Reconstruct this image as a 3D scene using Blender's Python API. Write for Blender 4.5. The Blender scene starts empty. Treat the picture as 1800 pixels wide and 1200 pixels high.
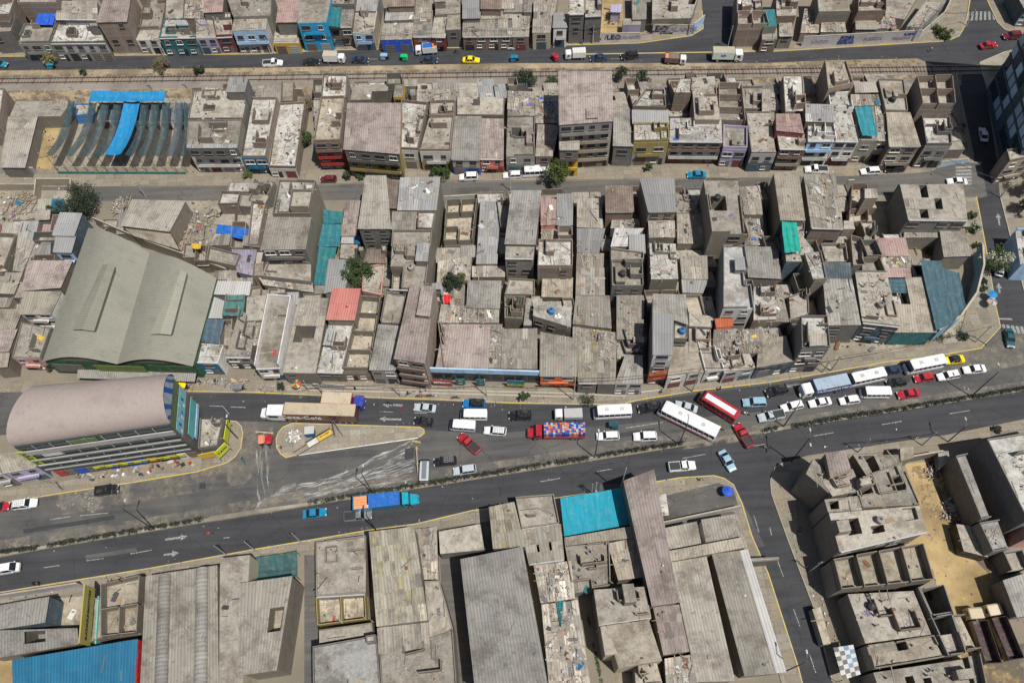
import bpy, math, random
from mathutils import Vector, Matrix
R_ = math.radians
rnd = random.Random(7)
scn = bpy.context.scene
# ---------------------------------------------------------------- camera
FPX, CH = 1400.0, 145.0
CAMROT = None
def _cam():
    n = Vector((50, 770, FPX)).normalized()          # nadir in picture axes (x right, y down, z forward)
    Zc = -n
    f = Vector((0, 0, 1)); Y = (f - f.dot(Zc) * Zc).normalized()
    X = Y.cross(Zc)
    if X.x < 0: X = -X
    return X, Y, Zc
AX, AY, AZ = _cam()
def ray(px, py):
    d = Vector((px - 900, py - 600, FPX))
    return Vector((AX.dot(d), AY.dot(d), AZ.dot(d)))
def G(px, py, z=0.0):                                 # a measured photo point at height z, as a place in metres
    d = ray(px, py); t = (z - CH) / d.z
    return Vector((d.x * t, d.y * t, z))
cam = bpy.data.objects.new('camera', bpy.data.cameras.new('camera'))
scn.collection.objects.link(cam); scn.camera = cam
cam.data.sensor_width = 36; cam.data.lens = 36 * FPX / 1800
cam.data.clip_end = 3000; cam.data.clip_start = 1
right = ray(901, 600) - ray(900, 600); down = ray(900, 601) - ray(900, 600); fwd = Vector((AX.z, AY.z, AZ.z))
mw = Matrix.Identity(3)
mw.col[0] = right.normalized(); mw.col[1] = -down.normalized(); mw.col[2] = -fwd.normalized()
cam.matrix_world = Matrix.Translation((0, 0, CH)) @ mw.to_4x4()
# ---------------------------------------------------------------- light
SAZ, SEL = R_(-45), R_(66)
w = bpy.data.worlds.new('World'); scn.world = w; w.use_nodes = True
nt = w.node_tree; sky = nt.nodes.new('ShaderNodeTexSky'); sky.sky_type = 'NISHITA'; sky.sun_disc = False
sky.sun_elevation = SEL; sky.sun_rotation = R_(90) - SAZ; sky.dust_density = 2; sky.air_density = 1.0
nt.links.new(sky.outputs[0], nt.nodes['Background'].inputs[0]); nt.nodes['Background'].inputs[1].default_value = 0.07
sd = bpy.data.lights.new('sun', 'SUN'); sd.energy = 5.0; sd.angle = R_(0.5); sd.color = (1, .965, .905)
so = bpy.data.objects.new('sun', sd); scn.collection.objects.link(so)
so.rotation_euler = Vector((math.cos(SAZ) * math.cos(SEL), math.sin(SAZ) * math.cos(SEL), math.sin(SEL))).to_track_quat('Z', 'Y').to_euler()
scn.view_settings.view_transform = 'Standard'; scn.view_settings.look = 'None'; scn.view_settings.exposure = -0.06
scn.cycles.max_bounces = 5; scn.cycles.diffuse_bounces = 2; scn.cycles.glossy_bounces = 2; scn.cycles.transparent_max_bounces = 12
# ---------------------------------------------------------------- materials
MATS = {}
def NM(name):
    m = bpy.data.materials.new(name); m.use_nodes = True
    t = m.node_tree; b = t.nodes['Principled BSDF']
    return m, t, b
def nd(t, typ, **kw):
    n = t.nodes.new(typ)
    for k, v in kw.items():
        if k in n.inputs: n.inputs[k].default_value = v
        else: setattr(n, k, v)
    return n
def ramp(t, src, p0, p1, c0=(0, 0, 0, 1), c1=(1, 1, 1, 1)):
    if p0 > p1: p0, p1, c0, c1 = p1, p0, c1, c0
    r = nd(t, 'ShaderNodeValToRGB'); r.color_ramp.elements[0].position = p0; r.color_ramp.elements[1].position = p1
    r.color_ramp.elements[0].color = c0; r.color_ramp.elements[1].color = c1
    t.links.new(src, r.inputs[0]); return r.outputs[0]
def mix(t, f, a, b, mode='MIX'):
    n = nd(t, 'ShaderNodeMix', data_type='RGBA', blend_type=mode)
    for s, v in ((0, f), (6, a), (7, b)):
        if hasattr(v, 'links'): t.links.new(v, n.inputs[s])
        elif s == 0: n.inputs[0].default_value = v
        else: n.inputs[s].default_value = (*v[:3], 1)
    return n.outputs[2]
def noise(t, vec, sc, det=4, rough=.6):
    n = nd(t, 'ShaderNodeTexNoise'); n.inputs['Scale'].default_value = sc; n.inputs['Detail'].default_value = det; n.inputs['Roughness'].default_value = rough
    if vec: t.links.new(vec, n.inputs['Vector'])
    return n.outputs[0]
def bump(t, b, h, s, d=.02):
    n = nd(t, 'ShaderNodeBump'); n.inputs['Strength'].default_value = s; n.inputs['Distance'].default_value = d
    t.links.new(h, n.inputs['Height']); t.links.new(n.outputs[0], b.inputs['Normal'])
def sca(c, k): return tuple(min(1, x * k) for x in c)
DUST = (.335, .305, .25)
def cracks(t, uv, sx, sy, sc, wd, warp=.6):
    mp = nd(t, 'ShaderNodeMapping'); mp.inputs['Scale'].default_value = (sx, sy, 1); t.links.new(uv, mp.inputs[0])
    ns = nd(t, 'ShaderNodeTexNoise'); ns.inputs['Scale'].default_value = 1.2; t.links.new(uv, ns.inputs['Vector']); sm = nd(t, 'ShaderNodeVectorMath', operation='SCALE'); sm.inputs['Scale'].default_value = warp; t.links.new(ns.outputs[1], sm.inputs[0])
    ad = nd(t, 'ShaderNodeVectorMath', operation='ADD'); t.links.new(mp.outputs[0], ad.inputs[0]); t.links.new(sm.outputs[0], ad.inputs[1])
    v = nd(t, 'ShaderNodeTexVoronoi', feature='DISTANCE_TO_EDGE'); v.inputs['Scale'].default_value = sc; t.links.new(ad.outputs[0], v.inputs['Vector'])
    return ramp(t, v.outputs[0], wd, wd * 2.4, (1, 1, 1, 1), (0, 0, 0, 1))
def masked(t, a, b):
    n = nd(t, 'ShaderNodeMath', operation='MULTIPLY'); t.links.new(a, n.inputs[0]); t.links.new(b, n.inputs[1]); return n.outputs[0]
def vary(t, col, lo=.72, hi=1.22):                    # every house has its own tone
    oi = nd(t, 'ShaderNodeObjectInfo'); mr = nd(t, 'ShaderNodeMapRange'); mr.inputs[3].default_value = lo; mr.inputs[4].default_value = hi; t.links.new(oi.outputs['Random'], mr.inputs[0])
    g = nd(t, 'ShaderNodeCombineColor'); [t.links.new(mr.outputs[0], g.inputs[i]) for i in range(3)]
    return mix(t, 1.0, col, g.outputs[0], 'MULTIPLY')
def M_conc(key, c):                                   # dusty concrete: large stains, fine speckle, crack lines
    m, t, b = NM('concrete_' + key)
    uv = nd(t, 'ShaderNodeTexCoord').outputs['UV']
    big = noise(t, uv, .22, 5, .65); mid = noise(t, uv, .8, 7, .75); fine = noise(t, uv, 3.2, 5, .8)
    col = mix(t, ramp(t, big, .38, .62), sca(c, .74), mix(t, .5, c, DUST))
    col = mix(t, ramp(t, mid, .42, .72), col, sca(c, 1.3))
    col = mix(t, ramp(t, mid, .44, .33), col, sca(c, .55))
    sp = ramp(t, fine, .40, .34); col = mix(t, sp, col, sca(c, .35))
    sp2 = ramp(t, fine, .62, .68); col = mix(t, sp2, col, sca(c, 1.55))
    col = mix(t, mix(t, .55, (0, 0, 0), masked(t, cracks(t, uv, 1, .8, .22, .0035, .15), ramp(t, mid, .44, .54))), col, sca(c, .4))
    col = mix(t, mix(t, .5, (0, 0, 0), masked(t, cracks(t, uv, 1, 1, 1.3, .02, .4), ramp(t, big, .56, .62))), col, sca(c, .45))
    gr = noise(t, uv, .14, 7, .8); col = mix(t, mix(t, .8, (0, 0, 0), ramp(t, gr, .48, .6)), col, mix(t, .5, sca(c, .4), (.16, .125, .085)))
    blot = noise(t, uv, .45, 6, .8); col = mix(t, mix(t, .75, (0, 0, 0), ramp(t, blot, .58, .7)), col, sca(c, .42))
    t.links.new(vary(t, col), b.inputs['Base Color']); b.inputs['Roughness'].default_value = .92
    bump(t, b, mid, .35, .08); return m
def M_sheet(key, c):                                  # one corrugated sheet each, tinted per sheet through a colour attribute
    m, t, b = NM('sheet_' + key)
    uv = nd(t, 'ShaderNodeTexCoord').outputs['UV']; clean = key in ('hang', 'vault', 'cyan', 'salmon', 'white', 'lgrey', 'orange')
    att = nd(t, 'ShaderNodeVertexColor', layer_name='Col').outputs[0]
    big = noise(t, uv, .3, 6, .7); mid = noise(t, uv, .55, 6, .7); strk = nd(t, 'ShaderNodeMapping'); strk.inputs['Scale'].default_value = (3.0, .35, 1); t.links.new(uv, strk.inputs[0]); st = noise(t, strk.outputs[0], 1.3, 5, .7)
    base = mix(t, 1.0, c, att, 'MULTIPLY')
    col = mix(t, mix(t, .05 if key == 'cyan' else .18 if clean else .5, (0, 0, 0), ramp(t, big, .42, .62)), base, mix(t, 1.0, DUST, att, 'MULTIPLY'))
    col = mix(t, mix(t, .45, (0, 0, 0), ramp(t, st, .5, .72)), col, sca(c, .62))
    if key == 'cream': col = mix(t, mix(t, .8, (0, 0, 0), ramp(t, noise(t, uv, .16, 3, .5), .56, .66)), col, (.36, .31, .14))
    k_ = (.12, .105, .085) if not clean else sca(c, .55)
    col = mix(t, mix(t, .7 if not clean else .4, (0, 0, 0), ramp(t, mid, .42, .33)), col, k_)
    if not clean: col = mix(t, mix(t, .6, (0, 0, 0), masked(t, cracks(t, uv, 1.5, .2, .6, .009, .03), ramp(t, mid, .46, .54))), col, (.09, .08, .065))
    if not clean: gr = noise(t, uv, .17, 7, .8); col = mix(t, mix(t, .85, (0, 0, 0), ramp(t, gr, .48, .62)), col, mix(t, .5, sca(c, .36), (.13, .10, .075)))
    else: gr = noise(t, uv, .12, 6, .75); col = mix(t, mix(t, .35, (0, 0, 0), ramp(t, gr, .5, .66)), col, sca(c, .55))
    wv = nd(t, 'ShaderNodeTexWave', wave_type='BANDS', bands_direction='X'); wv.inputs['Scale'].default_value = .6; wv.inputs['Distortion'].default_value = 0
    t.links.new(uv, wv.inputs['Vector'])
    t.links.new(vary(t, mix(t, mix(t, .22 if key == 'hang' else .04 if key == 'vault' else .5, (0, 0, 0), ramp(t, wv.outputs['Fac'], .45, .0)), col, sca(c, .5)), .8, 1.15), b.inputs['Base Color']); b.inputs['Roughness'].default_value = .75  # rib valleys darkened in the colour as painted shade, besides the bump
    bump(t, b, wv.outputs['Fac'], .1 if key == 'vault' else .7, .05); return m
def M_brick(key, c):
    m, t, b = NM('brick_' + key)
    uv = nd(t, 'ShaderNodeTexCoord').outputs['UV']
    br = nd(t, 'ShaderNodeTexBrick'); br.inputs['Scale'].default_value = 1; br.inputs['Brick Width'].default_value = .3; br.inputs['Row Height'].default_value = .14; br.inputs['Mortar Size'].default_value = .012
    br.inputs['Color1'].default_value = (*sca(c, 1.15), 1); br.inputs['Color2'].default_value = (*sca(c, .8), 1); br.inputs['Mortar'].default_value = (.33, .30, .26, 1)
    t.links.new(uv, br.inputs['Vector'])
    big = noise(t, uv, .5, 5, .7)
    col = mix(t, mix(t, .7, (0, 0, 0), ramp(t, big, .42, .62)), br.outputs[0], (.37, .31, .24))
    # concrete frame bands every storey
    sx = nd(t, 'ShaderNodeSeparateXYZ'); t.links.new(uv, sx.inputs[0])
    def band(o, per, wd):
        a = nd(t, 'ShaderNodeMath', operation='DIVIDE'); a.inputs[1].default_value = per; t.links.new(o, a.inputs[0])
        f = nd(t, 'ShaderNodeMath', operation='FRACT'); t.links.new(a.outputs[0], f.inputs[0])
        l = nd(t, 'ShaderNodeMath', operation='LESS_THAN'); l.inputs[1].default_value = wd / per; t.links.new(f.outputs[0], l.inputs[0]); return l.outputs[0]
    mx = nd(t, 'ShaderNodeMath', operation='MAXIMUM'); t.links.new(band(sx.outputs[0], 3.6, .3), mx.inputs[0]); t.links.new(band(sx.outputs[1], 2.8, .28), mx.inputs[1])
    col = mix(t, mx.outputs[0], col, (.36, .33, .29))
    t.links.new(vary(t, mix(t, 1.0, col, (.68, .68, .68), 'MULTIPLY'), .75, 1.2), b.inputs['Base Color']); b.inputs['Roughness'].default_value = .95
    return m
def M_paint(key, c, ro=.7):
    m, t, b = NM('paint_' + key)
    uv = nd(t, 'ShaderNodeTexCoord').outputs['UV']
    n = noise(t, uv, .9, 6, .7); f = noise(t, uv, 6, 3, .7)
    col = mix(t, ramp(t, n, .5, .75), c, mix(t, .55, c, DUST)); col = mix(t, ramp(t, f, .38, .3), col, sca(c, .55))
    g2_ = noise(t, uv, .35, 6, .8); col = mix(t, mix(t, .5, (0, 0, 0), ramp(t, g2_, .5, .62)), col, mix(t, .5, sca(c, .5), (.15, .12, .09)))
    t.links.new(vary(t, col, .8, 1.12), b.inputs['Base Color']); b.inputs['Roughness'].default_value = ro; return m
def M_cloth(key, c, alpha=1.0):
    m, t, b = NM('cloth_' + key)
    uv = nd(t, 'ShaderNodeTexCoord').outputs['UV']
    mp = nd(t, 'ShaderNodeMapping'); mp.inputs['Scale'].default_value = (1.4, .16, 1); t.links.new(uv, mp.inputs[0])
    n = noise(t, mp.outputs[0], 1.3, 5, .6); d = noise(t, uv, .8, 5, .7)
    col = mix(t, ramp(t, n, .35, .7), sca(c, .8), sca(c, 1.2)); col = mix(t, mix(t, .35, (0, 0, 0), ramp(t, d, .5, .8)), col, DUST)
    t.links.new(col, b.inputs['Base Color']); b.inputs['Roughness'].default_value = .8; bump(t, b, n, .5, .15)
    if alpha < 1: b.inputs['Alpha'].default_value = alpha
    return m
def M_plain(key, c, ro=.6, me=0.0):
    m, t, b = NM(key); b.inputs['Base Color'].default_value = (*c, 1); b.inputs['Roughness'].default_value = ro; b.inputs['Metallic'].default_value = me; return m
def M_leaf(key, c):
    m, t, b = NM('foliage_' + key)
    att = nd(t, 'ShaderNodeVertexColor', layer_name='Col').outputs[0]
    t.links.new(mix(t, 1.0, c, att, 'MULTIPLY'), b.inputs['Base Color']); b.inputs['Roughness'].default_value = .7; return m
COL = dict(beige=(.31, .285, .24), tan=(.34, .30, .235), grey=(.255, .245, .225), lgrey=(.42, .42, .41), white=(.64, .62, .58), dgrey=(.15, .14, .13), pink=(.315, .255, .235), salmon=(.66, .22, .18),
    rose=(.55, .30, .27), blue=(.02, .17, .42), sky=(.01, .34, .62), pale=(.38, .55, .74), teal=(.015, .14, .155), teal2=(.04, .42, .36), dteal=(.028, .085, .085), slate=(.06, .10, .13), yellow=(.58, .37, .03),
    lime=(.50, .54, .03), red=(.38, .045, .035), maroon=(.16, .035, .04), brown=(.19, .135, .105), brick=(.30, .20, .15), olive=(.30, .24, .08), lilac=(.36, .33, .46), cream=(.46, .41, .30), green=(.02, .09, .04),
    royal=(.01, .08, .48), purple=(.16, .09, .30), mint=(.16, .50, .42), orange=(.65, .13, .03), black=(.02, .02, .022), cyan=(.004, .125, .235), stone=(.39, .34, .255))
for _d in (dict(vault=(.285, .235, .215), royal2=(.015, .10, .36), lgrey2=(.36, .42, .50), band=(.34, .33, .32), moss=(.11, .15, .06), aqua=(.20, .45, .50), aqua2=(.09, .36, .36), lattice=(.52, .48, .52), hang=(.235, .23, .185)),
    dict(leafy=(.16, .22, .05)),
    dict(towerskin=(.07, .10, .12), pane_blue=(.42, .56, .70)),
    dict(blue2=(.006, .11, .42), teal3=(.05, .17, .16), cyan2=(.02, .15, .18), scar=(.62, .01, .02), aquat=(.003, .29, .23), teal4=(.02, .20, .25), dteal2=(.045, .10, .125), pool=(.004, .26, .36), net1=(.022, .05, .06), net2=(.03, .06, .065), net3=(.06, .08, .10), courtblue=(.003, .20, .42)),
    dict(navy=(.01, .05, .22), fadelilac=(.34, .29, .33), mural=(.50, .48, .50)),
    dict(cblue=(.18, .32, .46), brt=(.45, .5, .5)),
    dict(gold=(.36, .31, .07)),
    dict(mintw=(.11, .40, .34)),
    dict(orange2=(.62, .25, .10), navy=(.01, .05, .22)),
    dict(stone2=(.44, .36, .25), truckgrey=(.33, .42, .52), blue2=(.006, .11, .42)),
    dict(leafd=(.02, .032, .014), leafm=(.035, .06, .015), leafl=(.08, .105, .022), leafy2=(.16, .15, .05), dry=(.13, .105, .06), blossom=(.34, .35, .27)),
    dict(hedge=(.022, .026, .014), hedged=(.055, .05, .03))): COL.update(_d)
def mat(kind, c):
    k = kind + ':' + c
    if k not in MATS:
        col = COL[c]
        if kind == 'k': col = dict(white=(.43, .42, .39), lgrey=(.31, .31, .30), cream=(.36, .32, .24)).get(c, col)
        if kind == 'm': col = dict(cream=(.33, .305, .235), white=(.42, .41, .39), lgrey=(.29, .29, .285), salmon=(.46, .155, .13), rose=(.35, .225, .205), orange=(.45, .10, .03)).get(c, col)
        f = dict(k=M_conc, m=M_sheet, b=M_brick, p=M_paint, c=M_cloth, l=M_leaf, v=lambda k2, c2: M_paint('raw_shaded_' + k2, sca(c2, .58)))  # v: wall copy of the paint, shade put into its colour against bounced light
        MATS[k] = f[kind](c, col) if kind in f else M_plain(kind + '_' + c, col)
    return MATS[k]
def simple(name, c, ro=.6, me=0.0):
    if name not in MATS: MATS[name] = M_plain(name, c, ro, me)
    return MATS[name]
GLASS = simple('window_glass', (.03, .035, .04), .12); RUB = simple('black_rubber', (.02, .02, .02), .8)
DARKM = simple('dark_steel', (.045, .045, .045), .5); WOOD = simple('grey_wood', (.27, .2, .13), .9); RUST = simple('rusty_iron', (.17, .08, .045), .9)
CHROME = simple('light_metal', (.5, .5, .5), .35, .6)
# ---------------------------------------------------------------- mesh helpers
C = scn.collection
class MB:
    def __init__(s): s.v = []; s.f = []; s.uv = []; s.mi = []; s.mats = []; s.col = []; s.usecol = False
    def m(s, mt):
        if mt not in s.mats: s.mats.append(mt)
        return s.mats.index(mt)
    def face(s, pts, mt, uv=None, col=None):
        i = len(s.v); s.v += [tuple(p) for p in pts]; n = len(pts); s.f.append(tuple(range(i, i + n)))
        if uv is None: uv = [(p[0], p[1]) for p in pts]
        s.uv += list(uv); s.mi.append(s.m(mt)); s.col += [col or (1, 1, 1)] * n
        if col: s.usecol = True
    def wall(s, a, b, z0, z1, mt, u0=0, col=None):      # vertical quad, outward normal to the right of a->b
        L = math.hypot(b[0] - a[0], b[1] - a[1])
        s.face([(a[0], a[1], z0), (b[0], b[1], z0), (b[0], b[1], z1), (a[0], a[1], z1)], mt, [(u0, z0), (u0 + L, z0), (u0 + L, z1), (u0, z1)], col)
    def prism(s, pts, z0, z1, mt, top=None, bot=False, col=None):
        n = len(pts); u = 0
        ar = sum(pts[i][0] * pts[(i + 1) % n][1] - pts[(i + 1) % n][0] * pts[i][1] for i in range(n))
        if ar < 0: pts = pts[::-1]
        for i in range(n):
            a, b = pts[i], pts[(i + 1) % n]; s.wall(a, b, z0, z1, mt, u, col); u += math.hypot(b[0] - a[0], b[1] - a[1])
        s.face([(p[0], p[1], z1) for p in pts], top or mt, col=col)
        if bot: s.face([(p[0], p[1], z0) for p in pts[::-1]], mt, col=col)
    def bar(s, a, b, wd, z0, z1, mt):                   # upright slab of width wd along a->b
        d = Vector((b[0] - a[0], b[1] - a[1], 0)); L = d.length or 1e-6; n = Vector((-d.y, d.x, 0)) / L * wd / 2
        s.prism([(a[0] - n.x, a[1] - n.y), (b[0] - n.x, b[1] - n.y), (b[0] + n.x, b[1] + n.y), (a[0] + n.x, a[1] + n.y)], z0, z1, mt)
    def box(s, c, sx, sy, sz, mt, rot=0, tilt=0, col=None):   # c = centre of the bottom
        mtx = Matrix.Translation(c) @ Matrix.Rotation(rot, 4, 'Z') @ Matrix.Rotation(tilt, 4, 'X')
        P = [mtx @ Vector((x * sx / 2, y * sy / 2, z * sz)) for z in (0, 1) for x, y in ((-1, -1), (1, -1), (1, 1), (-1, 1))]
        for q, (a, b) in (((0, 1, 5, 4), (sx, sz)), ((1, 2, 6, 5), (sy, sz)), ((2, 3, 7, 6), (sx, sz)), ((3, 0, 4, 7), (sy, sz)), ((4, 5, 6, 7), (sx, sy)), ((3, 2, 1, 0), (sx, sy))):
            s.face([P[k] for k in q], mt, [(0, 0), (a, 0), (a, b), (0, b)], col)
    def tube(s, pts, r, mt, n=6, r2=None):
        pts = [Vector(p) for p in pts]; rings = []; N = len(pts)
        for i, p in enumerate(pts):
            d = (pts[min(i + 1, N - 1)] - pts[max(i - 1, 0)]).normalized(); q = d.to_track_quat('Z', 'Y')
            rr = r if r2 is None else r + (r2 - r) * i / max(1, N - 1)
            rings.append([p + q @ Vector((math.cos(2 * math.pi * k / n) * rr, math.sin(2 * math.pi * k / n) * rr, 0)) for k in range(n)])
        for i in range(N - 1):
            for k in range(n): s.face([rings[i][k], rings[i][(k + 1) % n], rings[i + 1][(k + 1) % n], rings[i + 1][k]], mt, [(0, 0), (1, 0), (1, 1), (0, 1)])
        s.face(rings[0][::-1], mt); s.face(rings[-1], mt)
    def cyl(s, c, r, h, mt, n=12, r2=None, top=None):
        r2 = r if r2 is None else r2
        A = [(c[0] + math.cos(2 * math.pi * k / n) * r, c[1] + math.sin(2 * math.pi * k / n) * r, c[2]) for k in range(n)]
        B = [(c[0] + math.cos(2 * math.pi * k / n) * r2, c[1] + math.sin(2 * math.pi * k / n) * r2, c[2] + h) for k in range(n)]
        for k in range(n): s.face([A[k], A[(k + 1) % n], B[(k + 1) % n], B[k]], mt, [(0, 0), (1, 0), (1, h), (0, h)])
        s.face(B, top or mt); s.face(A[::-1], mt)
    def loft(s, secs, mt, cap=True, mfun=None):         # secs: list of closed rings of equal length
        n = len(secs[0])
        for i in range(len(secs) - 1):
            for k in range(n): s.face([secs[i][k], secs[i][(k + 1) % n], secs[i + 1][(k + 1) % n], secs[i + 1][k]], mfun(i, k) if mfun else mt, [(0, 0), (1, 0), (1, 1), (0, 1)])
        if cap: s.face(secs[0][::-1], mt); s.face(secs[-1], mt)
    def mesh(s, name, org=(0, 0, 0), smooth=False):
        me = bpy.data.meshes.new(name); ox, oy, oz = org
        me.from_pydata([(x - ox, y - oy, z - oz) for x, y, z in s.v], [], s.f)
        for mt in s.mats: me.materials.append(mt)
        me.polygons.foreach_set('material_index', s.mi)
        ul = me.uv_layers.new(name='UVMap'); ul.data.foreach_set('uv', [c for p in s.uv for c in p])
        if s.usecol:
            ca = me.color_attributes.new('Col', 'FLOAT_COLOR', 'CORNER'); ca.data.foreach_set('color', [c for p in s.col for c in (*p, 1)])
        if smooth: me.polygons.foreach_set('use_smooth', [True] * len(s.f))
        me.update(); return me
    def build(s, name, parent=None, org=None, smooth=False):
        if not s.f: return None
        if org is None: org = parent['_o'] if parent is not None and '_o' in parent else (0, 0, 0)
        o = bpy.data.objects.new(name, s.mesh(name, org, smooth)); C.objects.link(o)
        if parent is not None: o.parent = parent
        elif org: o.location = org
        return o
def tag(o, label=None, cat=None, group=None, kind=None):
    if label: o['label'] = label
    if cat: o['category'] = cat
    if group: o['group'] = group
    if kind: o['kind'] = kind
    return o
def empty(name, loc, label, cat, group=None, rz=0):
    o = bpy.data.objects.new(name, None); C.objects.link(o); o.location = loc; o.rotation_euler = (0, 0, rz); o['_o'] = tuple(loc)
    o.empty_display_size = .5; return tag(o, label, cat, group)
TX = {'0': 0, '1': 450, '2': 900, '3': 1350}; TY = {'0': 0, '1': 300, '2': 600, '3': 880}
def P2(tile, x, y): return TX[tile[0]] + x / 3.75, TY[tile[1]] + y / 3.75
def Wp(tile, x, y, z=0.0): return G(*P2(tile, x, y), z)
def T(s): return s[1:] if s[0] == 'T' else s
FONT = None
def text(s, parent, pos, right_v, up_v, size, mt, name='lettering', align='CENTER', bold=0.0, shear=0.0, ext=.015):
    cu = bpy.data.curves.new(name, 'FONT'); cu.body = s; cu.size = size; cu.align_x = align; cu.align_y = 'CENTER'; cu.extrude = ext; cu.offset = bold; cu.shear = shear; cu.resolution_u = 3
    cu.materials.append(mt); tmp = bpy.data.objects.new(name, cu); C.objects.link(tmp); bpy.context.view_layer.update()
    me = bpy.data.meshes.new_from_object(tmp.evaluated_get(bpy.context.evaluated_depsgraph_get())); bpy.data.objects.remove(tmp)
    o = bpy.data.objects.new(name, me); C.objects.link(o)
    r = Vector(right_v).normalized(); u = Vector(up_v).normalized(); n = r.cross(u)
    m3 = Matrix.Identity(3); m3.col[0] = r; m3.col[1] = u; m3.col[2] = n
    m4 = Matrix.Translation(Vector(pos) - (Vector(parent['_o']) if parent is not None else Vector())) @ m3.to_4x4()
    if parent is not None: o.parent = parent
    o.matrix_local = m4; return o
# ---------------------------------------------------------------- ground, roads, pavements
def M_ground():
    m, t, b = NM('dusty_ground'); uv = nd(t, 'ShaderNodeTexCoord').outputs['UV']
    a = noise(t, uv, .06, 6, .65); c = noise(t, uv, .9, 6, .75); f = noise(t, uv, 5, 4, .7)
    col = mix(t, ramp(t, a, .4, .62), (.17, .15, .115), (.23, .195, .145)); col = mix(t, ramp(t, c, .45, .3), col, (.2, .165, .12)); col = mix(t, ramp(t, f, .6, .7), col, (.34, .29, .22)); col = mix(t, ramp(t, f, .38, .3), col, (.14, .115, .085))
    t.links.new(col, b.inputs['Base Color']); b.inputs['Roughness'].default_value = 1; bump(t, b, c, .4, .2); return m
def M_sand(key, c, k2=.7):
    m, t, b = NM('earth_' + key); uv = nd(t, 'ShaderNodeTexCoord').outputs['UV']
    a = noise(t, uv, .12, 6, .65); c2 = noise(t, uv, 1.2, 6, .7); f = noise(t, uv, 2.6, 6, .8)
    col = mix(t, ramp(t, a, .38, .62), sca(c, k2), sca(c, 1.12)); col = mix(t, ramp(t, c2, .42, .3), col, sca(c, .62)); col = mix(t, ramp(t, f, .62, .72), col, sca(c, 1.35)); col = mix(t, ramp(t, f, .36, .3), col, sca(c, .45))
    t.links.new(col, b.inputs['Base Color']); b.inputs['Roughness'].default_value = 1; bump(t, b, c2, .5, .15); return m
def M_asphalt(key, c, dust, amt):
    m, t, b = NM('asphalt_' + key); uv = nd(t, 'ShaderNodeTexCoord').outputs['UV']
    mp = nd(t, 'ShaderNodeMapping'); mp.inputs['Rotation'].default_value = (0, 0, R_(-7)); mp.inputs['Scale'].default_value = (.07, 1.0, 1); t.links.new(uv, mp.inputs[0])
    lane = noise(t, mp.outputs[0], .75, 4, .6); a = noise(t, uv, .1, 6, .65); f = noise(t, uv, 14, 2, .6); md = noise(t, uv, .9, 6, .75)
    col = mix(t, ramp(t, lane, .35, .68), sca(c, .75), sca(c, 1.9)); 
    col = mix(t, mix(t, amt, (0, 0, 0), ramp(t, a, .42, .7)), col, dust); col = mix(t, mix(t, .6, (0, 0, 0), ramp(t, md, .55, .75)), col, sca(dust, .7))
    br = nd(t, 'ShaderNodeTexBrick'); br.inputs['Scale'].default_value = .055; br.inputs['Mortar Size'].default_value = .004; br.offset = .37; br.inputs['Color1'].default_value = (1, 1, 1, 1); br.inputs['Color2'].default_value = (.82, .82, .82, 1); br.inputs['Mortar'].default_value = (.6, .6, .6, 1)
    t.links.new(mp.outputs[0], br.inputs['Vector'])
    col = mix(t, ramp(t, f, .3, .7), sca(c, .8), col); col = mix(t, .8, col, (0, 0, 0)) if False else col
    v = nd(t, 'ShaderNodeTexVoronoi', feature='DISTANCE_TO_EDGE'); v.inputs['Scale'].default_value = .09; n2 = nd(t, 'ShaderNodeTexNoise'); n2.inputs['Scale'].default_value = .8; ad = nd(t, 'ShaderNodeVectorMath', operation='ADD')
    t.links.new(uv, n2.inputs['Vector']); t.links.new(uv, ad.inputs[0]); t.links.new(n2.outputs[1], ad.inputs[1]); t.links.new(ad.outputs[0], v.inputs['Vector'])
    col = mix(t, mix(t, .5, (0, 0, 0), ramp(t, v.outputs[0], .002, .008, (1, 1, 1, 1), (0, 0, 0, 1))), col, sca(c, .45))
    t.links.new(col, b.inputs['Base Color']); b.inputs['Roughness'].default_value = .9; return m
def M_pave(key, c):
    m, t, b = NM('paving_' + key); uv = nd(t, 'ShaderNodeTexCoord').outputs['UV']
    br = nd(t, 'ShaderNodeTexBrick'); br.inputs['Scale'].default_value = 1; br.inputs['Brick Width'].default_value = 2.2; br.inputs['Row Height'].default_value = 1.3; br.inputs['Mortar Size'].default_value = .03; br.offset = 0
    br.inputs['Color1'].default_value = (*sca(c, 1.2), 1); br.inputs['Color2'].default_value = (*sca(c, .75), 1); br.inputs['Mortar'].default_value = (*sca(c, .4), 1); t.links.new(uv, br.inputs['Vector'])
    a = noise(t, uv, .3, 6, .7); f = noise(t, uv, 2.2, 6, .8)
    col = mix(t, mix(t, .75, (0, 0, 0), ramp(t, a, .4, .6)), br.outputs[0], (.245, .20, .135)); col = mix(t, ramp(t, f, .46, .36), col, sca(c, .5)); col = mix(t, ramp(t, f, .58, .68), col, sca(c, 1.45))
    t.links.new(col, b.inputs['Base Color']); b.inputs['Roughness'].default_value = .95; return m
def M_worn(key, c, lo=.35, hi=.5, sc=2.0):             # worn paint: gaps where it has rubbed off
    m, t, b = NM('worn_' + key); uv = nd(t, 'ShaderNodeTexCoord').outputs['UV']
    n = noise(t, uv, sc, 5, .75); b.inputs['Base Color'].default_value = (*c, 1); b.inputs['Roughness'].default_value = .8
    t.links.new(ramp(t, n, lo, hi), b.inputs['Alpha']); return m
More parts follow.
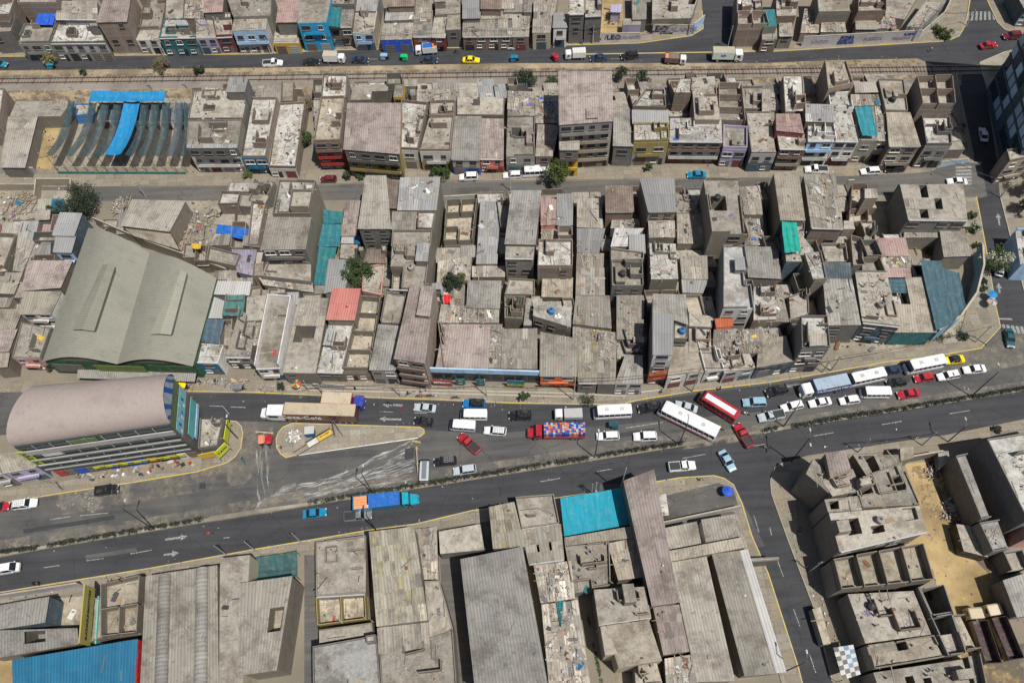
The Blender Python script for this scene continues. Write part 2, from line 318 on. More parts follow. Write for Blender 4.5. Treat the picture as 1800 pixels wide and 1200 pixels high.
MG = M_ground(); SAND = M_sand('sand', (.33, .26, .165), .5); GOLD = M_sand('gold', (.38, .275, .13), .6); BALL = M_sand('ballast', (.22, .195, .17), .7); RUBG = M_sand('rubble', (.24, .195, .14), .55); PALE = M_sand('pale', (.30, .265, .205), .55)
A1 = M_asphalt('fresh', (.034, .035, .040), (.15, .135, .11), .25); A2 = M_asphalt('old', (.066, .065, .064), (.21, .19, .155), .7); A3 = M_asphalt('street', (.085, .083, .078), (.24, .21, .16), .45)
PV = M_pave('walk', (.215, .195, .16)); PV2 = M_pave('plaza', (.27, .245, .20))
YEL = M_worn('yellow_paint', (.74, .5, .04), .32, .42); WHT = M_worn('white_paint', (.42, .42, .40), .42, .58, 5); RES = M_worn('chalk', (.46, .45, .42), .48, .66, 2.0)
def sheet(name, pts, z, mt, px=True, kind='structure', lab=None, cat=None):
    mb = MB(); P = [G(x, y, z) for x, y in pts] if px else [Vector((*p[:2], z)) for p in pts]
    ar = sum(P[i].x * P[(i + 1) % len(P)].y - P[(i + 1) % len(P)].x * P[i].y for i in range(len(P)))
    if ar < 0: P = P[::-1]
    mb.face(P, mt); o = mb.build(name); tag(o, lab, cat, kind=kind); return o
mb = MB(); S = 900
mb.face([(-S, -S, 0), (S, -S, 0), (S, S + 300, 0), (-S, S + 300, 0)], MG); tag(mb.build('ground'), kind='structure')
sheet('road', [(-60, 125), (450, 119.5), (900, 111.5), (1350, 111), (1470, 106), (1612, 103), (1682, 130), (1712, 270), (1712, 345), (1733, 433), (1750, 540), (1758, 578), (1640, 628), (1900, 640), (1900, 560), (1800, 513), (1758, 348), (1752, 280), (1735, 170), (1733, 130), (1764, 95), (1900, 80), (1900, 62), (1800, 62), (1766, 53), (1753, 40), (1729, -10), (1728, -30), (1706, -30), (1707, 0), (1697, 45), (1686, 64), (1665, 73), (1617, 76), (1350, 92), (1291, 88), (1291, -30), (1232, -30), (1236, 51), (1215, 64), (1121, 77), (900, 83.5), (583, 89), (450, 96), (-60, 101)], .004, A1)
sheet('road', [(-60, 332), (100, 329), (300, 328.5), (560, 326), (700, 320), (890, 319), (1150, 316), (1470, 311), (1600, 306), (1700, 284), (1725, 284), (1735, 345), (1716, 350), (1470, 340), (1020, 348), (565, 352), (300, 352), (-60, 356)], .008, A3)
sheet('road', [(-60, 690), (330, 688), (450, 691), (642, 699), (767, 703), (900, 709), (1087, 712), (1121, 704), (1220, 688), (1350, 673), (1470, 653), (1558, 637), (1643, 627), (1723, 613), (1758, 577), (1900, 560), (1900, 662), (1800, 681), (1390, 747), (1212, 776), (1036, 803), (900, 826), (541, 884), (360, 911), (-60, 982), (-60, 898), (13, 884), (107, 867.5), (227, 850), (347, 830), (400, 814), (424, 788), (427, 760), (416, 741), (330, 735), (-60, 770)], .008, A2)
sheet('road', [(-60, 990), (70, 966), (365, 917), (541, 889), (900, 832), (1212, 782), (1390, 752), (1800, 687), (1900, 670), (1900, 722), (1800, 737), (1665, 764), (1582, 776), (1478, 792), (1420, 800), (1377, 813), (1362, 822), (1354, 845), (1356, 868), (1385, 949), (1430, 1067), (1462, 1195), (1480, 1260), (1425, 1260), (1403, 1173), (1350, 1008), (1321, 941), (1304, 885), (1289, 852), (1273, 841), (1255, 836), (1193, 840), (1140, 849), (1070, 862), (993, 873), (900, 889), (831, 897), (730, 921), (647, 932), (450, 965), (267, 998), (0, 1041), (-60, 1052)], .012, A1)
sheet('road', [(331, 690), (450, 692), (642, 700), (900, 710), (1087, 713), (1121, 706), (1350, 676), (1500, 655), (1600, 650), (1600, 672), (1350, 722), (1100, 745), (860, 762), (745, 755), (520, 742), (416, 740), (331, 736)], .012, A1)
WZ = [0]
def walk(pts, kerb=None, mt=PV, kc=YEL, z=.13, name='pavement'):
    WZ[0] += 1; z += .003 * WZ[0]
    mb = MB(); P = [G(x, y, 0) for x, y in pts]
    mb.prism([(p.x, p.y) for p in P], .0, z, mt); o = mb.build(name); tag(o, kind='structure')
    if kerb:
        k = MB(); Q = [G(x, y, 0) for x, y in kerb]
        for a, b in zip(Q, Q[1:]): k.bar(a, b, .2, .0, z + .03, kc)
        for q in Q: k.cyl((q.x, q.y, 0), .12, z + .028, kc, 8)
        tag(k.build('kerb'), kind='structure')
KM = M_paint('kerb', (.34, .31, .25))
YK = M_paint('kerb_yellow', (.60, .43, .06))
_t = YK.node_tree; _b = _t.nodes['Principled BSDF']; _u = nd(_t, 'ShaderNodeTexCoord').outputs['Object']
_t.links.new(mix(_t, ramp(_t, noise(_t, _u, .3, 5, .8), .47, .55), (.50, .38, .07), (.36, .31, .22)), _b.inputs['Base Color'])
walk([(-60, 101), (450, 96), (583, 89), (900, 83), (1121, 77), (1121, 60), (-60, 80)], [(-60, 101), (450, 96), (583, 89), (900, 83), (1121, 77)], kc=YK)
walk([(1121, 77), (1215, 64), (1236, 51), (1234, 20), (1220, 20), (1210, 50), (1121, 62)], [(1121, 77), (1215, 64), (1236, 51), (1234, 20)], kc=YK)
walk([(1293, 88), (1350, 92), (1617, 76), (1665, 73), (1686, 64), (1697, 45), (1700, 10), (1690, -20), (1640, -20), (1615, 60), (1410, 74), (1293, 78)], [(1293, 89), (1350, 92), (1617, 76), (1665, 73), (1686, 64), (1697, 45), (1703, 10), (1705, -20)], kc=YK)
walk([(1729, -10), (1753, 40), (1766, 53), (1800, 62), (1900, 62), (1900, -30), (1729, -30)], [(1727, -15), (1753, 40), (1766, 53), (1800, 62)], kc=YK)
walk([(1722, 110), (1764, 92), (1800, 84), (1800, 128), (1745, 150), (1735, 160), (1728, 135)], [(1728, 135), (1722, 112), (1764, 93), (1800, 84)], mt=PALE, kc=KM)
walk([(0, 305), (340, 305), (520, 299), (900, 297), (1350, 292), (1650, 291), (1704, 286), (1703, 283), (1650, 285), (1350, 290), (900, 288), (520, 296), (340, 299)][:6] + [(1640, 302), (1600, 306), (1470, 311), (1150, 315), (890, 318), (700, 319), (560, 325), (300, 328), (0, 330)], None, mt=PV)
walk([(1680, 128), (1702, 283), (1660, 286), (1640, 135)], [(1681, 130), (1703, 270), (1702, 284), (1690, 288)], kc=KM)
walk([(1716, 347), (1732, 433), (1750, 540), (1757, 574), (1722, 612), (1680, 612), (1700, 540), (1690, 347)], [(1716, 347), (1732, 433), (1750, 540), (1758, 575), (1724, 612)], kc=YK)
walk([(1758, 347), (1800, 512), (1850, 640), (1900, 640), (1900, 320), (1790, 290)], [(1758, 347), (1800, 512)], kc=KM)
walk([(-60, 690), (330, 688), (330, 672), (-60, 670)], None)
walk([(331, 688), (450, 690), (642, 698.5), (767, 702.5), (900, 708.5), (1087, 711.5), (1121, 703.5), (1220, 687.5), (1350, 672.5), (1470, 652.5), (1558, 636.5), (1643, 626.5), (1723, 612.5), (1690, 600), (1520, 625), (1350, 655), (1120, 682), (1000, 682), (760, 674), (500, 668), (331, 670)],
     [(331, 688), (450, 690), (642, 698.5), (767, 702.5), (900, 708.5), (1087, 711.5), (1121, 703.5), (1220, 687.5), (1350, 672.5), (1470, 652.5), (1558, 636.5), (1643, 626.5), (1723, 612.5)], kc=YK)
for a, b in (((505, 680), (1000, 692)), ((1000, 692), (1100, 697)), ((505, 685), (1000, 698))):      # steps along the shop pavement
    k = MB(); k.bar(G(*a), G(*b), .35, 0, .3, KM); tag(k.build('pavement_step'), kind='structure')
isl = [(514, 744), (738, 751), (745, 755), (746, 761), (738, 768), (519, 800), (503, 804), (494, 798), (487, 787), (486, 771), (490, 760), (498, 751)]
walk(isl, isl[5:] + isl[:5], mt=PV2, kc=YK, name='traffic_island')
arc = [(395, 739), (416, 741), (425, 750), (427, 762), (424, 787), (414, 802), (400, 813), (347, 829), (227, 849), (107, 867), (13, 883), (-60, 896)]
walk(arc + [(-60, 870), (110, 846), (350, 795), (350, 739)], arc, kc=YK)
walk([(-60, 1052), (0, 1041), (267, 998), (450, 965), (647, 932), (730, 921), (831, 897), (900, 889), (993, 873), (1070, 862), (1140, 849), (1193, 840), (1255, 836), (1273, 841), (1289, 852), (1304, 885), (1321, 941), (1350, 1008), (1403, 1173), (1425, 1260), (1390, 1260), (1290, 900), (1150, 880), (900, 910), (640, 950), (270, 1020), (-60, 1075)],
     [(-60, 1052), (0, 1041), (267, 998), (450, 965), (647, 932), (730, 921), (831, 897), (900, 889), (993, 873), (1070, 862), (1140, 849), (1193, 840), (1255, 836), (1273, 841), (1289, 852), (1304, 885), (1321, 941), (1350, 1008), (1403, 1173), (1425, 1260)], kc=YK)
walk([(1900, 722), (1800, 737), (1665, 764), (1582, 776), (1478, 792), (1420, 803), (1377, 813), (1362, 822), (1354, 845), (1356, 868), (1385, 949), (1430, 1067), (1462, 1195), (1500, 1260), (1520, 1260), (1480, 1190), (1400, 950), (1400, 860), (1440, 810), (1800, 760), (1900, 745)],
     [(1377, 813), (1362, 822), (1354, 845), (1356, 868), (1385, 949), (1430, 1067), (1462, 1195)], kc=KM)
walk([(-60, 983), (70, 960.5), (365, 911), (372, 907), (541, 883), (900, 826), (1036, 803), (1212, 776.5), (1214, 780), (1036, 807), (900, 831), (541, 888), (374, 915), (70, 965), (-60, 989)], None, mt=PALE, name='median')
walk([(1340, 757), (1390, 748), (1800, 682), (1900, 666), (1900, 671), (1800, 687), (1390, 753), (1342, 762)], None, mt=PALE, name='median')
sheet('verge', [(-60, 125), (450, 119.5), (900, 111.5), (1350, 111), (1470, 106), (1612, 103), (1612, 117), (1350, 119), (900, 124), (450, 131), (-60, 137)], .016, SAND)
sheet('verge', [(-60, 155), (300, 152), (600, 150), (600, 170), (-60, 185)], .016, SAND)
sheet('verge', [(1290, 133), (1690, 128), (1690, 150), (1290, 160)], .016, SAND)
# railway
sheet('railway_ballast', [(-60, 135), (450, 129), (900, 122.5), (1350, 118), (1690, 114), (1900, 112), (1900, 126), (1690, 131), (1350, 137), (900, 146), (450, 154), (-60, 160)], .022, BALL)
RA, RB = G(-80, 144.5), G(1690, 122)
tr = empty('railway_track', tuple(RA), 'single railway track with timber sleepers on grey ballast beside the sandy verge', 'railway track')
dv = (RB - RA); L = dv.length; dv.normalize(); nv = Vector((-dv.y, dv.x, 0)); RC = G(1900, 120)
sl = MB()
for i in range(int((L + 0) / .85)):
    p = RA + dv * (i * .85); q = sl; q.box((p.x, p.y, .03), 2.5, .26, .12, WOOD if i % 5 else RUST, math.atan2(nv.y, nv.x))
o = sl.build('sleepers', tr); o['kind'] = 'stuff'
for sgn in (-1, 1):
    r = MB(); a = RA + nv * sgn * .75; r.bar(a, a + dv * (L + 26), .14, .1, .3, DARKM); r.build('rail', tr)
DUSTY = M_worn('road_dust', (.25, .22, .175), .42, .72, .35)
sheet('road_dust', [(-60, 978), (70, 955), (365, 905), (541, 874), (900, 818), (1212, 768), (1212, 758), (900, 806), (541, 860), (365, 893), (-60, 958)], .024, DUSTY)
sheet('road_dust', [(1340, 752), (1800, 678), (1800, 669), (1340, 741)], .024, DUSTY); sheet('road_dust', [(1200, 790), (1340, 770), (1345, 745), (1210, 765)], .025, DUSTY)
sheet('road_dust', [(365, 918), (541, 890), (541, 862), (380, 888), (340, 906)], .026, DUSTY); sheet('road_dust', [(1640, 630), (1760, 580), (1800, 590), (1800, 640), (1700, 660)], .024, DUSTY); sheet('road_dust', [(100, 860), (420, 810), (430, 740), (480, 745), (480, 800), (430, 850), (110, 905)], .027, DUSTY)
for k, q in enumerate([[(382, 832), (399, 830), (401, 893), (386, 896)], [(350, 848), (361, 847), (362, 858), (351, 859)], [(712, 788), (728, 786), (727, 806), (711, 808)], [(940, 780), (990, 772), (992, 780), (942, 788)], [(620, 905), (720, 892), (722, 900), (622, 913)], [(1430, 735), (1520, 721), (1521, 728), (1431, 742)], [(150, 975), (240, 962), (241, 969), (151, 983)], [(1350, 880), (1372, 876), (1385, 915), (1364, 920)], [(500, 105), (620, 102), (620, 108), (500, 111)], [(800, 330), (860, 329), (860, 338), (800, 340)], [(40, 930), (200, 905), (202, 912), (42, 938)], [(1080, 762), (1150, 752), (1152, 760), (1082, 770)], [(1738, 440), (1760, 436), (1768, 480), (1746, 484)]]):
    sheet('road_patch', q, .029 + k * .0004, A1 if k % 3 else A2)
# lane markings
mk = MB()
def dash(x0, y0, x1, y1, wd=.16, z=.018, m_=WHT):
    a, b = G(x0, y0), G(x1, y1); d = (b - a).normalized(); n = Vector((-d.y, d.x, 0)) * wd / 2
    P = [a - n, b - n, b + n, a + n]; mk.face([(p.x, p.y, z) for p in P], m_, [(p.x * 1.0, p.y) for p in P])
for q in [(368, 713, 392, 714), (405, 715, 432, 716), (392, 714, 403, 728), (77, 997, 105, 993), (152, 985, 182, 981), (229, 973, 267, 966), (88, 913, 125, 907), (140, 906, 190, 901), (668, 723, 692, 724), (728, 725, 752, 726), (393, 945, 404, 944), (1100, 752, 1165, 742), (1200, 805, 1240, 798), (1050, 828, 1075, 824), (700, 890, 730, 885),
          (950, 846, 985, 840), (1310, 786, 1345, 780), (1430, 766, 1465, 760), (1550, 746, 1585, 740), (1669, 727, 1705, 721), (1367, 985, 1377, 1013), (1395, 1070, 1406, 1100), (1423, 1149, 1434, 1182), (1325, 905, 1334, 935), (1353, 925, 1356, 940), (1074, 104, 1090, 103.5), (640, 105, 665, 104)]: dash(*q)
dash(519, 800, 735, 769, .25, .02, M_paint('white_line', (.7, .68, .64)))
dash(1000, 96, 1350, 90.5, .35, .02, YK)
for x in range(640, 1700, 46): pass
for i in range(7):                                     # zebra crossings
    dash(1703 + i * 7.2, 20 + i * .2, 1700 + i * 7.9, 37 - i * .3, .55); 
for i in range(6): dash(1680, 295 + i * 6, 1708, 293.5 + i * 6, .6)
for i in range(6): dash(1763 + i * 8, 570 + i, 1768 + i * 8, 583 + i, .6)
dash(1755, 560, 1779, 561, .4); dash(1703, 285, 1726, 286, .35)
def arrow(tail, tip, wd=.2):
    a, b = G(*tail), G(*tip); d = (b - a).normalized(); n = Vector((-d.y, d.x, 0)); h = b - d * 1.3
    mk.face([(p.x, p.y, .0185) for p in (a - n * wd, h - n * wd, h + n * wd, a + n * wd)], WHT); mk.face([(p.x, p.y, .0185) for p in (h - n * .6, b, h + n * .6)], WHT)
arrow((706, 737), (666, 736)); arrow((708, 712), (672, 711)); arrow((1757, 396), (1754, 375)); arrow((1757, 515), (1755, 497)); arrow((290, 948), (330, 942)); arrow((288, 975), (315, 971))
for x0, x1, y in ((1625, 1700, 668), (1240, 1740, 0)): pass
YL = [(331, 686), (642, 696), (900, 706)]
tag(mk.build('road_markings'), kind='structure')
# dried white wash spilled over the closed lanes
rs = MB(); rr = random.Random(3)
def streak(x0, y0, x1, y1, w0, w1, n=7):
    z = .021
    a, b = G(x0, y0), G(x1, y1); d = (b - a); L = d.length; d.normalize(); nn = Vector((-d.y, d.x, 0)); prev = None; off = 0
    for i in range(n + 1):
        off += rr.uniform(-.35, .35); p = a + d * L * i / n + nn * off; w_ = (w0 + (w1 - w0) * i / n) * rr.uniform(.5, 1.3) / 2
        cur = (p - nn * w_, p + nn * w_)
        if prev: rs.face([(q.x, q.y, z) for q in (prev[0], cur[0], cur[1], prev[1])], RES, [(L * (i - 1) / n * .12 + x0, -pw), (L * i / n * .12 + x0, -w_), (L * i / n * .12 + x0, w_), (L * (i - 1) / n * .12 + x0, pw)])
        prev = cur; pw = w_
        z += .00004
for q in [(725, 778, 610, 835, 1.2, .5), (722, 790, 600, 845, 1.5, .6), (728, 805, 560, 858, 2, .8), (728, 815, 520, 868, 2.2, 1.5), (726, 830, 500, 872, 1.6, 1.6), (725, 842, 480, 880, 1.0, 1.4), (600, 838, 520, 850, .8, 1.4), (520, 850, 455, 890, 1.5, 1.2), (470, 876, 452, 893, 1.2, 1.6), (458, 775, 464, 880, .7, .5), (466, 775, 472, 885, .6, .4), (450, 790, 452, 880, .5, .4), (612, 828, 560, 850, 1, 1), (1560, 665, 1370, 682, .5, 1), (690, 800, 560, 846, .5, .5), (40, 870, 40, 868, 1, 1)]: streak(*q)
for (x, y, r_) in ((120, 873, 2.4), (116, 878, 2), (155, 864, 1.1), (165, 880, 2.2)):
    c = G(x, y); rs.face([(c.x + math.cos(k) * r_ * rr.uniform(.7, 1.2), c.y + math.sin(k) * r_ * rr.uniform(.7, 1.2), .022) for k in [i * .7 for i in range(9)]], RES)
tag(rs.build('dried_white_spill'), 'chalky white wash dried in streaks over the closed lanes', 'spill', kind='stuff')
walk([(1162, 873), (1262, 849), (1288, 858), (1297, 888), (1172, 915)], None, mt=A2, z=.14)
# patches of bare earth inside the blocks
EZ = [.03]
for pts, m_ in (([(1415, 905), (1490, 890), (1500, 870), (1700, 820), (1800, 1260), (1700, 1260), (1640, 1000)], GOLD), ([(1590, 815), (1640, 810), (1640, 860), (1690, 950), (1760, 1070), (1800, 1200), (1800, 1260), (1690, 1260), (1650, 1000)], GOLD),
                 ([(1055, 0), (1095, 0), (1095, 58), (1052, 58)], GOLD), ([(50, 228), (105, 225), (90, 300), (45, 290)], GOLD), ([(-60, 335), (130, 335), (120, 385), (-60, 410)], PALE), ([(0, 1155), (25, 1155), (25, 1260), (-40, 1260)], GOLD),
                 ([(610, 500), (670, 515), (650, 670), (600, 670)], RUBG), ([(186, 1012), (258, 1008), (258, 1125), (186, 1125)], RUBG), ([(1520, 340), (1560, 345), (1560, 430), (1530, 430)], PALE), ([(1010, 40 + 850), (1300, 870), (1345, 960), (1190, 985)], A2), ([(1065, 1050), (1090, 1050), (1120, 1260), (1090, 1260)], RUBG), ([(1460, 560), (1600, 575), (1580, 640), (1470, 650)], PALE), ([(620, 1165), (680, 1165), (670, 1260), (620, 1260)], GOLD),
                 ([(1055, 850), (1290, 850), (1310, 900), (1040, 930)], A2), ([(535, 975), (560, 975), (560, 1260), (535, 1260)], A3), ([(770, 930), (860, 915), (910, 1260), (790, 1260)], A3), ([(1220, 585), (1020, 600), (1020, 560), (1220, 560)], RUBG), ([(290, 354), (510, 352), (500, 420), (330, 420)], PALE), ([(1650, 560), (1715, 555), (1705, 600), (1660, 610)], PALE)):
    EZ[0] += .0007; sheet('earth_patch', pts, EZ[0], m_)
DD = M_worn('dark_dirt', (.11, .09, .07), .40, .62, .22)
sheet('dark_earth', [(1640, 850), (1680, 830), (1745, 960), (1740, 1010), (1690, 960)], .05, DD); sheet('dark_earth', [(1690, 1150), (1800, 1130), (1800, 1250), (1700, 1250)], .051, DD); sheet('dark_earth', [(1600, 820), (1640, 812), (1650, 900), (1625, 900)], .052, M_worn('dark_dirt_spots', (.2, .155, .09), .5, .62, .5))
for k, q in enumerate([[(-60, 133), (900, 121), (1600, 112), (1600, 118), (900, 127), (-60, 139)], [(0, 160), (560, 154), (560, 176), (0, 182)], [(1290, 136), (1690, 131), (1690, 148), (1290, 156)]]): sheet('dark_earth', q, .03 + k * .001, M_worn('verge_dirt' + str(k), (.15, .12, .09), .46, .64, .4))
# ---------------------------------------------------------------- houses
JUNK = {}
def junk(zone):
    if zone not in JUNK: JUNK[zone] = MB()
    return JUNK[zone]
JM = [mat('p', 'tan'), mat('p', 'lgrey'), WOOD, RUST, mat('p', 'brick'), mat('p', 'dgrey'), mat('p', 'beige'), mat('p', 'white'), mat('p', 'grey'), mat('p', 'beige'), DARKM, mat('p', 'dgrey')]
JC = [mat('p', 'cyan'), mat('p', 'red'), mat('p', 'royal'), mat('p', 'yellow'), mat('p', 'teal'), mat('p', 'purple')]
def clutter(jb, fn, n, r, colour=.025):
    for _ in range(n):
        u, v = r.random(), r.random(); p = fn(u, v); k = r.random(); m_ = r.choice(JM) if r.random() > colour else r.choice(JC); a = r.uniform(0, 3.14)
        if k < .25: jb.box(p, r.uniform(.15, .55), r.uniform(.15, .5), r.uniform(.12, .5), m_, a)
        elif k < .62: jb.box(p, r.uniform(1.0, 3.4), r.uniform(.07, .16), .09, r.choice((JM[0], JM[2], JM[5], JM[8], DARKM, WOOD)), r.choice((a, 1.6, 1.5, .05, a)))
        elif k < .72: jb.box(p + Vector((0, 0, .04)), r.uniform(.8, 1.9), r.uniform(.5, 1.0), .04, m_, a, r.uniform(-.25, .25))
        else:
            for _ in range(r.randint(3, 8)):
                q = p + Vector((r.gauss(0, .35), r.gauss(0, .35), 0)); jb.box(q, .26, .15, r.choice((.1, .2)), r.choice((JM[4], JM[6], JM[0], JM[1])), r.uniform(0, 3))
ROOFC = dict(k=('k', 'beige'), w=('k', 'white'), g=('k', 'grey'), l=('k', 'lgrey'), t=('k', 'tan'), o=('k', 'stone'))
CLUT = dict(k=.17, w=.26, g=.17, l=.07, t=.13, o=.2, m=.16, M=.03, j=.5, c=.01, b=.08)
ALLH = []; TANKS = []
LITE = ('beige', 'tan', 'stone', 'pink')
def parse_roof(rc, r):
    a, _, c = rc.partition(':')
    if a in ROOFC and not c: return a, mat(*ROOFC[a])
    if a in ('m', 'M', 'j'): return a, mat('m', c or 'beige')
    if a == 'c': return a, mat('c', c)
    return a, mat('k', c or 'beige')
NZ = [0]
def house(zone, tile, h, q, wallc, rc, fac='-', opt='', lv=(), label=None, cat='house', name='house', group=None):
    NZ[0] += 1; seed = NZ[0] * 17 + 5; r = random.Random(seed)
    h = h + (NZ[0] % 23) * .006
    P = [Wp(tile, x, y, h) for x, y in q] if tile != 'W' else [Vector((x, y, h)) for x, y in q]
    if fac != 'X':
        cen = sum(P, Vector()) / 4; P = [p + (cen - p) * (.004 + .003 * (NZ[0] % 5)) for p in P]
    BL, BR, TRt, TLt = P
    def bil(u, v, z):
        p = BL * (1 - u) * (1 - v) + BR * u * (1 - v) + TRt * u * v + TLt * (1 - u) * v; return Vector((p.x, p.y, z))
    W_ = ((BR - BL).length + (TRt - TLt).length) / 2; D_ = ((TLt - BL).length + (TRt - BR).length) / 2
    org = (BL + BR) / 2; org.z = 0
    uo = (r.uniform(0, 60), r.uniform(0, 60))
    root = empty(name, tuple(org), label or 'x', cat, group)
    lv = list(lv); rk = rc.split(':')[0]
    if 'a' in opt and h > 2.5:                          # patios, light wells, stair huts
        for _ in range(r.choice((1, 1, 2))):
            uw, vw = min(.45, r.uniform(1.2, 2.6) / max(W_, 1)), min(.35, r.uniform(1.2, 3.0) / max(D_, 1)); u0, v0 = r.uniform(.05, .95 - uw), r.uniform(.1, .92 - vw)
            lv.append((u0, v0, u0 + uw, v0 + vw, 0 if h < 6 else h - 2.7, 'g'))
        if r.random() < .6:
            uw, vw = min(.4, r.uniform(1.8, 3.0) / W_), min(.3, r.uniform(2, 3.4) / D_); u0, v0 = r.choice((.0, 1 - uw)), r.uniform(.2, .95 - vw)
            lv.append((u0, v0, u0 + uw, v0 + vw, h + 2.2, r.choice(('k', 'm', 'k', 'm:lgrey'))))
    us = sorted({0.0, 1.0, *[a[0] for a in lv], *[a[2] for a in lv]}); vs = sorted({0.0, 1.0, *[a[1] for a in lv], *[a[3] for a in lv]})
    cell = {}
    for i in range(len(us) - 1):
        for j in range(len(vs) - 1):
            um, vm = (us[i] + us[i + 1]) / 2, (vs[j] + vs[j + 1]) / 2; c = (h, rc, -1)
            for ai, a in enumerate(lv):
                if a[0] <= um <= a[2] and a[1] <= vm <= a[3]: c = (a[4], a[5] if len(a) > 5 else rc, ai)
            cell[i, j] = c
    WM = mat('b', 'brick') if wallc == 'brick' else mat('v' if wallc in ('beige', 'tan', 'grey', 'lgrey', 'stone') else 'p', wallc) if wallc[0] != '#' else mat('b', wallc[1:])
    wb = MB(); rb = MB(); pb = MB()
    Hc = lambda i, j: cell[i, j][0] if (i, j) in cell else 0.0
    par = .0 if 'P' not in opt and 'p' not in opt else (.9 if 'p' in opt else 1.7)
    thick = .16
    if not par and rk in 'kwgtlo' and 'q' not in opt and r.random() < .7: par = r.choice((.3, .45, .7))
    rbs = {}
    for (i, j), (z, rcc, ai) in cell.items():
        rb = rbs.setdefault(ai, MB())
        u0, u1, v0, v1 = us[i], us[i + 1], vs[j], vs[j + 1]; wc, dc = (u1 - u0) * W_, (v1 - v0) * D_
        for (ni, nj, a, b) in ((i, j - 1, (u0, v0), (u1, v0)), (i + 1, j, (u1, v0), (u1, v1)), (i, j + 1, (u1, v1), (u0, v1)), (i - 1, j, (u0, v1), (u0, v0))):
            nz = Hc(ni, nj)
            if nz < z - .01:
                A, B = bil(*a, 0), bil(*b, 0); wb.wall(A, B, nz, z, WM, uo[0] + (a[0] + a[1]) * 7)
                if par and z > 2 and 'm' not in rcc and 'M' not in rcc:
                    d = (B - A).normalized(); nn = Vector((d.y, -d.x, 0)); off = nn * (-thick / 2 - .012)
                    hh = par * r.uniform(.75, 1.1); A2_, B2_ = A + off + d * .02, B + off - d * .02
                    if r.random() < .82: pb.bar(A2_, B2_, thick, z + .001, z + hh, WM)
        a_, mt = parse_roof(rcc, r)
        if a_ in ('m', 'j') and wc > 1 and dc > 1 and z > 1:
            rb.face([bil(u0, v0, z), bil(u1, v0, z), bil(u1, v1, z), bil(u0, v1, z)], mat('p', 'dgrey'))
            su = max(1, round(wc / r.uniform(.95, 1.3))); sv = max(1, round(dc / r.uniform(2.2, 3.2))); tone = r.uniform(.85, 1.12)
            for x in range(su):
                for y in range(sv):
                    if r.random() < (.045 if a_ == 'j' else .008): continue
                    e = .004 / max(.1, 1); du = (u1 - u0) / su; dv_ = (v1 - v0) / sv
                    jx, jy = r.uniform(-.06, .06) * du, r.uniform(-.05, .05) * dv_
                    z0 = z + .03 + r.uniform(0, .06) + (.05 if a_ == 'j' else 0) * r.random() + (.012 if (x + y) % 2 else 0); tl = r.uniform(-.05, .05) * (2 if a_ == 'j' else .6)
                    a0, a1, b0, b1 = u0 + x * du + jx - du * .04 * (x > 0), u0 + (x + 1) * du + jx + du * .04 * (x < su - 1), v0 + y * dv_ + jy - dv_ * .06 * (y > 0), v0 + (y + 1) * dv_ + jy
                    if x == 0: a0 = u0 - .1 / W_
                    if x == su - 1: a1 = u1 + .1 / W_
                    if y == 0: b0 = v0 - .12 / D_
                    if y == sv - 1: b1 = v1 + .05 / D_
                    g_ = tone * r.uniform(.8, 1.18) * (r.uniform(.7, 1.3) if a_ == 'j' else 1); wr = r.uniform(-.02, .04)
                    tc = (g_ * (1 + wr), g_, g_ * (1 - wr)); ou, ov = r.uniform(0, 50), r.uniform(0, 50)
                    if r.random() < (.12 if a_ == 'j' else .02): tc = tuple(x_ * 1.5 for x_ in tc)
                    rb.face([bil(a0, b0, z0 - tl), bil(a1, b0, z0), bil(a1, b1, z0 + tl), bil(a0, b1, z0 + .02)], mt, [(ou, ov), (ou + wc / su, ov), (ou + wc / su, ov + dc / sv), (ou, ov + dc / sv)], tc)
        elif a_ == 'M':
            k = max(1, round(wc / 1.05)) if z > 1 else 1
            for x in range(k):
                g_ = r.uniform(.92, 1.06); e0 = .18 / W_ if x == 0 else 0; e1 = .18 / W_ if x == k - 1 else 0
                a0, a1 = u0 + (u1 - u0) * x / k - e0, u0 + (u1 - u0) * (x + 1) / k + e1; ns = max(1, round(dc / 3.7))
                for y in range(ns):
                    g_ = r.uniform(.88, 1.1); zz = z + .08 + (x % 2) * .012 + r.uniform(0, .02); b0 = v0 + (v1 - v0) * y / ns - (.25 / D_ if y == 0 else .12 / D_); b1 = v0 + (v1 - v0) * (y + 1) / ns
                    rb.face([bil(a0, b0, zz + .05), bil(a1, b0, zz + .05), bil(a1, b1, zz), bil(a0, b1, zz)], mt, [(uo[0] + a0 * W_, uo[1] + b0 * D_), (uo[0] + a1 * W_, uo[1] + b0 * D_), (uo[0] + a1 * W_, uo[1] + b1 * D_), (uo[0] + a0 * W_, uo[1] + b1 * D_)], (g_, g_, g_))
        else:
            rb.face([bil(u0, v0, z + .002), bil(u1, v0, z + .002), bil(u1, v1, z + .002), bil(u0, v1, z + .002)], mt, [(uo[0] + u * W_, uo[1] + v * D_) for u, v in ((u0, v0), (u1, v0), (u1, v1), (u0, v1))])
        dens = CLUT.get(a_, .1) * (2.2 if 'x' in opt else 1) * (.6 if 'q' in opt else 1)
        n = int(wc * dc * dens * r.uniform(.5, 1.3))
        if n: clutter(junk(zone), lambda u, v, z=z, u0=u0, u1=u1, v0=v0, v1=v1: bil(u0 + (u1 - u0) * (.08 + .84 * u), v0 + (v1 - v0) * (.06 + .88 * v), z + (.1 if a_ in 'mjM' else .0)), n, r, .02 if 'y' not in opt else .3)
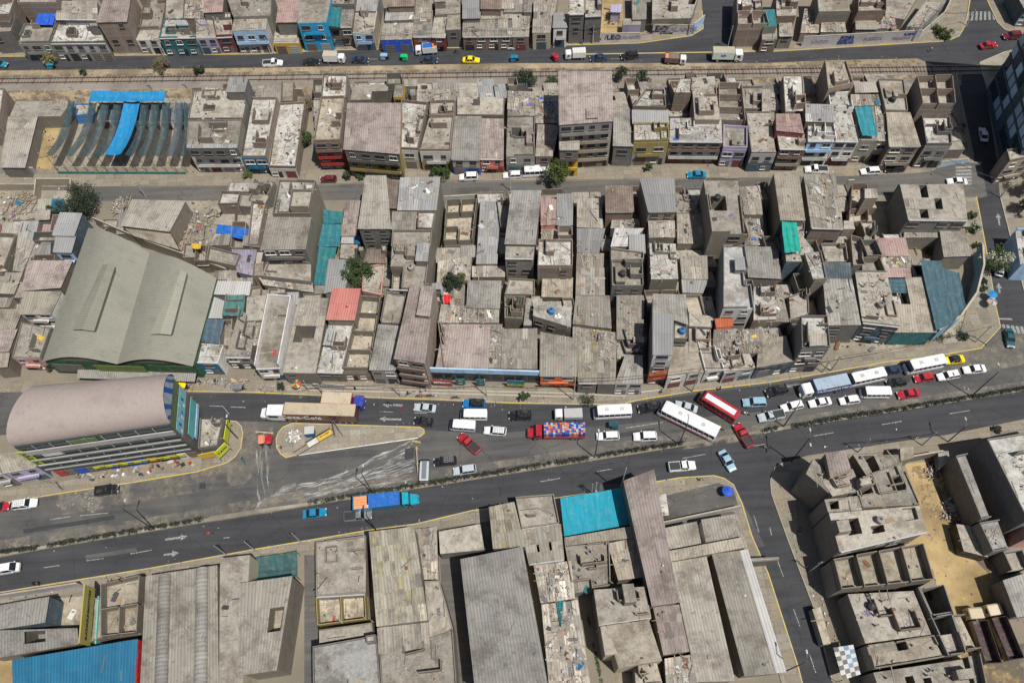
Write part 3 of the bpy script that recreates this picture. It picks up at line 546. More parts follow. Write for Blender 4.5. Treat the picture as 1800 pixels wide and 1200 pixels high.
    if rk in 'kwgto' and 'q' not in opt and 'R' not in opt and W_ > 4 and D_ > 4 and h > 3.5:   # half-built walls, columns, steel
        PWM = mat('b', 'brick') if r.random() < .45 else WM; e = .03
        for _ in range(int(r.choice((1, 2, 2, 3)) * max(1, W_ * D_ / 90))):
            u, v = r.uniform(.06, .8), r.uniform(.06, .8); hh = r.uniform(.6, 2.1); lu, lv_ = r.uniform(1.5, 4) / W_, r.uniform(1.5, 4.5) / D_
            pb.bar(bil(u, v, 0), bil(min(u + lu, .97), v, 0), .15, h + .003, h + hh, PWM)
            if r.random() < .75: pb.bar(bil(u - .1 / W_, v + .1 / D_, 0), bil(u - .1 / W_, min(v + lv_, .97), 0), .15, h + .003, h + hh - .006, PWM)
            if r.random() < .5: pb.bar(bil(min(u + lu, .97), v + .1 / D_, 0), bil(min(u + lu, .97), min(v + lv_ * .8, .96), 0), .15, h + .003, h + hh * .8, PWM)
        if r.random() < .5:
            for k in range(r.randint(3, 7)):
                p = bil(r.uniform(.04, .96), r.uniform(.04, .96), h + .004); pb.box(p, .24, .24, r.uniform(.7, 1.6), mat('p', 'lgrey')); [pb.box(p + Vector((dx, dy, .5)), .03, .03, r.uniform(1.0, 1.8), RUST) for dx in (-.08, .08) for dy in (-.08, .08)]
    if 'R' in opt or 'Q' in opt:                        # roofless rooms: partition walls standing on the slab
        nu = max(1, round(W_ / 4)); nv_ = max(1, round(D_ / 4.2)); ph = 2.3 if 'R' in opt else 1.5
        for a in range(nu + 1):
            u = a / nu; e = .01 if a in (0, nu) else 0; uu = min(max(u, .012), .988)
            for b_ in range(nv_):
                if 0 < a < nu and r.random() < .25: continue
                pb.bar(bil(uu, b_ / nv_ + .015, 0), bil(uu, (b_ + 1) / nv_ - .015, 0), .15, h + .003, h + ph * r.uniform(.85, 1), WM)
        for b_ in range(nv_ + 1):
            v = b_ / nv_; vv = min(max(v, .012), .988)
            for a in range(nu):
                if 0 < b_ < nv_ and r.random() < .3: continue
                pb.bar(bil((a + .012) / nu, vv, 0), bil((a + .9) / nu, vv, 0), .15, h + .003, h + ph * r.uniform(.8, 1) - .01, WM)
    if 'r' in opt:                                      # bare reinforcement stubs and columns
        for u in (.03, .5, .97):
            for v in (.03, .5, .97): 
                p = bil(u, v, h); pb.box(p + Vector((.0, .0, .004)), .25, .25, r.uniform(.5, 1.3), mat('p', 'lgrey'))
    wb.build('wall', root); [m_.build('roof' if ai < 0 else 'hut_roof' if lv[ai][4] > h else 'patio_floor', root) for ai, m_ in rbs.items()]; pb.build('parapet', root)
    ax = (BR - BL).normalized(); ax.z = 0; nrm = Vector((ax.y, -ax.x, 0))
    if fac not in ('-', 'X'): facade(root, BL, BR, h, nrm, fac, r, 'B' in opt)
    if 't' in opt: TANKS.append((bil(r.uniform(.25, .75), r.uniform(.3, .8), h), NZ[0], root))
    if 'g' in opt and False: pass
    ALLH.append(dict(P=P, root=root, c=bil(.5, .5, 0), h=h, rc=rk, col=rc.partition(':')[2] or dict(k='beige', w='white', g='grey', l='grey', t='tan', o='sandy', m='beige', j='beige', M='beige', c='', b='').get(rk, ''), wall=wallc, fac=fac, opt=opt, zone=zone, W=W_, D=D_, label=label, s=NZ[0]))
    return root, bil, P
PROTO = {}
def window_mesh(w_, h_, kind):
    k = (round(w_, 1), round(h_, 1), kind)
    if k in PROTO: return PROTO[k]
    fr = MB(); fm = mat('p', {'w': 'white', 'g': 'dgrey', 'b': 'lgrey'}[kind]); t_ = .07
    for (cx, cz, sx, sz) in ((0, 0, k[0], t_), (0, k[1] - t_, k[0], t_), (-k[0] / 2 + t_ / 2, t_, t_, k[1] - 2 * t_), (k[0] / 2 - t_ / 2, t_, t_, k[1] - 2 * t_), (0, t_, .05, k[1] - 2 * t_)):
        fr.box((cx, -.05, cz), sx, .08, sz, fm)
    fr.box((0, -.1, -.08), k[0] + .2, .2, .08, fm)
    pn = MB(); pn.box((0, -.028, .03), k[0] - .06, .03, k[1] - .06, GLASS)
    PROTO[k] = (fr.mesh('window'), pn.mesh('pane')); return PROTO[k]
def put(name, me, parent, loc, rz=0):
    o = bpy.data.objects.new(name, me); C.objects.link(o)
    if parent is not None:
        o.parent = parent; po = Vector(parent['_o']) if '_o' in parent else Vector(); o.location = Vector(loc) - po
    else: o.location = loc
    o.rotation_euler = (0, 0, rz); return o
def facade(root, BL, BR, h, nrm, fac, r, balc):
    cols = fac.split('/'); ns = len(cols) if len(cols) > 1 else max(1, round(h / 2.8)); 
    if len(cols) == 1: cols = cols * ns
    L = (BR - BL).length; ax = (BR - BL).normalized(); rz = math.atan2(ax.y, ax.x); fh = h / ns
    org = BL.copy(); org.z = 0
    pf = MB()
    for s in range(ns):
        if cols[s] != '.':
            a = org + ax * .02 + nrm * .03; b = org + ax * (L - .02) + nrm * .03
            pf.bar(a, b, .06, s * fh + .002 * s, (s + 1) * fh - .0, mat('p', cols[s]))
    if pf.f: pf.build('facade', root)
    bays = max(1, round(L / 3.2)); bw = L / bays
    for s in range(ns):
        for k in range(bays):
            if cols[s] == '.' and (s == 0 or r.random() < .45): continue
            c = org + ax * (bw * (k + .5)) + nrm * .07
            if s == 0:
                typ = r.random()
                if typ < .5:
                    dm = MB(); wd, hh = min(bw * .75, 2.5), min(2.4, fh - .3); mt = r.choice([mat('p', 'dgrey'), mat('p', 'brown'), mat('p', 'maroon'), mat('p', 'black'), mat('p', 'lgrey'), mat('p', 'slate')]); cc = c + Vector((0, 0, .02))
                    dm.box(cc, wd, .07, hh, mt, rz); 
                    for q in range(4): dm.box(cc + nrm * .04 + Vector((0, 0, .2 + q * hh / 4)), wd, .04, .05, DARKM, rz)
                    dm.build('shutter', root)
                else:
                    dm = MB(); cc = c + ax * (bw * .2) + Vector((0, 0, .02)); dm.box(cc, .95, .07, min(2.1, fh - .2), r.choice([mat('p', 'dgrey'), mat('p', 'brown'), mat('p', 'black')]), rz); d_ = dm.build('door', root)
                    ww = min(1.2, bw * .4); fm, pm = window_mesh(ww, min(1.0, fh - 1.2), 'w'); o = put('window', fm, root, c - ax * (bw * .2) + Vector((0, 0, .95)), rz); p_ = bpy.data.objects.new('pane', pm); C.objects.link(p_); p_.parent = o
            else:
                ww = min(r.choice((1.2, 1.5, 1.8, 2.2)), bw * .78); hh = min(1.3, fh * .5); fm, pm = window_mesh(ww, hh, r.choice('wggbg') if cols[s] != '.' else 'g')
                o = put('window', fm, root, c + Vector((0, 0, s * fh + .85)), rz); p_ = bpy.data.objects.new('pane', pm); C.objects.link(p_); p_.parent = o
        if s > 0 and (balc or (cols[s] != '.' and r.random() < .35)):
            bm_ = MB(); ln = L * (.94 if balc else r.uniform(.4, .8)); m_ = mat('p', cols[s] if cols[s] != '.' else 'beige'); cc = org + ax * (L / 2) + nrm * .46 + Vector((0, 0, s * fh - .08))
            bm_.box(cc, ln, .78, .14, m_, rz); bm_.box(cc + nrm * .34 + Vector((0, 0, .14)), ln, .08, .75, m_, rz); bm_.build('balcony', root)
    if r.random() < .5 and ns > 1:
        cb = MB(); cb.box(org + ax * (L / 2) + nrm * .15 + Vector((0, 0, h - .12)), L * .98, .26, .2, mat('p', 'lgrey'), rz); cb.build('cornice', root)
# ---------------------------------------------------------------- the blocks: tile height BL BR TR TL wall roof facade opt | [levels] | label
DATA = '''
@top
00 6.6 -80,225 78,215 110,110 -80,110 dgrey k dgrey - | |
00 9 -80,95 60,92 110,-60 -80,-60 brick w brick a
00 9.5 120,30 380,30 385,-150 150,-150 brick k - - | |bare brick house behind the royal blue awning
00 5.6 118,290 332,287 380,150 165,170 grey k dgrey/grey a
00 5.6 334,290 700,287 655,150 387,150 grey w grey/lgrey xa
00 7.4 367,128 645,132 640,10 380,10 lgrey m . -
00 10 640,150 835,145 870,-60 700,-60 brick M:pink dgrey - | |tall dark house with bare brick side wall, pink roof, on the far avenue
00 4.6 895,265 1045,262 1060,192 925,195 white k white -
00 5 925,195 1060,190 1110,-80 960,-80 brick k - xa
00 5.6 1050,255 1290,250 1212,130 1090,130 teal k teal a | |dark teal-fronted house on the far avenue
00 6 1090,125 1205,125 1215,-60 1100,-60 beige k - q
00 5.2 1295,255 1425,250 1400,130 1290,130 lilac k lilac x
00 5 1427,250 1533,245 1530,125 1402,130 maroon k maroon -
00 5 1215,125 1345,125 1350,-60 1220,-60 brick j - x
00 7.6 1342,85 1465,80 1475,-60 1360,-60 beige M:rose - -
00 5.5 1345,125 1520,122 1525,90 1345,95 beige w - x
00 7.2 1530,205 1752,197 1762,110 1545,118 white m:beige white/pale B | |white three-storey house on the far avenue left of the pink strip roof
00 8.2 1535,112 1790,105 1795,-60 1480,-60 beige k - -
00 8.2 640,-20 700,-25 700,-60 640,-60 brick k - -
10 3.3 115,285 285,285 275,155 130,155 yellow k yellow q | |single-storey yellow-fronted house with a brown roof, left of the bright blue house
10 7.3 135,150 268,148 300,-60 165,-60 beige M:rose - - | |house under a narrow dusty pink metal roof behind the yellow front
10 8.8 272,155 465,150 505,-60 285,-60 sky k sky q | |bright blue three-storey house on the far avenue
10 6.2 480,182 632,180 650,42 500,45 brown m:grey brown - | |
10 7.5 498,37 650,38 662,-60 500,-60 beige k - a
10 5.2 637,225 776,222 800,78 655,80 cream k cream/pale -
10 5.7 655,76 792,76 820,-60 670,-60 lgrey m:lgrey - -
10 5.1 850,138 1036,132 1045,48 862,52 beige m:white - - | |low house with a patched whitish sheet roof beside the narrow alley
10 4.1 822,265 1026,260 1038,142 842,146 yellow m royal q | |low shop with a royal blue front on the far avenue
10 7 870,46 1042,42 1045,-60 870,-60 brown M:brown - -
10 4.2 1034,245 1156,245 1172,-60 1048,-60 maroon m maroon -
10 4.3 1158,245 1248,248 1262,102 1178,106 maroon m maroon -
10 5.3 1180,100 1346,90 1350,-60 1184,-60 tan k - a
10 5.6 1252,200 1348,196 1346,96 1262,100 grey t dgrey q
10 4.2 1360,246 1690,243 1690,130 1364,130 brown m brown -
10 5.6 1364,125 1476,122 1480,-60 1366,-60 beige M:lgrey - -
10 6.6 1484,60 1612,62 1620,-60 1484,-60 brown M:brown - -
10 4.4 1484,126 1690,124 1692,66 1484,66 beige m - -
10 5.2 1620,60 1700,62 1700,-60 1624,-60 lgrey m - -
20 4.2 2,246 110,245 120,88 2,88 brown m brown -
20 5 -50,84 72,80 76,-60 -50,-60 beige m:grey - -
20 5.4 76,84 128,84 132,-60 80,-60 beige m:grey - -
20 5 135,222 252,218 310,-60 150,-60 cream m cream -
20 6 272,185 360,183 336,84 278,86 lgrey M:lgrey white -
20 9 378,98 475,95 472,-60 378,-60 dgrey w dgrey x | |tall dark grey house with a rubble-white roof on the far avenue
20 8.2 482,110 592,106 600,-60 490,-60 dgrey k grey x
20 3 650,84 714,82 720,32 655,35 lilac M:lilac - - | |small lavender shed in the sandy yard
20 4 796,132 884,130 886,-60 790,-60 grey m - -
20 3.4 730,165 850,165 850,128 730,122 lilac k - q
20 4.4 922,130 1186,122 1240,-60 922,-60 tan k - - |.82,.5,.98,.95,0,g|corner building with a large dusty flat roof beside the side street
20 5.2 1478,205 1682,200 1660,118 1478,118 brick k brick R | |roofless brick rooms on the corner of the dark side alley
20 6.2 1480,108 1650,72 1650,-60 1480,-60 brick w - x
30 6.4 -30,180 60,175 45,62 -30,62 beige c:teal - -
30 4.2 -40,262 62,260 60,184 -36,186 brown k brown -
30 4.2 75,238 166,236 152,112 72,112 beige m dgrey -
30 6.4 58,108 186,104 188,-60 50,-60 brown k - a
30 3 216,220 340,218 320,62 242,62 brick j - xy
30 6.2 327,98 542,94 532,-60 312,-60 beige k - p
30 3.6 347,215 515,213 496,100 358,100 tan j - x
30 5.2 577,108 766,104 768,-60 582,-60 brown k - P
30 3.6 582,195 716,195 702,112 578,112 lgrey M:cream - -
30 3 716,190 840,188 830,112 706,112 lgrey j - xy
30 3 774,110 900,130 1010,-60 772,-60 grey k - q
30 2.8 905,190 1000,195 1170,20 1040,10 lgrey k - x
30 5.2 1690,64 1850,72 1850,-90 1610,-90 slate M:grey pale/slate - | |dark building with a light roof in the far right corner past the crossing
@rail
00 6 -150,850 0,842 35,590 -120,592 brick w brick - | |brick house with a whitish roof at the frame's left edge beside the railway
00 3.6 5,1104 165,1106 246,770 60,770 grey M:beige - - | |long beige metal shed left of the netted court
00 3.8 62,768 402,768 470,668 105,668 beige k - q
00 8 1228,980 1570,980 1598,792 1240,798 beige k white/white/dgrey x |.02,0,.98,.12,8.3,m:lgrey|cracked flat-roofed building with a white front beside the netted court
00 7.4 1240,790 1600,788 1640,590 1278,600 beige k - x |.25,.3,.45,.5,3,g;.3,.68,.5,.76,3,g
00 10 1490,608 1612,608 1636,516 1515,515 dgrey m:lgrey - -
10 5.4 -90,1045 70,1045 145,655 -20,655 brick w cyan/cyan px | |house with a turquoise two-storey front left of the open plot
10 3.2 85,1112 265,1116 330,680 150,690 brick w white px
10 9 380,945 560,940 592,645 432,650 brick o maroon/red/red/brown pB | |red-fronted four-storey house beside the overgrown gap
10 8.6 432,645 600,640 606,500 446,498 tan w - px
10 9.1 580,985 945,1015 955,680 606,680 olive M:pink brown/olive/dgrey B | |broad house under a large faded pink corrugated roof beside the red-fronted house
10 5 620,662 870,652 872,558 640,560 beige k - q |.55,0,1,.55,0,g
10 5.6 905,640 965,640 978,555 915,555 yellow k yellow q
10 6.2 942,990 1070,995 1136,690 960,672 brick w cream/white px
10 6.6 1076,1000 1284,1000 1308,770 1140,775 brick k olive/white px
10 6 1145,768 1308,766 1314,675 1150,680 brick k - pt |.4,.2,.7,.6,3,g
10 5 1060,674 1316,668 1316,592 1062,592 brick j - x
10 5.2 1292,1052 1474,1056 1484,768 1310,766 tan M:grey royal/tan - | |house with a grey-green ribbed metal roof and blue ground-floor doors
10 4.6 1477,1050 1632,1052 1632,784 1490,782 salmon m:pink red/salmon -
10 3.6 1322,762 1635,764 1640,640 1322,640 beige k - -
20 5.6 -40,1030 150,1030 150,770 -30,772 dgrey k dgrey/grey a
20 4.2 -30,765 148,765 150,608 -25,600 grey j - xy
20 5 155,1030 270,1032 308,825 172,822 maroon m maroon/brown x
20 4.2 155,815 305,815 305,600 155,605 brick j - xy
20 14.3 312,825 666,802 655,470 308,470 tan M:pink brown/tan/tan/tan/grey B |.52,.06,.72,.25,14.9,M:pink|tallest house of the block, five storeys under a large pink-beige metal roof
20 9 316,985 440,985 440,872 316,872 yellow M:beige yellow/yellow/dgrey B | |narrow yellow house with a small pitched roof in front of the tallest house
20 6.6 670,962 796,965 770,712 676,712 grey M:grey grey -
20 7.5 800,942 1035,936 1030,820 800,820 olive w grey/olive px
20 7.9 796,815 1030,812 1028,730 794,725 grey M:lgrey - -
20 7 790,720 1015,725 1005,600 880,600 brick w - px
20 7.1 1037,935 1388,938 1380,775 1042,780 white w maroon/white/brown Bx | |wide house with a long balcony and white and brown storeys
20 9.6 1072,610 1182,610 1192,522 1110,522 brick w - x
20 8.6 1204,790 1372,790 1336,502 1182,512 brick k - x
20 3.4 1020,770 1196,765 1100,690 1020,680 beige j - x
20 5 1352,835 1530,842 1504,582 1352,582 brick k brick R | |roofless brick rooms between two rubble roofs near the railway
20 5.8 1388,985 1546,990 1546,848 1390,838 lilac k lilac p
20 6 1575,1015 1742,1015 1700,742 1538,742 dgrey k slate/lgrey x
20 4.2 1506,735 1645,738 1648,580 1508,582 tan k - xp
20 6 1650,735 1700,738 1700,590 1650,590 beige m - -
30 8.6 56,862 236,880 208,752 52,752 maroon m:rose - - | |narrow house with a faded rose sheet roof above a stepped terrace
30 7 76,982 242,985 242,885 58,872 maroon k maroon/tan/brown Bx
30 6 112,745 242,740 228,502 98,502 brick w - x
30 10 390,605 560,565 512,412 370,408 brick t #brick p | |tall brown-walled house standing close to the railway
30 9.4 250,802 434,808 432,692 246,686 dgrey m:lgrey - -
30 8 262,932 440,932 444,812 262,808 white w white/white/pale Bx
30 8 442,932 596,935 522,622 392,632 white w maroon/white/white px
30 7.2 598,925 722,927 700,702 575,705 tan k tan/tan -
30 7 724,925 814,925 766,702 704,705 tan j tan/cream xy
30 7.4 548,700 762,696 740,625 545,625 tan j - xy
30 7.8 577,612 722,608 702,542 570,542 beige M:beige - -
30 8 802,965 1000,965 932,742 782,742 brown M:tan brown/tan/brown - | |house with a smooth brown pitched metal roof beside a deep alley
30 8.2 772,735 920,738 892,532 722,528 tan k - t
30 7.2 1032,965 1206,965 1192,772 1002,772 grey w grey/grey px
30 9.8 992,725 1212,728 1196,538 957,542 brick k - R | |house with roofless brick rooms at the block's right end near the railway
@mid
01 3.2 245,325 326,322 340,186 260,186 beige M:beige - -
01 3 -60,400 -5,395 0,345 -60,350 rose k - x
01 6.8 350,422 490,426 540,280 400,275 slate M:lgrey slate/white - | |tall hut with a shiny grey metal roof above the hangar's left corner
01 6.2 354,532 472,536 500,432 372,432 slate M:lgrey slate/pale -
01 4 272,425 345,425 365,355 288,355 rose m:rose - -
01 6 140,790 402,770 478,592 192,590 beige M:pink - -
01 7 132,940 336,942 402,795 160,795 white M:cream white - | |house with cream striped metal roof and white walls left of the hangar
01 4.2 86,658 150,668 232,470 122,432 beige m - x
01 4 0,808 92,812 150,672 40,672 beige m - x
01 3.8 150,660 260,580 350,572 240,470 beige j - x
01 4.4 210,565 330,565 335,475 280,470 beige m:lgrey - -
01 5 -60,1040 100,1040 150,912 -60,912 tan M:tan - -
01 5.2 -60,1190 60,1190 112,1046 -60,1046 tan M:pink - -
01 5 -60,905 60,900 90,840 -60,835 brick j - -
01 5 82,1234 268,1238 338,1040 145,1000 beige k rose x
01 4.6 -60,1300 48,1290 62,1200 -60,1200 tan M:tan - -
01 4 -60,830 -5,828 30,690 -60,690 tan k - p
01 3.4 -60,680 50,660 130,440 -60,430 tan k - P
01 5.2 802,362 1120,400 1224,200 876,190 tan M:beige - - | |broad shed under a dusty beige ribbed roof right of the big dark tree
01 4.2 884,432 1178,518 1118,406 804,366 beige M:tan - q
01 5.8 1440,236 1572,232 1592,152 1462,150 brick w - px
01 5.8 1576,232 1662,236 1672,160 1594,158 grey k - x
01 6 1500,145 1690,150 1700,80 1510,85 brick w - x
01 5 1366,494 1506,490 1522,420 1382,420 beige m - -
01 4 1366,602 1560,642 1592,560 1382,510 tan k - p
01 5 1602,490 1705,502 1712,425 1612,428 beige M:beige - -
01 4 1566,668 1660,690 1690,522 1530,520 lilac m:lilac - x
01 5.2 1408,812 1640,818 1655,730 1437,726 lgrey M:white - - | |shed with a clean pale metal roof right of the hangar
01 4.8 1352,968 1464,970 1480,858 1392,822 lgrey M:white - -
01 4.6 1300,1270 1438,1274 1478,1150 1330,1140 white w cyan x
01 5 1484,1230 1652,1232 1690,1000 1582,905 grey k dgrey/grey xr
01 5 1465,960 1600,958 1618,822 1490,826 grey k - -
01 4 1630,890 1700,895 1720,772 1662,780 brick k - p
11 6 -44,198 62,214 128,82 2,86 beige k - a
11 5 -50,498 20,500 72,222 -20,215 brick w - px
11 10 112,300 360,300 400,76 156,70 tan w - px |.5,.05,1,.55,12,k|tall tan-walled building with a white-stained roof terrace beside the green net alley
11 10.4 36,520 324,516 362,308 82,306 tan M:beige dgrey/dgrey/dgrey/dgrey - | |grey-fronted building with a dusty ribbed roof and small square windows
11 5 32,702 362,740 364,612 66,612 beige k - -
11 4 48,752 382,802 372,742 18,706 beige j - x
11 4.2 562,430 662,430 690,198 592,195 pink m:pink - -
11 3.6 564,475 640,478 640,432 570,432 lgrey M:white - -
11 3.6 642,478 682,480 686,434 642,432 cyan M:cyan - -
11 3.4 552,575 652,585 672,486 560,482 tan k - -
11 4.6 452,806 586,772 630,586 484,582 lgrey M:lgrey - - | |shed with a curved light grey corrugated roof beside the round green tree
11 6.8 467,980 648,984 687,776 510,772 tan M:salmon - - | |building with a bright salmon-red corrugated roof
11 10.2 676,384 886,384 856,30 726,30 grey M:beige #grey - | |tall house with a long beige ribbed roof touching the middle street
11 9.6 858,245 928,248 938,82 862,45 brown M:brown - -
11 4.2 714,605 852,608 842,520 738,515 pink M:brown - -
11 3 700,800 830,828 850,622 710,640 rose k - x
11 11 932,262 1190,262 1214,42 952,45 tan m:lgrey - x |.5,0,1,.0,11,k|high house with a patched grey-white roof over the middle street
11 10.4 892,388 1050,390 1060,268 900,268 tan m - -
11 9.6 878,780 1118,792 1165,402 902,402 tan k dgrey pxt |.7,.4,1,.7,11.6,m:lgrey;.0,.0,.35,.35,6.5,k|long tall building with an open roof terrace and bare ochre side wall
11 9.9 1066,388 1166,395 1190,270 1070,268 tan w - x
11 7 822,1000 958,1005 1000,802 860,792 grey k - pq
11 6.2 752,1310 920,1315 955,1022 812,1010 grey M:grey grey/grey - | |low grey-roofed building in the shade of the tall pink-roofed block
11 11.4 914,1240 1110,1268 1180,760 1022,745 brick M:pink #brick/brown/brown/brown B |.55,.55,1,.93,13,M:pink|tall brick block under a long pink-beige ribbed roof by the main road
11 5.4 0,1304 162,1298 246,852 88,842 white k white P | |white-walled house with high parapets around its courtyard roof
11 4.6 -60,1150 20,1150 60,1000 -60,1010 brick j - x
11 5.6 -70,990 40,985 70,820 -60,830 brick k - x
11 5 176,1334 394,1338 482,842 282,840 beige k grey q |.1,.4,.75,.62,0,g;0,.62,1,1,5.3,m|beige house with a collapsed hole in its roof, left of the salmon-red roof
11 4.2 402,1328 574,1334 642,1004 482,990 beige w grey x |.1,.48,.42,.78,5.6,M:lgrey
11 3 582,1335 760,1335 830,860 700,850 tan o brown xR | |half-ruined roofless plot of earth and rubble before the grey-roofed building
11 3 1242,500 1430,492 1462,216 1262,230 tan o - Rx | |gutted roofless house full of rubble beside the ochre side wall
11 4.2 1452,615 1588,615 1612,206 1482,200 tan m:lgrey - p | |long low house roofed with pale grey panels between taller walls
11 3.4 1192,740 1410,722 1422,560 1202,600 tan j - x
11 3.4 1425,700 1640,700 1640,630 1425,630 brick j - xy
11 4.6 1392,900 1604,905 1614,726 1402,722 beige M:grey - - | |shed with a dusty grey ribbed roof right of the red canopy
11 4.2 1202,1000 1600,1002 1600,912 1222,882 beige j - x
11 4.6 1190,1290 1528,1300 1540,1012 1240,1010 beige M:pink - -
11 4.6 1200,1000 1240,1300 1245,1010 1205,1005 brick k - x
11 4.4 1534,1300 1612,1302 1622,1012 1545,1012 brick j - x
11 4.6 1618,1302 1852,1305 1852,1040 1628,1045 tan m - -
21 10 -44,482 150,486 188,130 2,130 beige M:grey - - | |long tall house with a plain grey-beige roof left of the round street tree
21 9 -46,578 142,580 150,488 -42,484 beige k dgrey q
21 3.6 -50,825 150,828 150,725 -20,716 tan k - -
21 4.6 -50,980 70,985 90,838 -50,832 tan k - a
21 4.4 75,1020 130,1020 130,840 95,838 slate k - -
21 5 192,360 290,356 290,190 190,165 salmon m:rose - x
21 5.2 296,360 398,360 402,152 298,155 lgrey m:lgrey - -
21 4.4 300,462 396,462 396,402 306,402 brick k - R
21 3.4 195,460 295,460 295,365 195,368 brick j - xy
21 8.4 168,640 400,640 400,466 175,466 brick w grey px | |square house with potted plants all round its rubble roof terrace
21 4.2 197,830 396,835 400,705 202,700 tan m:tan - -
21 7 136,955 390,1032 395,900 146,866 brick w brick/brick xt | |skewed brick house with blue basin on its pale roof
21 5.2 430,374 600,378 585,182 430,186 beige m - -
21 5 430,540 572,542 614,382 430,380 beige m:lgrey - -
21 5 426,640 600,640 604,546 430,546 beige j - -
21 5.2 422,818 610,820 606,642 426,642 beige m - -
21 5 402,1008 654,1040 642,824 422,822 beige m - -
21 3.6 400,1150 660,1160 650,1045 402,1012 brick j - xy
21 8.6 620,272 800,270 790,100 616,100 brown M:brown #brick/brick - | |brown-roofed upper house near the middle street beside the light metal roof
21 5.6 652,380 802,376 800,318 662,314 grey j - x
21 7.6 652,500 770,498 866,382 682,380 lgrey m:white - - | |house with shiny silver-white sheets on its roof
21 8 776,546 875,542 870,420 776,420 lgrey M:lgrey - -
21 8 652,600 868,596 868,548 652,520 brick k - p
21 7.8 656,770 866,770 860,602 652,600 grey t grey pt
21 5 692,1110 860,1110 872,822 692,822 beige m - x
21 3.4 692,1240 860,1240 862,1118 692,1118 grey k - a
21 11 900,270 1080,268 1066,52 846,52 brick M:lgrey #brick - | |tall house with a clean light grey metal roof by the middle street
21 8 906,440 1074,440 1070,332 900,332 tan j - -
21 8.8 916,718 1098,716 1080,480 904,476 tan w tan x | |house with a rubble-covered whitish roof and two small windows, mid-block
21 4 930,800 1095,800 1095,735 930,735 brown j - x
21 5 1084,280 1240,280 1176,156 1082,160 beige k - x
21 5 1092,480 1270,480 1250,284 1088,286 tan m - -
21 5 1122,712 1290,715 1285,560 1106,560 beige m - -
21 4.6 1126,802 1258,806 1290,722 1118,712 lgrey m:lgrey - -
21 9.6 932,935 1155,1008 1140,816 932,812 grey M:grey - -
21 12.6 932,1210 1058,1210 1060,945 932,938 dgrey M:lgrey slate/dgrey/dgrey/lgrey/white - | |narrow dark tower house with the red and yellow billboard on its front
21 8 1066,1110 1155,1112 1155,1014 1070,1012 grey k grey t
21 9.8 1388,915 1590,912 1532,500 1388,500 lgrey l lgrey p |.0,.0,.05,.0,9.8,l;.78,.35,1,.62,7.5,k;.45,.55,.8,.75,11.6,M:lgrey|pale grey L-shaped house with light walls and a silver roof hut
21 11.4 1312,420 1530,420 1490,60 1262,60 tan k brick ptq |.08,.42,.58,.7,7,g|tall tan-brick house with a deep stairwell cut into its roof
21 5 1532,290 1650,290 1630,102 1496,110 beige j - -
21 3.4 1536,490 1660,490 1650,300 1536,300 brick j - xy
21 6 1560,700 1720,708 1700,502 1536,500 beige M:grey - -
21 6 1592,985 1745,980 1725,760 1592,765 brick w - x | |house roof heaped with broken stone blocks right of the pale grey house
21 5 1162,1030 1316,1038 1340,962 1162,936 beige k - -
21 6.4 1350,1030 1452,1022 1450,970 1342,975 salmon M:orange - -
21 5 1322,1200 1650,1200 1642,1045 1332,1050 beige j - xt
21 5.2 1165,1195 1315,1200 1310,1045 1165,1040 beige k - x
22 4.8 186,226 425,230 430,-20 190,-65 red M:beige orange x | |shop with an orange frame front and a beige ribbed roof
22 4.8 436,274 560,276 565,0 432,0 dgrey m:cream dgrey - 
22 4.8 566,280 680,280 684,130 566,130 dgrey m dgrey -
22 4.4 566,128 684,126 690,-60 568,-60 brick j - x
22 5 682,276 862,276 858,92 748,88 dgrey m:grey lgrey -
22 4 748,80 860,80 862,-60 700,-60 dgrey k - x
22 5 1022,240 1266,200 1208,0 1062,0 white t white q | |low house with a smooth dusty roof and white parapet front beside the dark tower
22 4.8 1270,203 1394,184 1360,60 1218,2 white k white x
22 4.6 1396,208 1605,172 1560,60 1384,75 grey k lgrey x
31 9.6 85,326 240,328 196,10 40,10 tan M:tan - - | |long tall house with a plain tan ribbed roof beside the teal awning
31 7.4 120,600 230,600 242,335 92,335 slate k - -
31 8.6 286,380 498,386 442,30 236,30 brick j brick x | |house with a jumble of rubble and pinkish sheets and windows to the rear
31 5 500,385 575,385 560,330 500,330 brick k - -
31 3 512,380 640,362 634,122 536,122 brick o - R
31 9 640,182 725,180 712,122 640,122 brick m - -
31 5 640,470 700,470 700,345 600,345 tan k - pa
31 8.8 922,326 1320,330 1290,86 866,90 grey k grey q |.3,.62,.42,.98,3,g;.22,.05,.36,.3,3,g;.0,.3,.22,.6,8.9,m;.5,.3,.62,.6,4,g|big flat-roofed house with rectangular light shafts near the crossing
31 4.4 896,440 1130,440 1122,386 902,382 beige m - -
31 5 1162,566 1330,560 1290,382 1132,382 beige M:beige - - | |low house with a beige ribbed roof beside the avenue hedge
31 5.2 742,560 930,560 900,442 722,445 pink M:rose - - | |house with a faded pink ribbed roof left of the small green garden
31 4.8 757,638 940,638 932,562 746,562 beige j - x
31 5 787,700 940,700 932,642 772,642 pink M:rose - -
31 5.4 840,1062 1104,1062 1060,882 838,880 teal M:tan - q
31 5.4 944,878 1058,880 1018,702 908,705 tan M:tan - - | |shed with a weathered brown wooden roof left of the dark green canopy
31 7.2 622,1002 870,1030 782,662 572,662 grey k slate tx | |broad house with a dusty flat roof and round water tank above the forecourt
31 7.6 622,658 684,658 678,616 620,616 grey k - -
31 7.4 392,1020 612,1016 552,712 362,712 grey m:grey dgrey - | |house with grey corrugated sheets beside the forecourt
31 7.4 386,708 546,706 540,606 372,606 slate M:slate - -
31 4.4 370,600 520,598 505,492 340,495 tan k - p
31 3.6 545,650 620,650 604,470 530,450 tan k - P
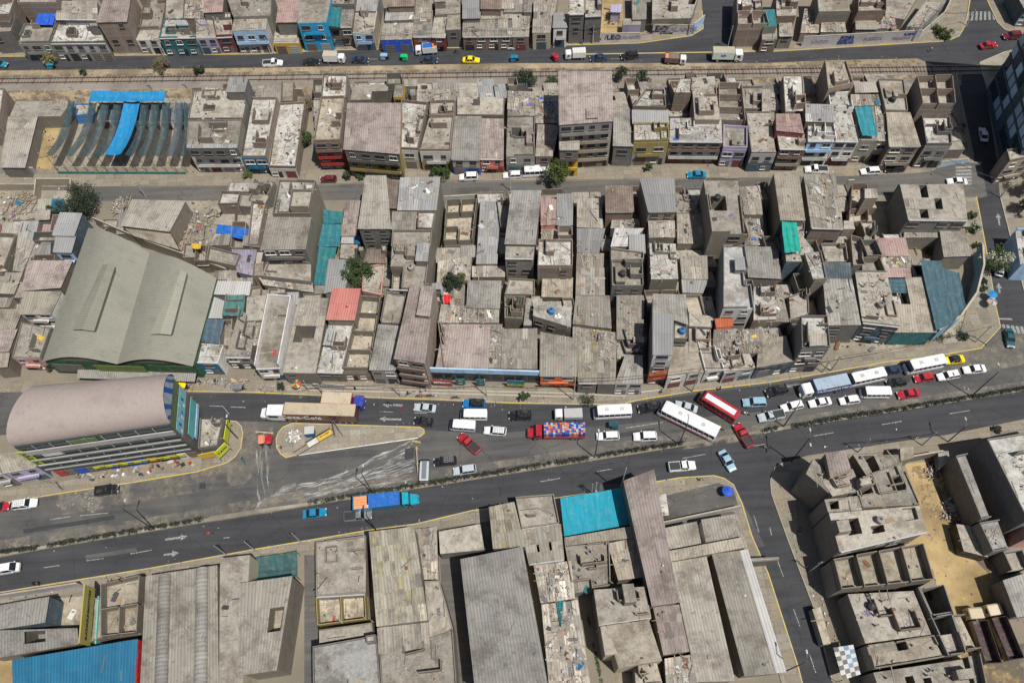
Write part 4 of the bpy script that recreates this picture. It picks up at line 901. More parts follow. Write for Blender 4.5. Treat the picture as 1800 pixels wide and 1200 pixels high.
31 8.8 302,730 386,725 346,532 240,540 tan w - x
31 4.6 148,980 270,942 262,790 138,832 tan k - -
31 9.6 216,1180 402,1172 386,966 212,966 dgrey w dgrey/brown/dgrey p |.25,.0,.8,.35,11.4,M:beige|three-storey corner house with a roof hut above the forecourt's left side
31 5 -8,996 136,996 84,762 -8,762 beige j - x
31 5 -40,705 82,710 60,522 -40,512 beige M:grey - -
31 7 222,615 300,615 300,520 222,420 white w - x
32 4.8 -78,176 172,130 120,-40 -60,-10 grey t slate q
22 4.2 1540,50 1640,48 1640,-30 1545,-30 brick j - x
@south
03 5.6 -80,850 298,793 322,630 -80,700 slate M:grey - - | |long low warehouse with flat grey sheets behind the white lattice fence
03 4.6 -80,1034 516,938 508,836 -80,854 beige M:grey - q |.4,.35,.66,.98,0,g
03 .5 345,850 532,818 552,624 350,640 lilac o - q
03 4 602,935 688,905 690,640 608,640 tan k - -
03 3 702,905 936,880 958,500 700,560 tan o - Rx | |roofless ruined yard of ochre earth and broken walls by the southern road
03 6.6 92,1260 888,1260 904,908 86,1046 red M:cyan - - | |large hall under a bright blue corrugated roof in the lower left corner
03 6 928,1260 1440,1260 1430,420 968,490 tan M:beige - q | |long warehouse with two raised barrel skylights running down its beige roof
03 7.6 1442,1260 1600,1260 1648,350 1450,372 cream k - q | |tall cream-walled warehouse with a narrow flat beige roof
13 8.6 -112,1146 136,1110 236,490 -100,536 tan M:beige - - |.62,.4,.98,.68,5,t|house with a smooth dusty ribbed roof and side terrace next to the narrow alley
13 4.4 398,630 724,610 726,230 396,272 tan k tan - |.2,.6,.42,.88,3.9,b|
13 1.0 420,830 745,790 735,615 410,645 olive o - Rx
13 4.4 416,936 776,880 768,800 414,850 tan k - -
13 5.8 380,1260 832,1260 800,885 376,960 grey l - x |.85,.86,1,1,7,w|pale grey concrete roof cluttered with hoops beside the narrow alley
13 8 796,828 1130,786 1042,166 746,200 tan m:cream - q | |tall hall roofed with pale panels streaked yellow by the southern road
13 6.2 812,1004 1140,960 1130,800 802,838 tan m - -
13 5.6 830,1260 1330,1260 1300,850 815,1010 tan k - -
13 5.2 1145,955 1300,845 1210,522 1110,528 tan k - x
13 2.8 1085,520 1200,516 1190,170 1050,185 tan j - x
13 3.8 1212,350 1508,322 1480,150 1202,200 grey k - q
13 7 1566,312 1770,298 1700,8 1538,40 tan m:cream - - | |building with a yellowish panel roof beside the shaded yard
13 8.4 1452,1260 1928,1260 1752,298 1352,380 tan M:grey - q | |very long warehouse with a dusty sheet roof and a black shaded slot on its left
23 4.4 62,186 314,150 276,-40 22,-20 tan k tan -
23 4.6 112,416 344,386 320,152 62,190 tan m tan - |.28,.3,.38,.52,0,g;.62,.3,.72,.55,0,g|
23 5.2 352,290 800,234 790,166 348,240 tan M:tan - -
23 5 402,600 650,560 640,272 348,300 tan k - x |.0,.0,.5,.2,4.4,m|dusty roof with a heap of yellow sand behind the pool
23 5 192,670 412,640 386,396 146,426 tan j - x
23 4.4 250,1260 522,1260 432,650 196,682 beige j - x | |rubble-strewn roof with an open iron lattice beside the earth alley
23 4.8 702,520 858,500 822,240 632,280 tan m:tan - x
23 7.6 570,820 922,770 880,562 536,582 tan k white - |.52,.45,.74,1,10.6,k|low tan house crowned by a narrow tower with a round tank
23 7.6 702,1100 990,1050 902,782 620,820 cream t - q
23 7.6 614,1016 698,1008 618,822 582,826 cream t - q
23 5 820,1260 1010,1260 950,1052 806,1092 tan t - -
23 8.8 926,690 1096,665 930,-210 738,-140 tan M:pink - - | |very long narrow house with a wide-ribbed roof fading to pink at its near end
23 6 1000,1012 1166,990 1098,682 932,698 tan m:pink - x
23 4.8 1022,1260 1230,1260 1190,1012 1008,1040 dgrey j - x
23 4.8 1222,1185 1462,1178 1275,364 1052,402 tan M:beige - q | |left of two long parallel ribbed sheds beside the side road
23 4.8 1042,312 1240,272 1212,136 988,182 white M:beige - -
23 4.8 1537,1151 1744,1130 1500,322 1320,345 tan M:beige - - | |right of two long parallel ribbed sheds beside the side road
23 4.9 1746,1130 1800,1124 1545,312 1503,320 lgrey M:white - -
23 4.8 1282,270 1512,236 1472,86 1252,122 white M:beige - -
23 6.6 1036,392 1546,296 1530,236 1030,330 tan M:tan - - | |narrow curved roof bridging across the two long sheds
22 3.8 1500,1460 1760,1440 1760,1420 1500,1430 grey k - -
22 3.4 930,1150 1036,1145 1016,1000 928,1020 tan w - x
22 3 1120,1460 1135,1455 1130,1450 1120,1455 tan k - -
@east
32 10 425,1020 620,980 560,840 330,880 tan k tan x
32 10 470,1385 1050,1250 1000,1080 400,1130 tan k tan txqa |.15,.35,.3,.8,7,g;.8,.5,.95,.95,9.2,k|
32 10 620,1100 1000,1075 880,800 560,910 tan k - xa |
32 10 395,1125 620,1110 640,1010 370,1040 tan m - x |.1,.2,.35,.8,5,g|
32 11.8 415,895 545,852 502,716 382,732 tan M:pink - - | |pink ribbed roof hut on top of the corner block by the side road
32 10 650,885 880,850 860,745 560,745 tan k - x |.2,.1,.45,.95,5,g|corner block's roof section with a long narrow light shaft
32 10 250,870 400,1000 420,900 300,770 tan k - x
33 6 452,600 1070,532 1000,292 402,400 tan o - R | |grid of roofless roofs and walled rooms beside the golden dirt yard
33 6.4 640,940 1080,880 960,590 522,612 tan k - xt |.25,.72,.33,1,6.1,g|dusty flat roof with a small skylight slot between the rooms and the checkered canopy
33 6.2 692,1110 1160,1030 1085,885 645,950 tan t - xa
33 5.8 1165,1025 1280,1010 1130,560 965,590 dgrey k - P |.2,.3,.9,.55,2.5,g;.1,.6,.95,.98,.5,g|walled back patio in deep shade left of the parked tipper lorries
33 6.4 752,1300 1352,1260 1282,1042 692,1130 tan k - xa
32 6 1392,1180 1462,1165 1300,745 1222,762 dgrey g - p | |long narrow single-storey building in the shade of the tall dark wall
32 9.6 1700,1190 1900,1150 1730,600 1428,648 dgrey w - px | |tall dark-walled building with rubble on its pale bluish roof
32 7.6 1770,800 2000,760 1900,560 1590,625 brown M:orange - - | |roof of rusty orange sheets at the frame's right edge
32 5.6 1700,1300 1900,1300 1880,1190 1690,1195 rose M:rose - -
33 5.4 1466,342 1584,318 1512,128 1376,150 dgrey w - px
33 3 1290,330 1452,372 1370,170 1240,150 black k - -
33 5.2 1640,760 1860,720 1800,440 1550,520 grey M:grey - - | |grey ribbed roof at the frame's lower right edge beside the dirt yard
33 3 1575,470 1700,450 1650,330 1520,350 dgrey k - P
33 3 1185,1005 1255,990 1180,760 1100,620 tan o - P
33 3.2 1190,760 1280,990 1375,980 1265,755 brick o - P
33 2.4 292,710 365,948 415,940 345,696 lgrey o - -
33 5 1350,1260 1420,1250 1370,1010 1290,1030 dgrey k - P
32 4 875,790 960,765 960,690 870,700 tan t - q
32 2.6 1130,840 1200,790 1190,720 1120,720 dgrey k - -
'''
def run_data():
    zone = None
    for ln in DATA.strip().split('\n'):
        if ln[0] == '@': zone = ln[1:]; continue
        a = ln.split('|'); f = a[0].split(); q = [tuple(float(v) for v in p.split(',')) for p in f[2:6]]
        fac = f[8] if len(f) > 8 else '-'; opt = f[9] if len(f) > 9 else ''; fac = fac.replace('#', '')
        lv = []
        if len(a) > 1 and a[1].strip():
            for s in a[1].strip().split(';'):
                p = s.split(','); lv.append(tuple(float(v) for v in p[:5]) + tuple(p[5:]))
        lab = a[2].strip() if len(a) > 2 and a[2].strip() else None
        if fac not in '-' and '/' not in fac and fac in ('brick', 'tan', 'grey', 'dgrey'): fac = '/'.join(['.'] * max(1, round(float(f[1]) / 2.8)))
        fac = fac.replace('brick', '.')
        house(zone, f[0], float(f[1]), q, f[6], f[7], fac, opt.replace('-', ''), lv, lab)
run_data()
# ---------------------------------------------------------------- landmark buildings, walls, awnings
def box_bar(par, name, a, b, z0, z1, wd, mt, off=0.0):
    d = (b - a).normalized(); n = Vector((d.y, -d.x, 0)); m_ = MB(); m_.bar(a + n * off, b + n * off, wd, z0, z1, mt); return m_.build(name, par)
def vault_office():
    H0, RISE = 15.8, 4.2
    FL, FR, BR = G(24, 783.5, H0), G(296, 745, H0), G(303, 662, H0); dep = BR - FR; FLx = FL.copy()
    BLx = FL + dep * 1.2 + Vector((3.5, 0, 0))
    root = empty('office_building', (FR.x, FR.y, 0), 'large office block with grey-pink barrel roof and blue striped gable on the road fork', 'office building')
    for p in (FL, FR, BR, BLx): p.z = 0
    wb = MB(); wb.prism([tuple(p)[:2] for p in (FL, FR, BR, BLx)], 0, H0, mat('p', 'dgrey')); wb.build('wall', root)
    rb = MB(); N = 28; RM = mat('m', 'vault')
    def arc(A, B, k, ext=0): f = (1 - math.cos(math.pi * k / N)) / 2; p = A.lerp(B, f); return Vector((p.x, p.y, H0 + .05 + RISE * math.sin(math.pi * k / N)))
    fr = (FR - FL).normalized(); FLo, BLo, FRo, BRo = FL - fr * .3, BLx - fr * .3, FR + fr * .5, BR + fr * .5
    Lx = (FRo - FLo).length
    for k in range(N):
        a, b, c, d = arc(FLo, BLo, k), arc(FRo, BRo, k), arc(FRo, BRo, k + 1), arc(FLo, BLo, k + 1)
        for s in range(6):
            e0, e1 = s / 6, (s + 1) / 6; rb.face([a.lerp(b, e0), a.lerp(b, e1), d.lerp(c, e1), d.lerp(c, e0)], RM, [(Lx * e0, k), (Lx * e1, k), (Lx * e1, k + 1), (Lx * e0, k + 1)], (1, 1, 1))
    rb.build('roof', root, smooth=False)
    gb = MB(); n = 18; off = Vector((fr.x, fr.y, 0)) * .3                  # gable with diagonal stripes
    BLUE_, LB = mat('p', 'royal2'), mat('p', 'lgrey2')
    def gp(s_, j):
        f = min(1, max(0, s_ - .16 * j / 8)); th = math.acos(1 - 2 * f); p = FR.lerp(BR, f) + off; return (p.x, p.y, H0 + RISE * math.sin(th) * j / 8)
    eds = [0, .1, .18, .30, .40, .62, .74, .86, .94, 1.04, 1.16]
    for i in range(len(eds) - 1):
        for j in range(8):
            for q in range(3):
                e0, e1 = eds[i] + (eds[i + 1] - eds[i]) * q / 3, eds[i] + (eds[i + 1] - eds[i]) * (q + 1) / 3
                gb.face([gp(e0, j), gp(e1, j), gp(e1, j + 1), gp(e0, j + 1)], LB if i % 2 == 0 else BLUE_)
    gb.build('gable', root)
    GLZ = simple('office_glass', (.045, .06, .06), .15); CB = mat('p', 'band')
    lv_ = [(13.9, 15.6, GLZ, .12), (12.2, 13.8, CB, .5), (10.3, 12.0, GLZ, .2), (9.7, 10.2, CB, .7), (7.8, 9.6, GLZ, .2), (7.3, 7.7, CB, .7), (5.6, 7.2, GLZ, .2), (5.1, 5.5, CB, .7), (3.6, 5.0, GLZ, .2)]
    for z0, z1, m_, o_ in lv_: box_bar(root, 'window_band' if m_ is GLZ else 'spandrel', FL, FR, z0, z1, .2, m_, o_)
    for i in range(1, 9):
        p = FL.lerp(FR, i / 9)
        for z0, z1 in ((13.9, 15.6), (10.3, 12), (7.8, 9.6), (5.6, 7.2)):
            m_ = MB(); m_.box((p.x + .12, p.y - .34, z0 + .01), .14, .1, z1 - z0 - .02, CB); m_.build('mullion', root)
    ax = (FR - FL).normalized(); nr = Vector((ax.y, -ax.x, 0)); up = Vector((0, 0, 1))
    gs = MB(); gs.bar(FL.lerp(FR, .34) + nr * .35, FL.lerp(FR, .52) + nr * .35, .1, 14.1, 15.4, mat('p', 'moss')); gs.build('sign_panel', root)
    gs = MB(); gs.bar(FL.lerp(FR, .1) + nr * .4, FL.lerp(FR, .22) + nr * .4, .1, 10.5, 11.8, mat('p', 'white')); gs.build('sign_panel', root)
    # yellow strip sign over the shops
    ys = MB(); ys.bar(FL.lerp(FR, .3) + nr * .9, FL.lerp(FR, .93) + nr * .9, .12, 3.0, 3.9, mat('p', 'lime')); ys.build('shop_sign', root)
    for i, wd_ in enumerate(('A/S', '2140', 'IMP', '3140', 'EXP', '2140')):
        text(wd_, root, FL.lerp(FR, .36 + i * .1) + nr * .97 + up * 3.45, ax, up, .85, simple('black_letter', (.02, .02, .02), .6), bold=.02)
    bs = MB(); sp = FL + nr * .5; bs.bar(sp - ax * .5, sp + ax * 1.1, .12, 7.2, 14.0, mat('p', 'lime')); bs.build('banner', root)
    text('A/S-2140-S', root, FL + ax * .3 + nr * .6 + up * 10.6, -up, ax, 1.25, simple('black_letter', (.02, .02, .02), .6), bold=.03)
    # shops and goods
    rr = random.Random(5)
    for i in range(14):
        a = FL.lerp(FR, (i + .06) / 14); b = FL.lerp(FR, (i + .92) / 14)
        sb = MB(); sb.bar(a + nr * .14, b + nr * .14, .1, .02, 2.7, mat('p', rr.choice(('black', 'slate', 'dgrey', 'white', 'red', 'royal', 'brown')))); sb.build('shopfront', root)
    # side face with stacked hoardings
    sd_ = (BR - FR).normalized(); sn = Vector((sd_.y, -sd_.x, 0))
    for z0, z1, c, f0, f1, o_ in ((12.9, 15.6, 'moss', .02, .98, .1), (9.6, 12.8, 'aqua', .03, .97, .14), (7.9, 9.5, 'brown', .0, 1, .05), (4.9, 7.8, 'aqua2', .15, .95, .3), (3.7, 4.8, 'pale', .2, .95, .4)):
        q = MB(); q.bar(FR.lerp(BR, f0) + sn * o_, FR.lerp(BR, f1) + sn * o_, .12, z0, z1, mat('p', c)); q.build('hoarding', root)
    for k in range(9):
        q = MB(); p = FR.lerp(BR, .1 + .09 * k) + sn * .23; q.box((p.x, p.y, 10.0 + (k % 3) * .8), .04, .5, .5 + (k % 2) * .6, mat('p', ('white', 'royal', 'mint')[k % 3]), math.atan2(sd_.y, sd_.x) - math.pi / 2); q.build('poster_patch', root)
    return FL, FR, BR, ax, nr

VO = vault_office()
house('mid', '02', 3.6, [(1312, 712), (1442, 692), (1482, 512), (1326, 512)], 'grey', 'k', '-', 'px', [], 'low shop annex with an open roof terrace and yellow signs at the road fork corner')
def sign_board(name, lab, tile, A, B, z0, z1, c, txt=None, tc=None, size=1.0, cat='sign', th=.15, posts=True):
    a, b = Wp(tile, *A, z0), Wp(tile, *B, z0); a.z = b.z = 0
    root = empty(name, tuple((a + b) / 2), lab, cat); m_ = MB(); m_.bar(a, b, th, z0, z1, mat('p', c)); m_.build('board', root)
    if posts and z0 > .3:
        for p in (a, b):
            q = MB(); q.cyl((p.x, p.y, 0), .07, z0, DARKM, 6); q.build('post', root)
    ax = (b - a).normalized(); n = Vector((ax.y, -ax.x, 0))
    if txt:
        for i, s in enumerate(txt.split('|')):
            k = len(txt.split('|')); text(s, root, (a + b) / 2 + n * (th / 2 + .02) + Vector((0, 0, z0 + (z1 - z0) * (k - i - .5) / k)), ax, Vector((0, 0, 1)), size, mat('p', tc), bold=.03)
    return root
sign_board('shop_sign', 'lime yellow shop sign panel on the rounded corner of the road-fork annex', '02', (1445, 770), (1515, 700), 1.6, 4.4, 'lime', 'TAXI', 'black', 1.0)
sign_board('shop_sign', 'tall yellow-green panel on the right side of the road-fork annex', '02', (1500, 670), (1520, 545), 1.2, 3.4, 'lime')
sign_board('shop_sign', 'long cream and yellow fascia below the road-fork annex terrace', '02', (1330, 775), (1440, 750), .8, 3.0, 'yellow', None)
house('mid', '02', 6.2, [(18, 862), (238, 822), (190, 716), (-30, 744)], 'lilac', 'M:cream', 'lilac/lilac', '', [], 'lilac-walled three-window house under the left corner of the barrel-roofed office')
house('mid', '02', 6.6, [(-90, 885), (14, 866), (-36, 745), (-120, 760)], 'lgrey', 'k', 'dgrey/lgrey', '', [], 'grey house front at the frame edge left of the lilac house')
def hangar():
    H0, RI = 6.0, 2.6
    P = {k: G(*v, H0) for k, v in dict(bl=(76, 632), bm=(207, 636), br=(340, 640), tl=(155, 401), tm=(263, 445), tr=(381, 489)).items()}
    root = empty('market_hall', (P['bm'].x, P['bm'].y, 0), 'large grey-green market hall with two shallow barrel roofs and raised ridge vents', 'market hall')
    wb = MB(); wb.prism([(P[k].x, P[k].y) for k in ('bl', 'bm', 'br', 'tr', 'tm', 'tl')], 0, H0 - .02, mat('p', 'green')); wb.build('wall', root)
    N = 16; RM = mat('m', 'hang')
    for A, B, Cc, D in (('bl', 'bm', 'tm', 'tl'), ('bm', 'br', 'tr', 'tm')):
        rb = MB(); a, b, c, d = P[A], P[B], P[Cc], P[D]
        up = lambda p, q, k: Vector((*(p.lerp(q, k / N))[:2], H0 + .02 + RI * math.sin(math.pi * k / N)))
        fw = (a - d).normalized() * .5; Ly = (d - a).length
        for k in range(N):
            q0, q1, q2, q3 = up(a, b, k) + fw, up(a, b, k + 1) + fw, up(d, c, k + 1), up(d, c, k)
            for s in range(8): e0, e1 = s / 8, (s + 1) / 8; rb.face([q0.lerp(q3, e0), q1.lerp(q2, e0), q1.lerp(q2, e1), q0.lerp(q3, e1)], RM, [(Ly * e0, k * .9), (Ly * e0, k * .9 + .9), (Ly * e1, k * .9 + .9), (Ly * e1, k * .9)], (1, 1, 1))
        o = rb.build('roof', root)
        gb = MB()
        for k in range(N): 
            q0, q1 = up(a, b, k), up(a, b, k + 1); gb.face([(q0.x, q0.y, H0 - .03), (q1.x, q1.y, H0 - .03), (q1.x, q1.y, q1.z - .03), (q0.x, q0.y, q0.z - .03)], mat('p', 'dgrey'))
        gb.build('gable', root)
    for q in ([(470, 1040), (615, 1052), (755, 622), (672, 612)], [(985, 1072), (1122, 1076), (1230, 662), (1152, 650)]):
        Q = [Wp('01', *p, H0 + RI + .9) for p in q]; mb_ = MB(); mid0, mid1 = (Q[0] + Q[1]) / 2, (Q[2] + Q[3]) / 2; lo = Vector((0, 0, -.35))
        L = (Q[3] - Q[0]).length
        mb_.face([Q[0] + lo, mid0, mid1, Q[3] + lo], RM, [(0, 0), (0, 1), (L, 1), (L, 0)], (1.02, 1.02, 1)); mb_.face([mid0, Q[1] + lo, Q[2] + lo, mid1], RM, [(0, 0), (0, 1), (L, 1), (L, 0)], (1.08, 1.08, 1.05))
        cen = sum(Q, Vector()) / 4; Q2 = [p + (cen - p) * .06 for p in Q]
        mb_.prism([(p.x, p.y) for p in Q2], H0 + 1.2, H0 + RI + .45, mat('p', 'dgrey')); mb_.build('ridge_vent', root)
    a, b = P['bl'].copy(), P['br'].copy(); a.z = b.z = 0; ax = (b - a).normalized(); nr = Vector((ax.y, -ax.x, 0))
    for f0, f1, z0, z1, c, o_ in ((.04, .24, 1.5, 4.8, 'dgrey', .1), (.33, .66, 2.6, 5.2, 'leafy', .3), (.7, .99, 2.2, 5.6, 'green', .12)):
        q = MB(); q.bar(a.lerp(b, f0) + nr * (.2 + o_), a.lerp(b, f1) + nr * (.2 + o_), .1, z0, z1, mat('p', c)); q.build('facade_panel', root)
    aw = MB(); p0, p1 = a.lerp(b, .18) + nr * .3, a.lerp(b, .98) + nr * .3
    aw.face([(*(p0)[:2], 2.7), (*(p0 + nr * 1.8)[:2], 2.3), (*(p1 + nr * 1.8)[:2], 2.3), (*(p1)[:2], 2.7)][::-1], mat('m', 'grey'), [(0, 0), (0, 2), (30, 2), (30, 0)], (1, 1, 1)); aw.build('awning', root)
hangar()
def tower():
    a, b = G(1733, 160), G(1764, 310); sd_ = (b - a).normalized(); out = Vector((-sd_.y, sd_.x, 0)); out = out if out.x < 0 else -out
    c, d = b - out * 40, a - out * 40; H0 = 36
    root = empty('office_tower', tuple(a), 'tall dark glass tower with sky reflections painted pale blue on its panes at the right edge', 'office tower')
    m_ = MB(); m_.prism([tuple(p)[:2] for p in (a, b, c, d)], 0, H0, mat('p', 'towerskin')); m_.build('wall', root)
    L = (b - a).length; nx = 9; rr = random.Random(2)
    PN, PD = mat('p', 'pane_blue'), simple('tower_glass', (.03, .05, .065), .08)  # pale blue colour stands in for sky reflected in the glass
    rz = math.atan2(sd_.y, sd_.x)
    for f in range(10):
        for i in range(nx):
            if i in (4,) : continue
            p = a + sd_ * (L * (i + .5) / nx) + out * .1; w_ = L / nx * .8
            w2 = MB(); w2.box((p.x, p.y, 2 + f * 3.4), w_, .12, 2.5, PN if rr.random() < .55 else PD, rz); w2.build('window', root)
    for f in range(11):
        q = MB(); q.bar(a + out * .12, b + out * .12, .1, 1.2 + f * 3.4, 1.7 + f * 3.4, mat('p', 'slate')); q.build('spandrel', root)
    return a, b, out
tower()
house('top', '30', 7, [(1580, 1075), (1760, 1040), (1760, 960), (1560, 1000)], 'brick', 'k', 'tan', 'p', [], 'brick and beige lower block at the foot of the glass tower')
house('top', '31', 5, [(1665, 630), (1800, 640), (1760, 400), (1630, 395)], 'pale', 'w', '-', 'p', [], 'low light-blue-walled building right of the side avenue')
# awnings and tarpaulins
def tarp(tile, h, q, c, lab, sag=.5, nx=8, ny=14, wav=.08, alpha=1, legs=True, cat='awning', name='tarpaulin', group=None, thick=False):
    P = [Wp(tile, x, y, h) for x, y in q]; r = random.Random(len(lab) * 7 + int(q[0][0])); cen = sum(P, Vector()) / 4
    root = empty(name, (cen.x, cen.y, 0), lab, cat, group); mb_ = MB(); mt = mat('c', c) if alpha == 1 else net(c, alpha)
    Wd, Ln = (P[1] - P[0]).length, (P[3] - P[0]).length
    ph = [r.uniform(0, 6) for _ in range(4)]
    def pt(i, j):
        u, v = i / nx, j / ny; p = P[0] * (1 - u) * (1 - v) + P[1] * u * (1 - v) + P[2] * u * v + P[3] * (1 - u) * v
        z = p.z - sag * math.sin(math.pi * u) * .4 - sag * math.sin(math.pi * v) + wav * (math.sin(u * 17 + ph[0]) + math.sin(v * 9 + u * 5 + ph[1]) + .6 * math.sin(v * 23 + ph[2]))
        return Vector((p.x, p.y, z)), (u * Wd, v * Ln)
    for i in range(nx):
        for j in range(ny):
            c4 = [pt(i, j), pt(i + 1, j), pt(i + 1, j + 1), pt(i, j + 1)]; mb_.face([x[0] for x in c4], mt, [x[1] for x in c4])
    mb_.build('canopy', root, smooth=True)
    if legs:
        for p in P:
            d = (cen - p).normalized() * .15; q_ = MB(); q_.cyl((p.x + d.x, p.y + d.y, 0), .05, p.z - .05, DARKM, 6); q_.build('post', root)
    return root
def net(c, a):
    k = 'net:' + c
    if k not in MATS: MATS[k] = M_cloth('net_' + c, COL[c], a)
    return MATS[k]
tarp('00', 6.8, [(225, 165), (345, 165), (378, 46), (262, 46)], 'royal', 'royal blue tarpaulin roof on the far avenue beside a bare brick house', .2)
tarp('10', 7.4, [(480, 176), (555, 178), (566, 46), (502, 46)], 'teal', 'dark green awning over the house right of the bright blue one', .2)
tarp('01', 3.4, [(338, 268), (428, 262), (425, 190), (342, 182)], 'cyan', 'faded blue canopy under the big dark tree', .15)
tarp('01', 4.4, [(1420, 415), (1600, 452), (1670, 385), (1432, 352)], 'blue2', 'saturated blue tarpaulin stretched over the scrap yard', .1)
tarp('01', 5.6, [(1465, 958), (1600, 956), (1620, 818), (1490, 822)], 'teal3', 'green shade cloth over the roof terrace right of the market hall', .15)
tarp('01', 5.6, [(1325, 1128), (1440, 1142), (1480, 980), (1355, 975)], 'slate', 'slate-coloured shade net on the roof next to the market hall', .15)
tarp('11', 4.2, [(380, 750), (455, 752), (535, 500), (415, 500)], 'teal', 'lower dark green net of the long alley canopy', .3)
tarp('11', 4.6, [(408, 495), (545, 500), (568, 350), (440, 345)], 'cyan2', 'middle blue-green net of the long alley canopy', .3)
tarp('11', 4.8, [(440, 350), (562, 350), (572, 270), (445, 255)], 'teal', 'short upper green net of the alley canopy nearest the street', .2)
tarp('11', 9.6, [(905, 430), (1026, 436), (1020, 396), (898, 385)], 'purple', 'purple awning on the high terraced building', .05)
tarp('11', 3.2, [(1228, 868), (1280, 880), (1286, 820), (1214, 812)], 'scar', 'small bright red canopy beside a tree', .1)
tarp('31', 9.2, [(112, 540), (220, 530), (190, 340), (90, 336)], 'aquat', 'bright turquoise awning below the long tan roof', .2)
tarp('30', 8.8, [(622, 895), (722, 895), (680, 700), (572, 706)], 'teal4', 'smooth teal roof canopy between two rows of roof clutter', .1)
tarp('31', 6.4, [(1112, 1050), (1212, 1010), (1140, 592), (1006, 590)], 'dteal2', 'left half of the dark green canopy by the curved wall', .2)
tarp('31', 6.3, [(1215, 1012), (1306, 890), (1262, 672), (1146, 640)], 'dteal2', 'right half of the dark green canopy by the curved wall', .2)
tarp('31', 5.8, [(812, 804), (915, 804), (905, 712), (797, 710)], 'dteal2', 'small dark green panel awning between the sheds', .1)
tarp('13', 3.0, [(0, 520), (270, 500), (268, 328), (0, 372)], 'dteal', 'dark green shade net behind the pavement by the narrow alley', .5)
tarp('23', 3.2, [(345, 232), (790, 152), (742, -90), (318, -18)], 'pool', 'bright blue taut tarpaulin covering the courtyard by the southern road', .05, 14, 10, .008, cat='tarpaulin')
tarp('20', 3.3, [(650, 84), (714, 82), (720, 30), (655, 33)], 'lilac', 'lavender sheet laid on the shed in the sandy yard', .05)
tarp('23', 4.9, [(318, 830), (322, 830), (342, 652), (288, 656)], 'teal', 'narrow green cloth lying over the rubble-strewn southern roof', .1)
tarp('01', 6.0, [(1262, 512), (1322, 515), (1324, 484), (1258, 480)], 'yellow', 'small mustard yellow panel over the scrap yard', .03)

# netted court
ct = [(400, 1105), (1200, 1110), (1270, 650), (580, 640)]
fl = MB(); P = [Wp('00', x, y, 0) for x, y in ct]; fl.face([(p.x, p.y, .06) for p in P], mat('k', 'stone')); tag(fl.build('court_floor'), kind='structure')
NETG = 'shade nets strung over the court'
tops = [470, 612, 692, 775, 952, 1022, 1092, 1178, 1235]; bots = [330, 455, 555, 650, 850, 935, 1030, 1120, 1200]
names = ['outermost left shade net of the court, wide and dark green', 'dark shade net hanging second from the court\'s left side', 'grey-green net third from the court\'s left side', 'net strip directly left of the blue court strip', 'dark net strip directly right of the blue court strip', 'green-tinted net strip, second right of the blue court strip', 'pale teal net strip, third right of the blue court strip', 'bluish grey net strip, second from the court\'s right side', 'shade net along the court\'s right wall']
for i, (t0, b0) in enumerate(zip(tops, bots)):
    wd = 58 if i else 50
    tarp('00', 6.0, [(b0 - wd * .5, 1020 if i else 1015), (b0 + wd * .55, 1020), (t0 + wd * .5, 672), (t0 - wd * .4, 672 if i else 650)], ('net1', 'net1', 'net2', 'net1', 'net1', 'net2', 'net2', 'net3', 'net1')[i], names[i], 1.6, 3, 16, .03, .82, False, 'shade net', 'shade_net', NETG)
tarp('00', 6.3, [(690, 1015), (798, 1016), (925, 660), (818, 668)], 'courtblue', 'diagonal bright blue strip across the netted court', 1.2, 5, 18, .04, 1, False, 'tarpaulin', 'shade_strip')
tarp('00', 7.0, [(580, 668), (1082, 668), (1088, 600), (600, 600)], 'courtblue', 'wide bright blue tarpaulin along the back of the netted court', .25, 18, 4, .08, 1, True, 'tarpaulin', 'shade_strip')
house('rail', '00', 3, [(640, 790), (1210, 800), (1230, 680), (660, 680)], 'dgrey', 'm:slate', 'white', '', [], 'dark grandstand roof under the court nets')
house('rail', '00', 2.6, [(490, 770), (590, 760), (600, 690), (500, 690)], 'blue', 'k', '-', '', [], 'small blue-walled changing hut at the court corner')
FG = 'fence posts round the netted court'
for i in range(14):
    x = 395 + i * 65; p = Wp('00', x, 1140, 0); q = MB(); q.cyl((0, 0, 0), .06, 6.1, DARKM, 6); o = q.build('fence_post'); o.location = p; tag(o, 'thin dark steel post of the court front fence', 'post', FG)
def ppost(p, h, lab='thin dark steel post of the court fence', g=FG): q = MB(); q.cyl((0, 0, 0), .06, h, DARKM, 6); o = q.build('fence_post'); o.location = p; tag(o, lab, 'post', g)
for x, y in ((520, 668), (600, 668), (700, 655), (860, 650), (980, 650), (1085, 650), (1240, 660)): ppost(Wp('00', x, y + 100, 0), 6.5)
# free-standing walls
def fence_wall(tile, pts, h, c, lab, th=.2, z0=0, txt=None, cap=True, name='boundary_wall', cat='wall'):
    P = [Wp(tile, x, y, z0) for x, y in pts]
    root = empty(name, (P[0].x, P[0].y, 0), lab, cat); m_ = MB()
    for a, b in zip(P, P[1:]): m_.bar(a, b, th, z0, z0 + h, mat('b', 'brick') if c == 'brick' else mat('p', c))
    m_.build('wall', root)
    if cap:
        m_ = MB()
        for a, b in zip(P, P[1:]): m_.bar(a, b, th + .08, z0 + h + .003, z0 + h + .07, mat('p', 'stone'))
        m_.build('coping', root)
    return root, P
def mural(root, P, words, size, h, c='black', z=None):
    a, b = P[0], P[1]; ax = (b - a).normalized(); n = Vector((ax.y, -ax.x, 0))
    for f, zz, s, sz, col_ in words: text(s, root, a.lerp(b, f) + n * .16 + Vector((0, 0, zz)), ax, Vector((0, 0, 1)), sz, mat('p', col_), bold=.05, shear=0)

